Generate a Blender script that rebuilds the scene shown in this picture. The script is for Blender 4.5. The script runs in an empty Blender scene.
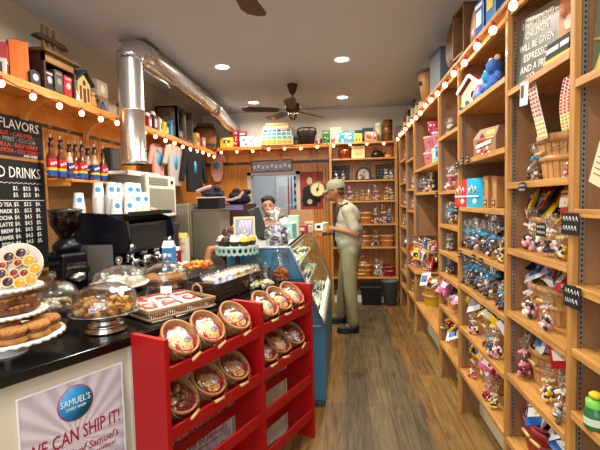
import bpy, bmesh, math, random
from mathutils import Vector, Matrix, Euler
R = math.radians
rnd = random.Random(7)
S = bpy.context.scene
COL = S.collection

# ------------------------------------------------------------------ camera, world, lights, exposure
FOC, EYE = 416.0, 1.5
YAW, PITCH, ROLL = R(6.15), R(-3.3), R(1.35)
Fv = Vector((-math.sin(YAW)*math.cos(PITCH), math.cos(YAW)*math.cos(PITCH), math.sin(PITCH)))
R0 = Vector((math.cos(YAW), math.sin(YAW), 0)); U0 = R0.cross(Fv)
Rv = R0*math.cos(ROLL) - U0*math.sin(ROLL)
Uv = R0*math.sin(ROLL) + U0*math.cos(ROLL)
CAMP = Vector((0, 0, EYE))
cam = bpy.data.cameras.new('camera'); cam.sensor_fit = 'HORIZONTAL'; cam.sensor_width = 36
cam.lens = FOC/600*36; cam.clip_start = .05
camo = bpy.data.objects.new('camera', cam); COL.objects.link(camo)
mm = Matrix((Rv, Uv, -Fv)).transposed().to_4x4(); mm.translation = CAMP
camo.matrix_world = mm
S.camera = camo

def ray(u, v): return Fv + Rv*((u-300)/FOC) - Uv*((v-225)/FOC)
def atX(u, v, x): r = ray(u, v); return CAMP + r*(x/r.x)
def atY(u, v, y): r = ray(u, v); return CAMP + r*(y/r.y)
def atZ(u, v, z): r = ray(u, v); return CAMP + r*((z-EYE)/r.z)

S.view_settings.view_transform = 'Standard'; S.view_settings.look = 'None'
S.view_settings.gamma = 1; S.view_settings.use_curve_mapping = False
S.view_settings.exposure = -0.22
w = bpy.data.worlds.new('world'); S.world = w; w.use_nodes = True
w.node_tree.nodes['Background'].inputs[0].default_value = (.75, .87, 1, 1)
w.node_tree.nodes['Background'].inputs[1].default_value = 1.2

def area(name, loc, rot, sx, sy, power, col, shape='RECTANGLE', spread=180):
    l = bpy.data.lights.new(name, 'AREA'); l.shape = shape; l.size = sx; l.size_y = sy
    l.energy = power; l.color = col; l.spread = R(spread)
    o = bpy.data.objects.new(name, l); o.location = loc; o.rotation_euler = rot; COL.objects.link(o); return o
CEIL = 2.87
DAY_POWER, CAN_POWER, BULB_EMIT, SPOT_COL = 55, 35, 15, (1, .92, .80)
area('window_daylight', (-.35, -1.42, 1.75), (R(90), 0, 0), 2.5, 1.7, DAY_POWER, (.86, .93, 1))
CANS = [(-1.2, 2.62), (-1.2, 4.18), (-1.22, 5.72), (0, 4.17), (0, 5.68), (0, 2.62), (-1.2, 1.05), (0, 1.05), (-1.2, -.5), (0, -.5)]
for x, y in CANS:
    area('downlight', (x, y, CEIL-.035), (0, 0, 0), .13, .13, CAN_POWER*(.6 if y > 5 else .62 if y < 1.5 else 1), SPOT_COL, 'DISK', 165)

# ------------------------------------------------------------------ materials
def hexc(h):
    h = h.lstrip('#'); v = [int(h[i:i+2], 16)/255 for i in (0, 2, 4)]
    return tuple((x/12.92 if x <= .04045 else ((x+.055)/1.055)**2.4) for x in v) + (1,)
MC = {}
def pbr(key, col, rough=.5, metal=0, emit=None, es=0, trans=0, ior=1.45, bump=0, bscale=40, var=0, vscale=6, coat=0, sheen=0):
    if key in MC: return MC[key]
    m = bpy.data.materials.new(key); m.use_nodes = True; nt = m.node_tree; b = nt.nodes['Principled BSDF']
    c = hexc(col) if isinstance(col, str) else col
    b.inputs['Base Color'].default_value = c; b.inputs['Roughness'].default_value = rough
    b.inputs['Metallic'].default_value = metal; b.inputs['IOR'].default_value = ior
    b.inputs['Transmission Weight'].default_value = trans; b.inputs['Coat Weight'].default_value = coat
    if emit: b.inputs['Emission Color'].default_value = hexc(emit); b.inputs['Emission Strength'].default_value = es
    tc = nt.nodes.new('ShaderNodeTexCoord')
    n = nt.nodes.new('ShaderNodeTexNoise'); n.inputs['Scale'].default_value = vscale; n.inputs['Detail'].default_value = 4
    nt.links.new(tc.outputs['Object'], n.inputs['Vector'])
    v = var if var else .06
    mx = nt.nodes.new('ShaderNodeMix'); mx.data_type = 'RGBA'; mx.inputs[6].default_value = tuple(x*(1-v) for x in c[:3])+(1,)
    mx.inputs[7].default_value = tuple(min(1, x*(1+v)) for x in c[:3])+(1,)
    nt.links.new(n.outputs['Fac'], mx.inputs[0]); nt.links.new(mx.outputs[2], b.inputs['Base Color'])
    if bump:
        n2 = nt.nodes.new('ShaderNodeTexNoise'); n2.inputs['Scale'].default_value = bscale
        nt.links.new(tc.outputs['Object'], n2.inputs['Vector'])
        bp = nt.nodes.new('ShaderNodeBump'); bp.inputs['Strength'].default_value = bump; bp.inputs['Distance'].default_value = .01
        nt.links.new(n2.outputs['Fac'], bp.inputs['Height']); nt.links.new(bp.outputs[0], b.inputs['Normal'])
    MC[key] = m; return m
def wood(key, c1, c2, scale=(20, 1.5, 20), rough=.42, noise=3, coat=0.1):
    if key in MC: return MC[key]
    m = bpy.data.materials.new(key); m.use_nodes = True; nt = m.node_tree; b = nt.nodes['Principled BSDF']
    tc = nt.nodes.new('ShaderNodeTexCoord'); mp = nt.nodes.new('ShaderNodeMapping'); mp.inputs['Scale'].default_value = scale
    n = nt.nodes.new('ShaderNodeTexNoise'); n.inputs['Scale'].default_value = noise; n.inputs['Detail'].default_value = 5; n.inputs['Distortion'].default_value = .6
    r = nt.nodes.new('ShaderNodeValToRGB'); r.color_ramp.elements[0].position = .32; r.color_ramp.elements[0].color = hexc(c1)
    r.color_ramp.elements[1].position = .68; r.color_ramp.elements[1].color = hexc(c2)
    L = nt.links.new; L(tc.outputs['Object'], mp.inputs[0]); L(mp.outputs[0], n.inputs['Vector']); L(n.outputs['Fac'], r.inputs[0]); L(r.outputs[0], b.inputs['Base Color'])
    b.inputs['Roughness'].default_value = rough; b.inputs['Coat Weight'].default_value = coat
    bp = nt.nodes.new('ShaderNodeBump'); bp.inputs['Strength'].default_value = .15; bp.inputs['Distance'].default_value = .004
    L(n.outputs['Fac'], bp.inputs['Height']); L(bp.outputs[0], b.inputs['Normal'])
    MC[key] = m; return m
def film(key='film', alpha=.13, rough=.12, tint=(1, 1, 1, 1)):
    if key in MC: return MC[key]
    m = bpy.data.materials.new(key); m.use_nodes = True; nt = m.node_tree; nt.nodes.clear()
    o = nt.nodes.new('ShaderNodeOutputMaterial'); t = nt.nodes.new('ShaderNodeBsdfTransparent'); g = nt.nodes.new('ShaderNodeBsdfGlossy')
    d = nt.nodes.new('ShaderNodeBsdfTranslucent'); d.inputs[0].default_value = (.7, .7, .7, 1)
    g.inputs['Roughness'].default_value = rough; g.inputs[0].default_value = tint; t.inputs[0].default_value = tint
    tc = nt.nodes.new('ShaderNodeTexCoord'); n = nt.nodes.new('ShaderNodeTexNoise'); n.inputs['Scale'].default_value = 45
    bp = nt.nodes.new('ShaderNodeBump'); bp.inputs['Strength'].default_value = .9; bp.inputs['Distance'].default_value = .01
    L = nt.links.new; L(tc.outputs['Object'], n.inputs['Vector']); L(n.outputs['Fac'], bp.inputs['Height']); L(bp.outputs[0], g.inputs['Normal'])
    m0 = nt.nodes.new('ShaderNodeMixShader'); m0.inputs[0].default_value = .25; L(g.outputs[0], m0.inputs[1]); L(d.outputs[0], m0.inputs[2])
    mx = nt.nodes.new('ShaderNodeMixShader'); r = nt.nodes.new('ShaderNodeValToRGB')
    r.color_ramp.elements[0].position = .48; r.color_ramp.elements[0].color = (alpha*.5,)*3+(1,); r.color_ramp.elements[1].position = .70; r.color_ramp.elements[1].color = (min(1, alpha*4),)*3+(1,)
    L(n.outputs['Fac'], r.inputs[0]); L(r.outputs[0], mx.inputs[0]); L(t.outputs[0], mx.inputs[1]); L(m0.outputs[0], mx.inputs[2]); L(mx.outputs[0], o.inputs[0])
    MC[key] = m; return m
def glass(key='thin_glass', tint=(1, 1, 1, 1), fres=1.6, base=.055, bump=0):
    if key in MC: return MC[key]
    m = bpy.data.materials.new(key); m.use_nodes = True; nt = m.node_tree; nt.nodes.clear()
    o = nt.nodes.new('ShaderNodeOutputMaterial'); t = nt.nodes.new('ShaderNodeBsdfTransparent'); g = nt.nodes.new('ShaderNodeBsdfGlossy')
    g.inputs['Roughness'].default_value = .04; t.inputs[0].default_value = tint
    lw = nt.nodes.new('ShaderNodeLayerWeight'); lw.inputs[0].default_value = .5
    pw = nt.nodes.new('ShaderNodeMath'); pw.operation = 'POWER'; pw.inputs[1].default_value = 3.5; nt.links.new(lw.outputs['Facing'], pw.inputs[0])
    f = nt.nodes.new('ShaderNodeMath'); f.operation = 'MULTIPLY_ADD'; f.inputs[1].default_value = .75*(fres-1)/.5; f.inputs[2].default_value = base; f.use_clamp = True; nt.links.new(pw.outputs[0], f.inputs[0])
    if bump:
        tc = nt.nodes.new('ShaderNodeTexCoord'); n = nt.nodes.new('ShaderNodeTexNoise'); n.inputs['Scale'].default_value = 60; bp = nt.nodes.new('ShaderNodeBump'); bp.inputs['Strength'].default_value = bump; bp.inputs['Distance'].default_value = .006
        nt.links.new(tc.outputs['Object'], n.inputs['Vector']); nt.links.new(n.outputs['Fac'], bp.inputs['Height']); nt.links.new(bp.outputs[0], g.inputs['Normal'])
    mx = nt.nodes.new('ShaderNodeMixShader'); L = nt.links.new
    L(f.outputs[0], mx.inputs[0]); L(t.outputs[0], mx.inputs[1]); L(g.outputs[0], mx.inputs[2]); L(mx.outputs[0], o.inputs[0])
    MC[key] = m; return m
def plain(col, rough=.5, **k): return pbr('paint_%s_%d' % (col.strip('#'), rough*100), col, rough, **k)

# ------------------------------------------------------------------ mesh building
class MB:
    def __init__(s): s.v = []; s.f = []; s.m = []; s.sm = []
    def add(s, vs, fs, mi=0, M=None, smooth=False):
        o = len(s.v)
        for p in vs:
            p = Vector(p); s.v.append(M @ p if M is not None else p)
        for f in fs: s.f.append([i+o for i in f]); s.m.append(mi); s.sm.append(smooth)
        return s
    def box(s, c, d, mi=0, M=None, rot=None):
        x, y, z = d[0]/2, d[1]/2, d[2]/2
        vs = [(-x, -y, -z), (x, -y, -z), (x, y, -z), (-x, y, -z), (-x, -y, z), (x, -y, z), (x, y, z), (-x, y, z)]
        T = Matrix.Translation(c)
        if rot: T = T @ Euler(rot).to_matrix().to_4x4()
        if M is not None: T = M @ T
        return s.add(vs, [(0, 3, 2, 1), (4, 5, 6, 7), (0, 1, 5, 4), (1, 2, 6, 5), (2, 3, 7, 6), (3, 0, 4, 7)], mi, T)
    def b(s, x0, x1, y0, y1, z0, z1, mi=0, M=None): return s.box(((x0+x1)/2, (y0+y1)/2, (z0+z1)/2), (x1-x0, y1-y0, z1-z0), mi, M)
    def lathe(s, prof, n=24, mi=0, M=None, smooth=True, sx=1, sy=1, jit=0, cap=False):
        vs = []; fs = []
        for r, z in prof:
            for k in range(n):
                a = 2*math.pi*k/n; q = r*(1+(rnd.uniform(-jit, jit) if jit else 0))
                vs.append((q*math.cos(a)*sx, q*math.sin(a)*sy, z))
        for i in range(len(prof)-1):
            for k in range(n):
                k2 = (k+1) % n; fs.append((i*n+k, i*n+k2, (i+1)*n+k2, (i+1)*n+k))
        if cap:
            fs.append(tuple(range(n-1, -1, -1))); fs.append(tuple((len(prof)-1)*n+k for k in range(n)))
        return s.add(vs, fs, mi, M, smooth)
    def cyl(s, c, r, h, mi=0, n=20, r2=None, M=None, rot=None, smooth=True):
        T = Matrix.Translation(c)
        if rot: T = T @ Euler(rot).to_matrix().to_4x4()
        if M is not None: T = M @ T
        r2 = r if r2 is None else r2
        return s.lathe([(r, 0), (r2, h)], n, mi, T, smooth, cap=True)
    def ball(s, c, r, mi=0, n=10, M=None, sc=(1, 1, 1), rot=None):
        T = Matrix.Translation(c)
        if rot: T = T @ Euler(rot).to_matrix().to_4x4()
        T = T @ Matrix.Diagonal((*sc, 1))
        if M is not None: T = M @ T
        k = max(4, n//2)
        return s.lathe([(max(1e-4, r*math.sin(math.pi*i/k)), -r*math.cos(math.pi*i/k)) for i in range(k+1)], n, mi, T)
    def tube(s, pts, r, mi=0, n=6, M=None, closed=False):
        pts = [Vector(p) for p in pts]; rs = r if isinstance(r, (list, tuple)) else [r]*len(pts)
        vs = []; fs = []; N = len(pts); up = None
        for i, p in enumerate(pts):
            t = (pts[(i+1) % N if closed else min(i+1, N-1)] - pts[(i-1) % N if closed else max(i-1, 0)]).normalized()
            if up is None: up = Vector((0, 0, 1)) if abs(t.z) < .9 else Vector((1, 0, 0))
            a = t.cross(up)
            if a.length < 1e-4: a = t.cross(Vector((0, 1, 0)))
            a.normalize(); b = a.cross(t).normalized(); up = b
            for k in range(n):
                q = 2*math.pi*k/n; vs.append(p + (a*math.cos(q)+b*math.sin(q))*rs[i])
        for i in range(N if closed else N-1):
            j = (i+1) % N
            for k in range(n): k2 = (k+1) % n; fs.append((i*n+k, i*n+k2, j*n+k2, j*n+k))
        if not closed: fs.append(tuple(range(n-1, -1, -1))); fs.append(tuple((N-1)*n+k for k in range(n)))
        return s.add(vs, fs, mi, M, True)
    def prism(s, poly, h, mi=0, M=None):
        n = len(poly); vs = [(x, y, 0) for x, y in poly]+[(x, y, h) for x, y in poly]
        fs = [tuple(range(n-1, -1, -1)), tuple(range(n, 2*n))]+[(i, (i+1) % n, n+(i+1) % n, n+i) for i in range(n)]
        return s.add(vs, fs, mi, M)
    def sheet(s, fn, nu, nv, mi=0, M=None, smooth=True):
        vs = [fn(i/nu, j/nv) for j in range(nv+1) for i in range(nu+1)]
        fs = [(j*(nu+1)+i, j*(nu+1)+i+1, (j+1)*(nu+1)+i+1, (j+1)*(nu+1)+i) for j in range(nv) for i in range(nu)]
        return s.add(vs, fs, mi, M, smooth)
    def mesh(s, name, mats):
        me = bpy.data.meshes.new(name); me.from_pydata([tuple(v) for v in s.v], [], s.f)
        for m in (mats if isinstance(mats, (list, tuple)) else [mats]): me.materials.append(m)
        for i, p in enumerate(me.polygons): p.material_index = s.m[i]; p.use_smooth = s.sm[i]
        bm = bmesh.new(); bm.from_mesh(me); bmesh.ops.recalc_face_normals(bm, faces=bm.faces); bm.to_mesh(me); bm.free()
        me.update(); return me
    def build(s, name, mats, parent=None, label=None, bevel=0, loc=None, rot=None):
        o = bpy.data.objects.new(name, s.mesh(name, mats)); COL.objects.link(o)
        if parent is not None: o.parent = parent
        if loc is not None: o.location = loc
        if rot is not None: o.rotation_euler = rot
        if label: o['label'] = label
        if bevel:
            b = o.modifiers.new('bevel', 'BEVEL'); b.width = bevel; b.segments = 2; b.limit_method = 'ANGLE'
        return o
def rotM(c, rot): return Matrix.Translation(c) @ Euler(rot).to_matrix().to_4x4()
def MX(c=(0, 0, 0), rot=(0, 0, 0), sc=(1, 1, 1)): return Matrix.Translation(c) @ Euler(rot).to_matrix().to_4x4() @ Matrix.Diagonal((*sc, 1))
def tag(o, label, cat, group=None, kind=None):
    o['label'] = label; o['category'] = cat
    if group: o['group'] = group
    if kind: o['kind'] = kind
    return o
def thing(name, label, cat, loc=(0, 0, 0), rz=0, group=None, rot=None):
    o = bpy.data.objects.new(name, None); COL.objects.link(o); o.location = loc; o.rotation_euler = rot if rot else (0, 0, rz)
    o.empty_display_size = .05
    return tag(o, label, cat, group)
def struct(o): o['kind'] = 'structure'; return o
KIDS = {}
def tree_of(o): return [c for c in bpy.data.objects if c.parent == o]
def copy_tree(o, loc=None, rot=None, sc=None, label=None, group=None, mat=None):
    if o.name not in KIDS: KIDS[o.name] = [(c, tree_of(c)) for c in tree_of(o)]
    n = o.copy(); COL.objects.link(n)
    if loc is not None: n.location = loc
    if rot is not None: n.rotation_euler = rot
    if sc is not None: n.scale = (sc,)*3 if isinstance(sc, (int, float)) else sc
    if label: n['label'] = label
    if group: n['group'] = group
    for c, gs in KIDS[o.name]:
        c2 = c.copy(); COL.objects.link(c2); c2.parent = n
        for g in gs:
            g2 = g.copy(); COL.objects.link(g2); g2.parent = c2
    return n
USED = {}
def place(proto, key, loc, rot=(0, 0, 0), sc=1, label=None, group=None):
    """first use moves the prototype itself, later uses copy it"""
    s3 = (sc,)*3 if isinstance(sc, (int, float)) else sc
    if key not in USED:
        USED[key] = 1; KIDS[proto.name] = [(c, tree_of(c)) for c in tree_of(proto)]
        proto.location = loc; proto.rotation_euler = rot; proto.scale = s3
        if label: proto['label'] = label
        if group: proto['group'] = group
        return proto
    return copy_tree(proto, loc, rot, s3, label, group)
def text(name, s, size, mat, parent, M, align='CENTER', depth=.0006, shear=0, spacing=1, bold=0, sx=1, fit=None):
    cu = bpy.data.curves.new(name, 'FONT'); cu.body = s; cu.size = size; cu.align_x = align; cu.align_y = 'CENTER'
    cu.extrude = depth; cu.shear = shear; cu.space_character = spacing; cu.resolution_u = 2; cu.offset = bold
    o = bpy.data.objects.new(name, cu); COL.objects.link(o)
    dg = bpy.context.evaluated_depsgraph_get(); me = bpy.data.meshes.new_from_object(o.evaluated_get(dg))
    COL.objects.unlink(o); bpy.data.objects.remove(o); bpy.data.curves.remove(cu)
    if fit:
        xs = [v.co.x for v in me.vertices]; sx = fit/(max(xs)-min(xs))
    me.name = name; me.transform(M @ Matrix.Diagonal((sx, 1, 1, 1))); me.materials.clear(); me.materials.append(mat)
    t = bpy.data.objects.new(name, me); COL.objects.link(t); t.parent = parent; return t
ORD = ['first', 'second', 'third', 'fourth', 'fifth', 'sixth', 'seventh', 'eighth', 'ninth', 'tenth', 'eleventh', 'twelfth', 'thirteenth', 'fourteenth', 'fifteenth', 'sixteenth', 'seventeenth', 'eighteenth']

oak = wood('oak', '#a9753a', '#d09a50', (18, 1.2, 18))
oakz = wood('oak_upright', '#a06e34', '#c48e48', (18, 18, 1.2))
ply = wood('plywood', '#7a5434', '#986c44', (5, 5, 1), rough=.55, noise=2)
orange_wood = wood('orange_pine', '#c27a2e', '#d89040', (1, 6, 14), rough=.35, noise=2)
orange_wood_x = wood('orange_pine_x', '#c27a2e', '#d89040', (6, 1, 14), rough=.35, noise=2)
darkwood = wood('dark_wood', '#2a1a10', '#4a3020', (3, 14, 14), rough=.5)
wicker = wood('basket_splint', '#b07c45', '#cf9d62', (14, 14, 3), rough=.55)
black = plain('#0b0b0d', .3); matte_black = plain('#121214', .7); white = plain('#ecebe8', .5); steel = pbr('steel', '#b8b4ae', .28, 1, var=.1)
chrome = pbr('chrome', '#d8d8d8', .12, 1); brass = pbr('brass', '#7a6038', .35, 1)

# ------------------------------------------------------------------ room shell
XL, XR, YB, YF = -2.18, 1.13, 6.38, -1.5
def floor_mat():
    m = bpy.data.materials.new('floor_planks'); m.use_nodes = True; nt = m.node_tree; b = nt.nodes['Principled BSDF']; L = nt.links.new
    tc = nt.nodes.new('ShaderNodeTexCoord'); mp = nt.nodes.new('ShaderNodeMapping'); mp.inputs['Rotation'].default_value = (0, 0, R(90))
    br = nt.nodes.new('ShaderNodeTexBrick'); br.inputs['Scale'].default_value = 1; br.inputs['Brick Width'].default_value = 1.5; br.inputs['Row Height'].default_value = .15
    br.inputs['Mortar Size'].default_value = .0022; br.inputs['Color1'].default_value = (0.15,)*3+(1,); br.inputs['Color2'].default_value = (.85,)*3+(1,); br.inputs['Mortar'].default_value = (0, 0, 0, 1); br.offset = .37; br.inputs['Bias'].default_value = 0
    L(tc.outputs['Object'], mp.inputs[0]); L(mp.outputs[0], br.inputs['Vector'])
    mp2 = nt.nodes.new('ShaderNodeMapping'); mp2.inputs['Scale'].default_value = (14, 1.1, 1); n = nt.nodes.new('ShaderNodeTexNoise'); n.inputs['Scale'].default_value = 3; n.inputs['Detail'].default_value = 6; n.inputs['Distortion'].default_value = .8
    L(tc.outputs['Object'], mp2.inputs[0]); L(mp2.outputs[0], n.inputs['Vector'])
    ad = nt.nodes.new('ShaderNodeMath'); ad.operation = 'MULTIPLY_ADD'; ad.inputs[1].default_value = .2; L(br.outputs['Color'], ad.inputs[0]); 
    ml = nt.nodes.new('ShaderNodeMath'); ml.operation = 'MULTIPLY'; ml.inputs[1].default_value = .82; L(n.outputs['Fac'], ml.inputs[0]); L(ml.outputs[0], ad.inputs[2])
    def ramp(a, c):
        r = nt.nodes.new('ShaderNodeValToRGB'); e = r.color_ramp.elements; e[0].position = .28; e[0].color = hexc(a); e[1].position = .75; e[1].color = hexc(c); L(ad.outputs[0], r.inputs[0]); return r
    r1 = ramp('#332b1c', '#6c6044'); r2 = ramp('#4a341a', '#94703a')
    # worn grey traffic lane down the middle of the aisle, warmer boards at both edges
    sx = nt.nodes.new('ShaderNodeSeparateXYZ'); L(tc.outputs['Object'], sx.inputs[0])
    n3 = nt.nodes.new('ShaderNodeTexNoise'); n3.inputs['Scale'].default_value = 1.3; L(tc.outputs['Object'], n3.inputs['Vector'])
    a3 = nt.nodes.new('ShaderNodeMath'); a3.operation = 'MULTIPLY_ADD'; a3.inputs[1].default_value = .12; L(n3.outputs['Fac'], a3.inputs[0]); L(sx.outputs['X'], a3.inputs[2])
    wr = nt.nodes.new('ShaderNodeValToRGB'); e = wr.color_ramp.elements; e[0].position = .0; e[0].color = (1, 1, 1, 1); e[1].position = .04; e[1].color = (.15, .15, .15, 1)
    x1 = wr.color_ramp.elements.new(.56); x1.color = (.1, .1, .1, 1); x2 = wr.color_ramp.elements.new(.59); x2.color = (1, 1, 1, 1)
    L(a3.outputs[0], wr.inputs[0])
    mx = nt.nodes.new('ShaderNodeMix'); mx.data_type = 'RGBA'; L(wr.outputs[0], mx.inputs[0]); L(r1.outputs[0], mx.inputs[6]); L(r2.outputs[0], mx.inputs[7])
    m2 = nt.nodes.new('ShaderNodeMix'); m2.data_type = 'RGBA'; L(br.outputs['Fac'], m2.inputs[0]); L(mx.outputs[2], m2.inputs[6]); m2.inputs[7].default_value = hexc('#2c2214'); L(m2.outputs[2], b.inputs['Base Color'])
    b.inputs['Roughness'].default_value = .45
    bp = nt.nodes.new('ShaderNodeBump'); bp.inputs['Strength'].default_value = .3; bp.inputs['Distance'].default_value = .004; L(ad.outputs[0], bp.inputs['Height']); L(bp.outputs[0], b.inputs['Normal'])
    return m
struct(MB().b(XL-.1, XR+.1, YF-.1, YB+1.9, -.06, 0).build('floor', floor_mat()))
ceil_m = pbr('ceiling_paint', '#b9bbbf', .8, var=.03, vscale=1)
cm = MB().b(XL-.1, XR+.1, YF-.1, YB+.12, CEIL, CEIL+.08)
struct(cm.build('ceiling', ceil_m))
cream = pbr('wall_paint_cream', '#bdb29c', .8, var=.03, vscale=1)
grey_cream = pbr('wall_paint_back', '#cfc8ba', .8, var=.03, vscale=1)
struct(MB().b(XL-.08, XL, YF, YB, 0, CEIL).build('wall_left', cream))
struct(MB().b(XR, XR+.08, YF, YB, 0, CEIL).build('wall_right', cream))
# back wall with the doorway
DX0, DX1, DZ = -1.44, -.72, 1.92
bw = MB().b(XL-.08, DX0, YB, YB+.1, 0, CEIL).b(DX1, XR+.08, YB, YB+.1, 0, CEIL).b(DX0, DX1, YB, YB+.1, DZ, CEIL)
struct(bw.build('wall_back', grey_cream))
# front wall behind the camera with the shop window
fw = MB().b(XL-.08, XR+.08, YF-.08, YF, 0, .8).b(XL-.08, XR+.08, YF-.08, YF, 2.65, CEIL).b(XL-.08, -1.65, YF-.08, YF, .8, 2.65).b(.95, XR+.08, YF-.08, YF, .8, 2.65)
struct(fw.build('wall_front', cream))
wn = struct(MB().b(-1.65, .95, YF-.06, YF-.055, .8, 2.65).build('window_1', glass('window_glass')))
fr = MB()
for a in (-1.65, -.37, .90): fr.b(a, a+.05, YF-.07, YF-.03, .8, 2.65)
fr.b(-1.65, .95, YF-.07, YF-.03, .8, .86).b(-1.65, .95, YF-.07, YF-.03, 2.59, 2.65)
fr.build('window_frame', darkwood, wn)
# room seen through the doorway
struct(MB().b(-2.0, -.2, YB+1.8, YB+1.88, 0, CEIL).b(-2.08, -2.0, YB+.1, YB+1.88, 0, CEIL).b(-.2, -.12, YB+.1, YB+1.88, 0, CEIL).build('wall_rear', plain('#c9ccd0', .8)))
struct(MB().b(-2.08, -.12, YB+.1, YB+1.88, 2.5, 2.56).build('ceiling_rear', plain('#bfc2c4', .8)))
area('rear_room_lamp', (-1.1, YB+.9, 2.46), (0, 0, 0), .5, .5, 15, (.95, .97, 1))
# beadboard panelling
bead = wood('beadboard_pine', '#b87326', '#cf8a38', (12, 12, 1), rough=.4, noise=2)
def beadwall(name, segs, axis):
    mb = MB()
    for a0, a1, z0, z1 in segs:
        n = max(1, round((a1-a0)/.045)); w = (a1-a0)/n
        for i in range(n):
            c0 = a0+i*w; c1 = c0+w
            prof = [(c0, .0), (c0+.004, .009), (c1-.004, .009), (c1, .0)]
            for (p, d), (q, e) in zip(prof[:-1], prof[1:]):
                if axis == 'y': mb.add([(p, YB-.001-d, z0), (q, YB-.001-e, z0), (q, YB-.001-e, z1), (p, YB-.001-d, z1)], [(0, 1, 2, 3)])
                else: mb.add([(XL+.001+d, p, z0), (XL+.001+e, q, z0), (XL+.001+e, q, z1), (XL+.001+d, p, z1)], [(0, 1, 2, 3)])
    return struct(mb.build(name, bead))
beadwall('trim_1', [(XL, DX0-.03, .95, 2.08), (DX0-.03, DX1+.03, DZ+.03, 2.08), (DX1+.03, XR, 0, 2.08)], 'y')
beadwall('trim_2', [(1.2, YB, .0, 2.08)], 'x')
t = MB().b(XL, XR, YB-.02, YB, 2.08, 2.12).b(XL, XL+.02, 1.0, YB, 2.08, 2.105)
struct(t.build('trim_3', darkwood))
# smooth orange boards between bead trim and ledge
struct(MB().b(XL, XL+.015, 1.0, YB, 2.105, 2.26).b(XL, XR, YB-.015, YB, 2.12, 2.3).build('trim_4', orange_wood))
struct(MB().b(XL+.012, DX0-.06, YB-.012-.01, YB-.01, 0, .12).b(DX1+.06, XR, YB-.03, YB-.008, 0, .12).build('baseboard_back', white))
dt = MB().b(DX0-.05, DX0+.01, YB-.025, YB+.1, 0, DZ+.04).b(DX1-.01, DX1+.05, YB-.025, YB+.1, 0, DZ+.04).b(DX0-.05, DX1+.05, YB-.025, YB+.1, DZ-.01, DZ+.05)
struct(dt.build('trim_5', plain('#b9b2a4', .5)))
# door standing in the rear room and a fridge
d = MB().b(-1.32, -.95, YB+1.70, YB+1.75, 0, 1.98)
dd = struct(d.build('door_1', plain('#d5d6d2', .5)))
fr = MB()
for z0, z1 in ((.2, .85), (1.0, 1.8)): 
    for a, b_ in ((-1.28, -1.15), (-1.12, -.99)): fr.b(a, b_, YB+1.69, YB+1.70, z0, z1)
fr.build('door_panel', plain('#c2c4c2', .5), dd)
MB().ball((-.98, YB+1.67, .98), .03).build('door_knob', brass, dd)
fg = thing('refrigerator', 'white refrigerator with blue spots seen through the back doorway', 'refrigerator', (-.72, YB+1.2, 0))
MB().b(-.28, .28, -.3, .3, 0, 1.45).build('body', white, fg, bevel=.01)
MB().b(-.27, .27, -.33, -.305, .05, .95).b(-.27, .27, -.33, -.305, .97, 1.42).build('door', white, fg, bevel=.005)
mg = MB()
for x, z in ((-.1, 1.25), (.08, 1.3), (.1, 1.18), (-.02, .8)): mg.cyl((x, -.335, z), .03, .006, rot=(R(90), 0, 0))
mg.build('magnet', plain('#2a5fae'), fg)
for i, (x, cc, lb) in enumerate(((-.92, '#c4442e', 'thin red pole standing in the back doorway'), (-.87, '#2e8fc0', 'thin blue pole standing in the back doorway'))):
    o = MB().cyl((0, 0, 0), .012, 1.9).build('pole', plain(cc)); o.location = (x, YB+.5, 0); tag(o, lb, 'pole')
cl_ = thing('checked_cloth', 'blue and white checked cloth strip hanging in back doorway', 'cloth', (-.80, YB+.45, 1.1))
q = MB()
for i in range(2):
    for j in range(14): q.box((i*.045, 0, j*.06), (.045, .006, .06), (i+j) % 2)
q.build('fabric', [white, plain('#2f6f9e')], cl_)

# ------------------------------------------------------------------ right hand shelving
BAYS = {
 'A': (.60, 1.52, [1.87, 1.44, 1.18, .96, .738], 'nearest bay'),
 'B': (1.52, 2.095, [1.98, 1.55, 1.242, .94, .63, .31], 'children-sign bay'),
 'C': (2.095, 2.935, [2.06, 1.725, 1.424, 1.145, .90, .607, .31], 'pouch bay'),
 'D': (2.935, 3.53, [1.97, 1.542, 1.278, 1.062, .878, .61, .30], 'narrow bay'),
 'E': (3.53, 4.75, [1.793, 1.548, .33], 'pink bucket bay'),
 'F': (4.75, 5.33, [1.95, 1.6, 1.35, .66, .33], 'counter bay'),
 'G': (5.33, 6.0, [2.0, 1.7, 1.4, 1.12, .80, .5, .3], 'corner bay'),
}
FX, BX, TOPZ = .77, 1.10, 2.375
bay_lab = {
 'A': 'pale wooden shelving bay nearest the camera at the right edge',
 'B': 'wooden shelving bay holding the tall children sign on its top shelf',
 'C': 'wooden shelving bay with the red and blue pouches, wide and open',
 'D': 'narrow wooden shelving bay between the pouches and the pink buckets',
 'E': 'wooden shelving bay with pink buckets and a heap of candy below',
 'F': 'wooden shelving bay with a candy-heaped counter at waist height',
 'G': 'wooden shelving bay in the far right corner by the back shelves'}
std_m = pbr('standard_metal', '#a9a7a0', .35, .9); slot_m = plain('#15110c')
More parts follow.
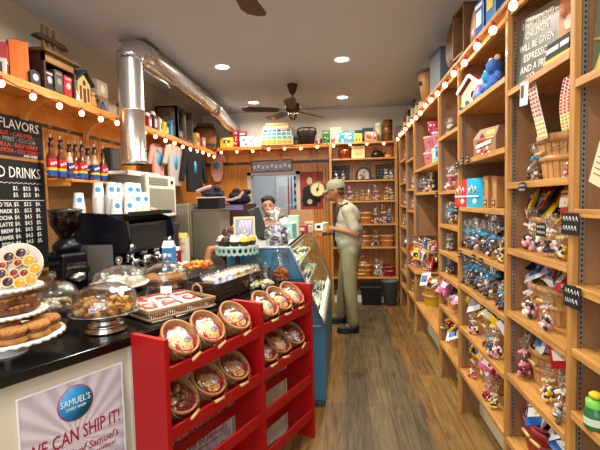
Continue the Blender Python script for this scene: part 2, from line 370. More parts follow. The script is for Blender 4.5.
for k, (y0, y1, zs, _) in BAYS.items():
    t = thing('shelving_bay', bay_lab[k], 'shelving', (FX, y1, 0), group='oak shelving bays along the right wall')
    L_ = y1-y0
    segs = [(0, .63), (1.08, TOPZ)] if k == 'E' else [(0, TOPZ)]
    for a, b_ in segs:
        sp = MB(); po = MB(); st = MB()
        sp.b(.02, BX-FX, -.0095, .0095, a, b_)
        po.b(0, .024, -.014, .014, a, b_)
        a2 = max(a, .33)
        st.b(.026, .042, -.0135, -.0098, a2, b_-.05)
        for i in range(int((b_-.05-a2)/.018)): st.b(.031, .037, -.0142, -.0134, a2+.005+i*.018, a2+.014+i*.018, 1)
        sp.build('side_panel', ply, t); po.build('face_post', oakz, t, bevel=.003)
        if st.v: st.build('shelf_standard', [std_m, slot_m], t)
    MB().b(BX-FX-.004, BX-FX+.012, -L_+.01, -.01, .28, TOPZ).build('back_panel', ply, t)
    MB().b(-.02, BX-FX+.02, -L_, 0, TOPZ, TOPZ+.022).build('cornice', oak, t, bevel=.003)
    MB().b(.01, .028, -L_+.02, -.02, TOPZ-.04, TOPZ-.001).build('valance', oak, t)
    for z in zs:
        if k == 'F' and z == .66:
            MB().b(0, BX-FX-.005, -L_-.05, -.02, z-.012, z+.014).build('counter_top', oak, t, bevel=.003); continue
        s_ = MB().b(.004, BX-FX-.005, -L_+.012, -.012, z-.011, z+.009).b(0, .014, -L_+.02, -.02, z-.016, z+.012)
        s_.build('shelf', oak, t, bevel=.002)
    MB().b(.14, .155, -L_+.01, -.01, 0, .27).build('kick_board', plain('#c9c6a8', .6), t)

# ------------------------------------------------------------------ back wall shelving unit
bs = thing('wall_shelving', 'tall wooden shelving unit on the back wall behind the man', 'shelving', (-.19, 6.05, 0))
Wd = .93; dp = .31
for x in (0, Wd): MB().b(x-.018, x+.018, 0, dp, 0, 2.31).build('upright', oakz, bs, bevel=.002)
for z in (2.31, 2.083, 1.77, 1.47, 1.137, .80, .36): MB().b((0 if z < 2.3 else -.03), Wd+.02, -.002, dp, z-.012, z+.010).build('shelf', oak, bs, bevel=.002)
MB().b(.02, Wd-.02, .02, .035, 0, .1).build('kick_board', white, bs)

# ------------------------------------------------------------------ ledges with brackets
lg = thing('wall_ledge', 'long orange pine ledge high along the left wall under the toys', 'shelf', (XL, 1.0, 2.235))
MB().b(.015, .30, 0, 5.07, 0, .022).build('board', orange_wood, lg, bevel=.003)
MB().b(.285, .30, 0, 5.07, -.035, 0).build('edge_strip', orange_wood, lg)
def corbel(parent, y=None, x=None, dz=.15, dx=.24):
    pts = [(0, 0), (dx, 0), (dx, -.03)]+[(dx*(1-math.sin(a)*.85)-.01*math.sin(a*2), -.03-(dz-.03)*(1-math.cos(a))) for a in [i*math.pi/16 for i in range(1, 9)]]+[(0, -dz)]
    mb = MB().prism(pts, .03)
    T = Matrix.Rotation(R(90), 4, 'X')
    if y is not None: mb.v = [Matrix.Translation((.015, y, -.001)) @ T @ v for v in mb.v]
    else: mb.v = [Matrix.Translation((x, -.015, -.001)) @ Matrix.Rotation(R(-90), 4, 'Z') @ T @ v for v in mb.v]
    return mb.build('bracket', orange_wood, parent)
for y in (.97, 1.65, 2.33, 3.01, 3.69, 4.37): corbel(lg, y=y, dz=.20)
lb = thing('wall_ledge', 'orange pine ledge high across the back wall holding games and tins', 'shelf', (-1.88, YB, 2.30))
MB().b(-.0, 1.70, -.30, -.015, -.0, .022).b(0, 1.70, -.30, -.285, -.03, 0).build('board', orange_wood_x, lb, bevel=.003)
for x in (.45, .93, 1.40): corbel(lb, x=x, dz=.19)

# ------------------------------------------------------------------ ceiling: downlights, fans, duct
lens = pbr('lamp_lens', '#fff2dc', .4, emit='#fff0d8', es=14)
for i, (x, y) in enumerate(CANS):
    nm = ['nearest left in view, by the duct', 'middle of the left row', 'far end of the left row near the fan', 'nearer of the right row, right of the fan', 'far end of the right row', 'right row, just above the frame', 'left row, above the camera', 'right row, above the camera', 'left row, behind the camera', 'right row, behind the camera'][i]
    if i > 4: continue
    t = thing('ceiling_downlight', 'round recessed ceiling downlight, '+nm, 'ceiling light', (x, y, CEIL), group='recessed downlights')
    MB().lathe([(.066, -.003), (.088, -.006), (.09, -.001)], 28).build('trim_ring', white, t)
    MB().lathe([(.001, -.002), (.066, -.002)], 28).build('lens', lens, t)
bronze = pbr('bronze', '#4a3a2c', .3, .85); blade_m = wood('fan_blade_wood', '#2c1d14', '#4d3526', (3, 14, 3), rough=.35)
def fan(loc, label, rz, blades=5, L=.46, W=.125, rod=0):
    t = thing('ceiling_fan', label, 'ceiling fan', (loc[0], loc[1], loc[2]-rod), rz, 'ceiling fans')
    MB().lathe([(.001, rod), (.065, rod), (.06, rod-.03), (.03, -.05), (.012, -.055), (.012, -.15)], 20).build('canopy', bronze, t)
    MB().lathe([(.012, -.14), (.05, -.15), (.085, -.17), (.092, -.2), (.092, -.235), (.07, -.26), (.05, -.27)], 24).build('motor', bronze, t)
    MB().lathe([(.05, -.265), (.055, -.28), (.055, -.32), (.03, -.35), (.001, -.355)], 20).build('switch_housing', pbr('polished_bronze', '#8a7f74', .2, 1), t)
    for k in range(blades):
        a = 2*math.pi*k/blades
        mb = MB(); prof = [(.17, -.045), (.22, -.055), (L+.08, -W/2-.005), (L+.13, -W/2+.02), (L+.145, 0), (L+.13, W/2-.02), (L+.08, W/2+.005), (.22, .055), (.17, .045)]
        mb.prism(prof, .007, 0, Matrix.Rotation(a, 4, 'Z') @ Matrix.Translation((0, 0, -.245)) @ Matrix.Rotation(R(12), 4, 'X'))
        bl = mb.build('blade', blade_m, t)
        MB().box((.13, 0, -.238), (.13, .03, .006), 0, Matrix.Rotation(a, 4, 'Z')).build('blade_arm', bronze, bl)
fan((-.585, 4.95, CEIL-.0), 'five-blade dark ceiling fan hanging near the back wall', R(-15), rod=.06)
fan((-.55, 1.95, CEIL), 'dark ceiling fan nearest the camera, one blade tip in view', R(86), 5, W=.15)
galv = pbr('galvanised', '#d2d2d2', .26, .92, var=.18, vscale=9)
t = thing('ventilation_duct', 'shiny spiral metal duct running down from ceiling elbow and along left wall', 'duct')
dx, dy = -1.70, 3.26
MB().lathe([(.098, 0), (.105, .01), (.105, .03), (.098, .04), (.098, .42), (.102, .425), (.102, .44), (.098, .445), (.098, .83)], 32, M=MX((dx, dy, 1.83))).build('drop_pipe', galv, t)
MB().lathe([(.001, .0), (.095, .0)], 28, M=MX((dx, dy, 1.845))).build('end_cap', matte_black, t)
el = []
for i in range(7):
    a = R(90)*i/6; el.append((dx+.05*(1-math.cos(a)), dy+.14*(1-math.cos(a)), 2.66+.10*math.sin(a)))
MB().tube(el, [.1, .104, .1, .104, .1, .1, .095], n=24).build('elbow', galv, t)
hp = []; hr = []
for i in range(15):
    q = i/14; hp.append((dx+.05, dy+.13+(5.25-dy-.13)*q, 2.765-.035*q)); hr.append(.086 if i % 4 else .091)
MB().tube(hp, hr, n=24).build('run_pipe', galv, t)
MB().tube([(dx+.05, 5.22, 2.73), (dx+.05, 5.36, 2.715), (dx+.05, 5.50, 2.70), (dx+.04, 5.68, 2.68), (dx+.04, 5.85, 2.65), (dx+.04, 6.1, 2.63), (dx+.04, YB, 2.63)], [.086, .093, .084, .092, .084, .09, .084], n=24).build('far_elbow', galv, t)
for y in (3.7, 4.3, 4.9): MB().box((dx+.05, y, 2.85), (.03, .02, .05)).build('strap', galv, t)
o = MB().b(0, .24, 0, .26, 0, .012).build('ceiling_plate', pbr('grey_metal', '#8f8f93', .5, .6)); o.location = (-1.84, 3.35, CEIL-.0125); tag(o, 'grey sheet metal plate on ceiling above the duct elbow', 'metal plate')
o = MB().tube([(-1.60, 3.3, 2.60), (-1.60, 3.75, 2.60), (-1.60, 3.8, 2.58)], .010).build('metal_rod', galv); tag(o, 'thin bright metal rod running beside the overhead duct', 'rod')

# ------------------------------------------------------------------ string lights
bulb_m = pbr('bulb_glow', '#ffe9c0', .3, emit='#ffbe74', es=BULB_EMIT); red_sock = plain('#b01818', .4)
def string(pts, label, parentloc):
    t = thing('string_lights', label, 'string lights', parentloc)
    P = [Vector(p)-Vector(parentloc) for p in pts]; cord = []
    for a, b_ in zip(P[:-1], P[1:]): cord += [a+Vector((0, 0, .025)), (a+b_)/2+Vector((0, 0, .012))]
    cord.append(P[-1]+Vector((0, 0, .025)))
    MB().tube(cord, .0035).build('cord', plain('#8c1414'), t)
    bm_ = MB().ball((0, 0, -.012), .0185, n=12, sc=(1, 1, 1.15)).mesh('bulb', bulb_m)
    sm_ = MB().cyl((0, 0, .008), .010, .022).mesh('socket', red_sock)
    for p in P:
        for nm, me in (('bulb', bm_), ('socket', sm_)):
            o = bpy.data.objects.new(nm, me); COL.objects.link(o); o.parent = t; o.location = p
    return t
jz = lambda: rnd.uniform(-.012, .012)
string([(.738, .71+.245*i, 2.335+jz()) for i in range(22)], 'string of round white bulbs in red sockets along right cornice', (.738, .7, 2.34))
string([(-1.862, 2.14+.235*i, 2.185+jz()) for i in range(17)], 'string of round white bulbs in red sockets along left ledge', (-1.862, 2.1, 2.19))
string([(-1.80+.237*i, 6.062, 2.255+.005*i+jz()) for i in range(11)], 'string of round white bulbs in red sockets across back ledge', (-1.8, 6.062, 2.26))

# ------------------------------------------------------------------ prototypes for the shelves
FILM = film('cellophane', .23); FILM_LO = film('cellophane_tight', .05)
def make_bag(cols, tie, h=.20, w=.055, seed=0, flare=.034, depth=.75):
    r_ = random.Random(seed)
    t = thing('candy_bag', 'clear bag of candies', 'bag of candy')
    mats = [plain(c, .6) for c in cols]
    mb = MB()
    for i in range(30):
        a = r_.uniform(0, 6.28); rr = w*.80*math.sqrt(r_.random()); z = r_.uniform(.012, h*.36)
        k = 1-.35*max(0, z/(h*.36)-.5)
        s_ = (r_.uniform(.8, 1.3), r_.uniform(.7, 1.1), r_.uniform(.6, 1))
        mb.ball((rr*k*math.cos(a), rr*k*math.sin(a)*depth, z), r_.uniform(.010, .0145)*w/.055, r_.randrange(len(cols)), 8, sc=s_, rot=(r_.random()*3, r_.random()*3, 0))
    mb.build('candies', mats, t)
    prof = [(w*.75, .002), (w*1.02, h*.08), (w*1.05, h*.25), (w*.85, h*.40), (w*.42, h*.52), (.011, h*.60), (.012, h*.63), (flare*.7, h*.75), (flare, h*.88), (flare*1.15, h)]
    vs = []; fs = []; n = 20
    for j, (r, z) in enumerate(prof):
        for k in range(n):
            a = 2*math.pi*k/n; pl = 1+(.22*math.sin(a*5+seed) if j > 6 else .05*math.sin(a*7+seed*2+j)); q = r*pl*(1+r_.uniform(-.06, .06))
            vs.append((q*math.cos(a), q*math.sin(a)*(depth if j < 6 else .45), z+(r_.uniform(-.012, .012) if j == len(prof)-1 else 0)))
    for j in range(len(prof)-1):
        for k in range(n): k2 = (k+1) % n; fs.append((j*n+k, j*n+k2, (j+1)*n+k2, (j+1)*n+k))
    fm = MB().add(vs, fs, 0, None, True)
    for i_ in range(4*n): fm.m[i_] = 1
    fm.build('film', [FILM, FILM_LO], t)
    if tie:
        tm = MB().lathe([(.0135, h*.595), (.0145, h*.615), (.0135, h*.635)], 10)
        for a in (.6, 2.4, 3.9, 5.6):
            tm.box((.022*math.cos(a), .016*math.sin(a), h*.615), (.028, .007, .012), 0, None, (0, .5*math.sin(a*3), a))
        tm.build('ribbon', plain(tie, .35), t)
    return t
BAGS = {
 'bluechoc': (dict(cols=['#42220f', '#6a3818', '#2c1710', '#d8c8a8'], tie='#2f9fd0', seed=1), 'clear bag of chocolates, blue ribbon'),
 'bluebw': (dict(cols=['#1c1a1c', '#c9c0b4', '#3a5f9c', '#402218', '#2a1812'], tie='#38a8d8', seed=2), 'clear bag of dark candies, blue ribbon'),
 'white': (dict(cols=['#e0dad0', '#a89c90', '#5a4438', '#c8c0b4'], tie='#e9e6e0', seed=3), 'clear bag of white candies'),
 'bw': (dict(cols=['#f2efe8', '#161416', '#f2efe8', '#e89aa8'], tie='#d8d2cc', seed=4, h=.21), 'clear bag of licorice candies'),
 'pinkbw': (dict(cols=['#e7a2a8', '#f2efe8', '#1a1618', '#c06a78'], tie='#e8e2dc', seed=5, h=.22), 'clear bag of pink licorice'),
 'yellow': (dict(cols=['#f0b820', '#f2efe8', '#1c1c1c', '#efc94a'], tie='#e6d890', seed=6), 'clear bag of yellow candies'),
 'mixed': (dict(cols=['#c83228', '#f0b820', '#3c8f4c', '#f2efe8', '#d86a9c'], tie='#d84a7c', seed=7), 'clear bag of multicoloured candies'),
 'red': (dict(cols=['#a81828', '#d03848', '#f0e8e0'], tie='#b01838', seed=8), 'clear bag of red candies'),
 'nut': (dict(cols=['#b9824a', '#8a5528', '#d8a868'], tie='#e8e0d0', seed=9), 'clear bag of brown nuts'),
 'pinkbig': (dict(cols=['#b02848', '#e0809c', '#4a1828'], tie='#f0a8c0', seed=10, h=.24, flare=.05), 'tall bag of dark pink candies'),
}
PROTO = {}
for k, (kw, d) in BAGS.items(): PROTO[k] = (make_bag(**kw), d, kw.get('h', .20))
def make_basket(h=.18, rt=.125, rb=.095, handle=True, col=None, band=None, sy=.82):
    t = thing('splint_basket', 'wooden splint basket', 'basket')
    body = MB(); n = 22; m = col or wicker; bm_ = band or wicker
    for k in range(n):
        a0 = 2*math.pi*(k+.06)/n; a1 = 2*math.pi*(k+.94)/n
        for (ra, rb_) in ((rt, rb),):
            for off, fl in ((0, 1), (-.004, 0)):
                vs = [((rb_+off)*math.cos(a0), (rb_+off)*math.sin(a0)*sy, 0), ((rb_+off)*math.cos(a1), (rb_+off)*math.sin(a1)*sy, 0), ((ra+off)*math.cos(a1), (ra+off)*math.sin(a1)*sy, h), ((ra+off)*math.cos(a0), (ra+off)*math.sin(a0)*sy, h)]
                body.add(vs, [(0, 1, 2, 3)])
    body.lathe([(rb-.008, .0), (rt-.008, h)], 24, sy=sy); body.lathe([(.001, .004), (rb-.004, .004)], 24, sy=sy)
    body.build('body', m, t)
    def hoop(z0, hh, nm):
        r0 = rb+(rt-rb)*z0/h+.003; MB().lathe([(r0-.002, z0), (r0+.004, z0), (r0+.0055, z0+hh), (r0-.003, z0+hh)], 26, sy=sy).build(nm, bm_, t)
    hoop(h-.03, .032, 'rim_hoop'); hoop(h*.42, .022, 'hoop')
    if handle:
        rr = rt+.008
        hd = MB().tube([(rr*math.cos(a), -rr*sy*.9*math.sin(a)*1.0-.0, h-.02-.05*math.sin(a)) for a in [math.pi*i/10 for i in range(11)]], .0022)
        ho = hd.build('wire_handle', pbr('wire', '#8a8880', .4, 1), t)
        MB().cyl((-.035, -rr*sy*.9-.001, h-.07), .008, .07, rot=(0, R(90), 0)).build('grip', pbr('grip_wood', '#d8b070', .4), ho)
    return t
PROTO['basket'] = (make_basket(), 'wooden splint basket', .18)
PROTO['redbasket'] = (make_basket(.16, .11, .09, True, pbr('red_basket', '#8c1420', .4), plain('#9c3038')), 'dark red bucket with hoops', .16)
PROTO['orangebasket'] = (make_basket(.16, .10, .08, False, pbr('orange_basket', '#b46a20', .5, bump=.5), None), 'orange woven basket', .16)
PROTO['yellowbasket'] = (make_basket(.17, .12, .09, False, pbr('yellow_basket', '#b89830', .5, bump=.5), None), 'yellow splint basket', .17)
def make_package(c1, c2, c3, w=.13, h=.17, d=.035):
    t = thing('snack_package', 'snack package', 'package'); r_ = random.Random(hash(c1) % 97)
    mb = MB(); n = 8
    def fn(s_):
        def g(u, v):
            e = math.sin(math.pi*min(1, max(0, u)))**.5*math.sin(math.pi*min(1, max(0, v)))**.5
            return ((u-.5)*w, s_*d/2*e, v*h)
        return g
    mb.sheet(fn(-1), n, n); mb.sheet(fn(1), n, n); mb.build('pouch', plain(c1, .28), t)
    m2 = MB(); m2.box((0, -d/2-.001, h*.42), (w*.6, .006, h*.34)); m2.build('label_panel', plain(c2, .35), t)
    m3 = MB(); m3.box((0, -d/2-.002, h*.68), (w*.62, .005, h*.08)); m3.ball((w*.12, -d/2-.001, h*.36), w*.12, sc=(1, .3, 1)); m3.build('print', plain(c3, .35), t)
    return t
PK = {'pk_red': ('#c01c24', '#f0e8dc', '#f2c020', 'red candy package'), 'pk_white': ('#e4e4e8', '#3a78c0', '#1c2436', 'white and blue candy package'),
      'pk_black': ('#17120f', '#c8201c', '#e8b830', 'black candy package'), 'pk_yellow': ('#ecc01c', '#3a2a18', '#f4f0e4', 'yellow candy package'),
      'pk_blue': ('#1f5fae', '#f0f0f0', '#e8c030', 'blue candy package'), 'pk_brown': ('#5a3420', '#e8d8b8', '#c07030', 'brown candy package'),
      'pk_pink': ('#d86c98', '#f4e8ec', '#c01c3c', 'pink candy package'), 'pk_stripe': ('#d8d4d8', '#8c8890', '#a83850', 'silver candy package')}
for k, (a, b_, c_, d) in PK.items(): PROTO[k] = (make_package(a, b_, c_), d, .17)

def solveY(u, X, z):
    v = 200
    for _ in range(5):
        p = atX(u, v, X); y = p.y
        d_ = Vector((X, y, z))-CAMP; v = 225-FOC*(d_.dot(Uv))/d_.dot(Fv)
    return y
SHN = ['top', 'second', 'third', 'fourth', 'fifth', 'sixth', 'bottom']
CNT = {}
GRP = {'bag': 'bags of candy on the right-hand shelves', 'basket': 'baskets on the right-hand shelves', 'package': 'candy packages on the right-hand shelves'}
def shelf_items(bay, si, lst, cat='bags'):
    """lst: (kind, u at base, X, height[, lift, tilt])"""
    y0, y1, zs, bn = BAYS[bay]; z = zs[si]+.0105; out = []
    sn = 'bottom' if si == len(zs)-1 else SHN[si]
    ent = []
    for e in lst:
        k, u, X, h = e[:4]; ent.append((solveY(u, X, z), e))
    ent.sort(key=lambda q: q[0]); seen = {}
    for y, e in ent:
        k, u, X, h = e[:4]; lift = e[4] if len(e) > 4 else 0; tilt = e[5] if len(e) > 5 else 0
        rr_ = .115 if 'basket' in k else .05
        y = min(max(y, y0+rr_+.01), y1-rr_-.015)
        pr, d, h0 = PROTO[k]; key = (bay, si, d); CNT[key] = CNT.get(key, 0)+1
        lab = '%s, %s from near end, %s shelf, %s' % (d, ORD[CNT[key]-1], sn, bn)
        g = GRP['basket' if 'basket' in k else 'package' if k[:3] == 'pk_' else 'bag']
        turn = R(-90)+rnd.uniform(-.25, .25) if 'basket' in k or k[:3] == 'pk_' else rnd.uniform(-1.2, 1.2)
        s_ = h/h0
        out.append(place(pr, k, (X, y, z+lift), (tilt, 0, turn), s_, lab, g))
    return out

# children-sign bay ---------------------------------------------------------
shelf_items('B', 1, [('basket', 566, .92, .185), ('bluechoc', 537, .84, .165), ('mixed', 566, .80, .06)])
shelf_items('B', 2, [('basket', 524, .93, .15), ('basket', 562, .95, .15), ('bw', 531, .83, .19), ('pinkbw', 549, .82, .17), ('yellow', 562, .82, .14)])
shelf_items('B', 3, [('basket', 525, .92, .155), ('basket', 561, .92, .155), ('bw', 529, .82, .19), ('bw', 546, .81, .155)])
shelf_items('B', 4, [('basket', 548, .93, .16), ('pinkbig', 524, .83, .21), ('yellow', 548, .83, .15), ('white', 563, .81, .19), ('nut', 566, .93, .23)])
shelf_items('B', 5, [('redbasket', 524, .90, .15), ('redbasket', 551, .90, .14)])
# packages lying in those baskets
def loose(bay, si, lst):
    y0, y1, zs, bn = BAYS[bay]
    for k, u, X, z, rot, h in lst:
        pr, d, h0 = PROTO[k]; y = min(max(solveY(u, X, z), y0+.05), y1-.05)
        key = (bay, si, d); CNT[key] = CNT.get(key, 0)+1
        sn = 'bottom' if si == len(zs)-1 else SHN[si]
        place(pr, k, (X, y, z), rot, h/h0, '%s, %s from near end, %s shelf, %s' % (d, ORD[CNT[key]-1], sn, bn), GRP['package'])
def heap(bay, si, ks, u0, u1, X, z, h, n, flat=1.0):
    loose(bay, si, [(ks[i % len(ks)], u0+(u1-u0)*i/max(1, n-1), X-.065+rnd.uniform(-.03, .05), z+rnd.uniform(-.01, .02), (rnd.uniform(-1.3, -.2)*flat, rnd.uniform(-.5, .5), R(-90)+rnd.uniform(-.8, .8)), h*rnd.uniform(.85, 1.1)) for i in range(n)])
heap('B', 2, ['pk_red', 'pk_black', 'pk_yellow', 'pk_black'], 512, 566, .93, 1.40, .16, 13, .8)
heap('B', 3, ['pk_white', 'pk_white', 'pk_black', 'pk_red'], 510, 562, .93, 1.11, .14, 18)
heap('B', 4, ['pk_white', 'pk_stripe', 'pk_red'], 538, 564, .93, .80, .13, 9)
heap('B', 5, ['pk_white', 'pk_blue', 'pk_red', 'pk_stripe', 'pk_black'], 514, 560, .92, .465, .13, 14)
# pouch bay -----------------------------------------------------------------
shelf_items('C', 3, [(k, u, x, h) for k, u, x, h in zip(['bluechoc', 'bluebw', 'white', 'bluebw', 'bluechoc', 'white', 'bluebw', 'bluechoc', 'bluechoc', 'white', 'bluebw', 'bluechoc', 'white', 'bluebw', 'yellow', 'bluebw'],
    [460, 466, 470, 474, 479, 483, 487, 491, 494, 498, 463, 481, 488, 496, 501, 476], [.82, .83, .95, .84, .82, .96, .83, .94, .82, .93, .93, .99, 1.02, 1.02, .80, 1.0], [.20, .19, .23, .20, .20, .25, .2, .25, .19, .24, .2, .26, .26, .26, .12, .25])])
shelf_items('C', 4, [(k, u, x, h) for k, u, x, h in zip(['bluechoc', 'bluechoc', 'white', 'bluebw', 'bluebw', 'bluechoc', 'bluebw', 'white', 'bluechoc', 'bluebw', 'bluebw', 'bluechoc', 'bluebw', 'bluechoc'],
    [459, 464, 468, 473, 478, 483, 488, 485, 494, 477, 502, 491, 471, 498], [.83, .82, .94, .84, .83, .84, .82, .97, .84, .97, .80, .99, 1.0, .95], [.17, .2, .24, .22, .23, .22, .2, .26, .23, .25, .15, .26, .24, .25])])
shelf_items('C', 5, [('bw', 473, .81, .14), ('bluebw', 488, .81, .13), ('bw', 494, .80, .17), ('basket', 466, .90, .15), ('basket', 480, .90, .15), ('basket', 499, .92, .16)])
heap('C', 5, ['pk_yellow', 'pk_yellow', 'pk_blue', 'pk_white', 'pk_brown', 'pk_stripe', 'pk_stripe', 'pk_stripe', 'pk_yellow'], 462, 500, .90, .775, .15, 22, .8)
shelf_items('C', 6, [('red', 472, .81, .12), ('pinkbig', 488, .81, .15), ('yellow', 494, .81, .13), ('basket', 467, .91, .15), ('basket', 480, .91, .15), ('basket', 497, .91, .16)])
heap('C', 6, ['pk_red', 'pk_white', 'pk_red', 'pk_red', 'pk_yellow', 'pk_stripe', 'pk_pink'], 462, 500, .90, .475, .14, 22, .8)
# narrow bay ----------------------------------------------------------------
shelf_items('D', 0, [('pinkbw', 440, .85, .15), ('pinkbw', 445, .84, .13), ('pinkbw', 449, .85, .15)])
shelf_items('D', 1, [('red', 440, .84, .14), ('pinkbw', 444, .85, .2), ('white', 448, .92, .22), ('red', 452, .83, .17)])
shelf_items('D', 2, [('bluebw', 440, .84, .15), ('bluebw', 444, .84, .17), ('white', 448, .90, .2), ('bluechoc', 452, .83, .18)])
shelf_items('D', 3, [('bluebw', 440, .84, .13), ('bluechoc', 444, .84, .14), ('white', 450, .84, .15)])
shelf_items('D', 4, [('bluebw', 440, .84, .13), ('bluebw', 445, .84, .14), ('bluechoc', 450, .83, .14)])
shelf_items('D', 5, [('basket', 445, .86, .11)])
heap('D', 5, ['pk_pink', 'pk_white', 'pk_pink'], 438, 452, .84, .725, .13, 6, 1.1)
shelf_items('D', 6, [('basket', 448, .88, .12), ('mixed', 441, .85, .14)])
heap('D', 6, ['pk_yellow', 'pk_black', 'pk_white', 'pk_pink'], 443, 453, .86, .43, .12, 7, .9)
# bucket bay ----------------------------------------------------------------
shelf_items('E', 1, [('white', 414, .86, .16), ('red', 417, .85, .15), ('bluebw', 420, .84, .16), ('bluebw', 423, .84, .17), ('nut', 426, .86, .17), ('bw', 430, .86, .2), ('white', 432, .95, .2)])
shelf_items('E', 2, [('yellowbasket', 428, .95, .22)])
heap('E', 2, ['pk_black', 'pk_white', 'pk_brown', 'pk_black'], 422, 433, .92, .575, .14, 7, .8)
# candy heaped on the counter beside the opening -----------------------------
zc = .676
for i in range(34):
    k = rnd.choice(['pk_yellow', 'pk_yellow', 'pk_white', 'pk_red', 'mixed', 'yellow', 'bw', 'pk_pink', 'mixed', 'pinkbw', 'bluebw', 'pk_blue'])
    lay = i // 12; x = rnd.uniform(.83, 1.02); y = 4.76+.5*((i*7) % 12)/12+rnd.uniform(0, .03); z = zc+.10*lay
    pr, d, h0 = PROTO[k]; key = ('F', 'c', d); CNT[key] = CNT.get(key, 0)+1
    isb = k[:3] != 'pk_'
    place(pr, k, (x, y, z), (rnd.uniform(-.4, .1), rnd.uniform(-.3, .3), R(-60)+rnd.uniform(-.6, .6)), (.15 if isb else .14)/h0,
          '%s, %s of its kind from near end, counter heap' % (d, ORD[CNT[key]-1]), GRP['bag'] if isb else GRP['package'])
o = MB().lathe([(.001, 0), (.11, 0), (.15, .09), (.155, .10), (.145, .10), (.105, .01), (.001, .01)], 24, sy=.8).build('candy_bowl', plain('#c9a83c', .4)); o.location = (.90, 4.80, .60)
bpy.data.objects.remove(o)
# corner bays ----------------------------------------------------------------
shelf_items('F', 1, [('white', 406, .86, .16), ('bw', 408, .86, .18), ('nut', 410, .86, .16)])
shelf_items('F', 2, [('bw', 406, .86, .17), ('white', 408.5, .86, .19), ('bluebw', 410, .86, .16)])
shelf_items('F', 4, [('orangebasket', 408, .9, .16), ('yellow', 405.5, .84, .14)])
shelf_items('G', 0, [('white', 398, .86, .16), ('nut', 400, .86, .16), ('bw', 402.5, .86, .16)])
shelf_items('G', 1, [('yellow', 398, .86, .16), ('mixed', 400, .86, .16), ('white', 402.5, .86, .16)])
shelf_items('G', 2, [('bw', 398, .86, .16), ('white', 400, .86, .16), ('red', 402.5, .86, .16)])
shelf_items('G', 3, [('orangebasket', 400.5, .9, .15), ('pinkbw', 398, .84, .14)])
shelf_items('G', 4, [('bluebw', 398.5, .86, .17), ('bluebw', 401, .86, .19)])
shelf_items('G', 5, [('yellow', 398.5, .86, .2), ('yellow', 401, .86, .17)])
shelf_items('G', 6, [('orangebasket', 400, .9, .15)])

# pouches and boxes in the pouch bay, second shelf down -----------------------
def pouch(u, X, c1, c2, label, hgt=.185, w=.15):
    z = BAYS['C'][2][2]+.0105; y = solveY(u, X, z)
    t = thing('snack_pouch', label, 'pouch', (X, y, z), R(-62), 'stand-up pouches in the pouch bay')
    mb = MB()
    def g(s_): return lambda a, b_: ((a-.5)*w*(1-.05*b_), s_*(.028*(1-b_)**.7*math.sin(math.pi*a)**.4+.001), b_*hgt)
    mb.sheet(g(-1), 8, 8); mb.sheet(g(1), 8, 8); mb.build('pouch', plain(c1, .3), t)
    mb = MB().ball((.02, -.026, hgt*.2), .018, 0, sc=(1, .35, 1)); mb.ball((.02, -.028, hgt*.2), .009, 1, sc=(1, .4, 1)); mb.build('window', [plain('#e8ddc8'), plain('#5a3018')], t)
    mb = MB()
    for i, (a, b_) in enumerate(((-.03, .56), (-.01, .66), (.022, .6))): mb.tube([(a-.018, -.030+.012*b_, hgt*(b_-.12)), (a, -.030+.012*b_, hgt*(b_+.10)), (a+.012, -.030+.012*b_, hgt*(b_-.08))], .0045)
    mb.box((0, -.0245, hgt*.38), (.10, .004, .010)); mb.build('lettering', plain(c2, .4), t)
    return t
pouch(463.2, .80, '#d8323a', '#f6ece4', 'red stand-up snack pouch with white swirl lettering, beside blue pouches')
pouch(475.5, .83, '#1fa4cc', '#eaf6fa', 'light blue stand-up snack pouch in front, next to red pouch')
pouch(485, .90, '#1c8cba', '#dff0f8', 'blue stand-up snack pouch behind the front blue one, by brown box')
def kraft(u, X, label, h=.19, w=.055, flower=False):
    z = BAYS['C'][2][2]+.0105
    t = thing('kraft_box', label, 'box', (X, solveY(u, X, z), z), R(-80), 'brown card boxes in the pouch bay')
    MB().box((0, 0, h/2), (w, .05, h)).build('carton', pbr('kraft_card', '#b08050', .7), t, bevel=.003)
    MB().box((0, -.0265, h*.16), (w*.55, .003, h*.18)).ball((0, -.0275, h*.16), .009, 1, sc=(1, .3, 1)).build('window', [plain('#5a3a20'), plain('#d8b888')], t)
    MB().box((-w*.32, -.026, h*.6), (.004, .002, h*.5)).build('print', plain('#5c3c20'), t)
kraft(489.5, .87, 'tall brown card box with small window right of blue pouches')
kraft(498, .88, 'tall brown card box at near end of the pouch shelf', .18)
kraft(494.5, .90, 'brown card box between two others on the pouch shelf', .165, .05)
# big printed candy sack two shelves up
z = 1.725+.0105
t = thing('candy_sack', 'brown and yellow printed paper candy sack on shelf above pouches', 'sack', (.87, solveY(492, .87, z), z), R(-72))
MB().add([(-.10, -.05, 0), (.10, -.05, 0), (.10, .05, 0), (-.10, .05, 0), (-.105, -.055, .11), (.105, -.055, .11), (.105, .055, .11), (-.105, .055, .11), (-.085, -.02, .17), (.085, -.02, .17), (.085, .02, .17), (-.085, .02, .17)],
    [(0, 3, 2, 1), (0, 1, 5, 4), (1, 2, 6, 5), (2, 3, 7, 6), (3, 0, 4, 7), (4, 5, 9, 8), (5, 6, 10, 9), (6, 7, 11, 10), (7, 4, 8, 11), (8, 9, 10, 11)]).build('sack', pbr('sack_paper', '#9a7458', .6, bump=.4), t, bevel=.004)
pr = MB().add([(-.07, -.0555, .08), (.03, -.0565, .08), (-.02, -.052, .14)], [(0, 1, 2)], 0)
pr.add([(.02, -.0575, .10), (.09, -.0575, .10), (.075, -.035, .15), (.0, -.035, .15)], [(0, 1, 2, 3)], 1)
for i in range(12): pr.ball((rnd.uniform(-.06, .08), -.054, rnd.uniform(.012, .05)), .012, rnd.choice([2, 3, 0]), 8, sc=(1, .4, 1))
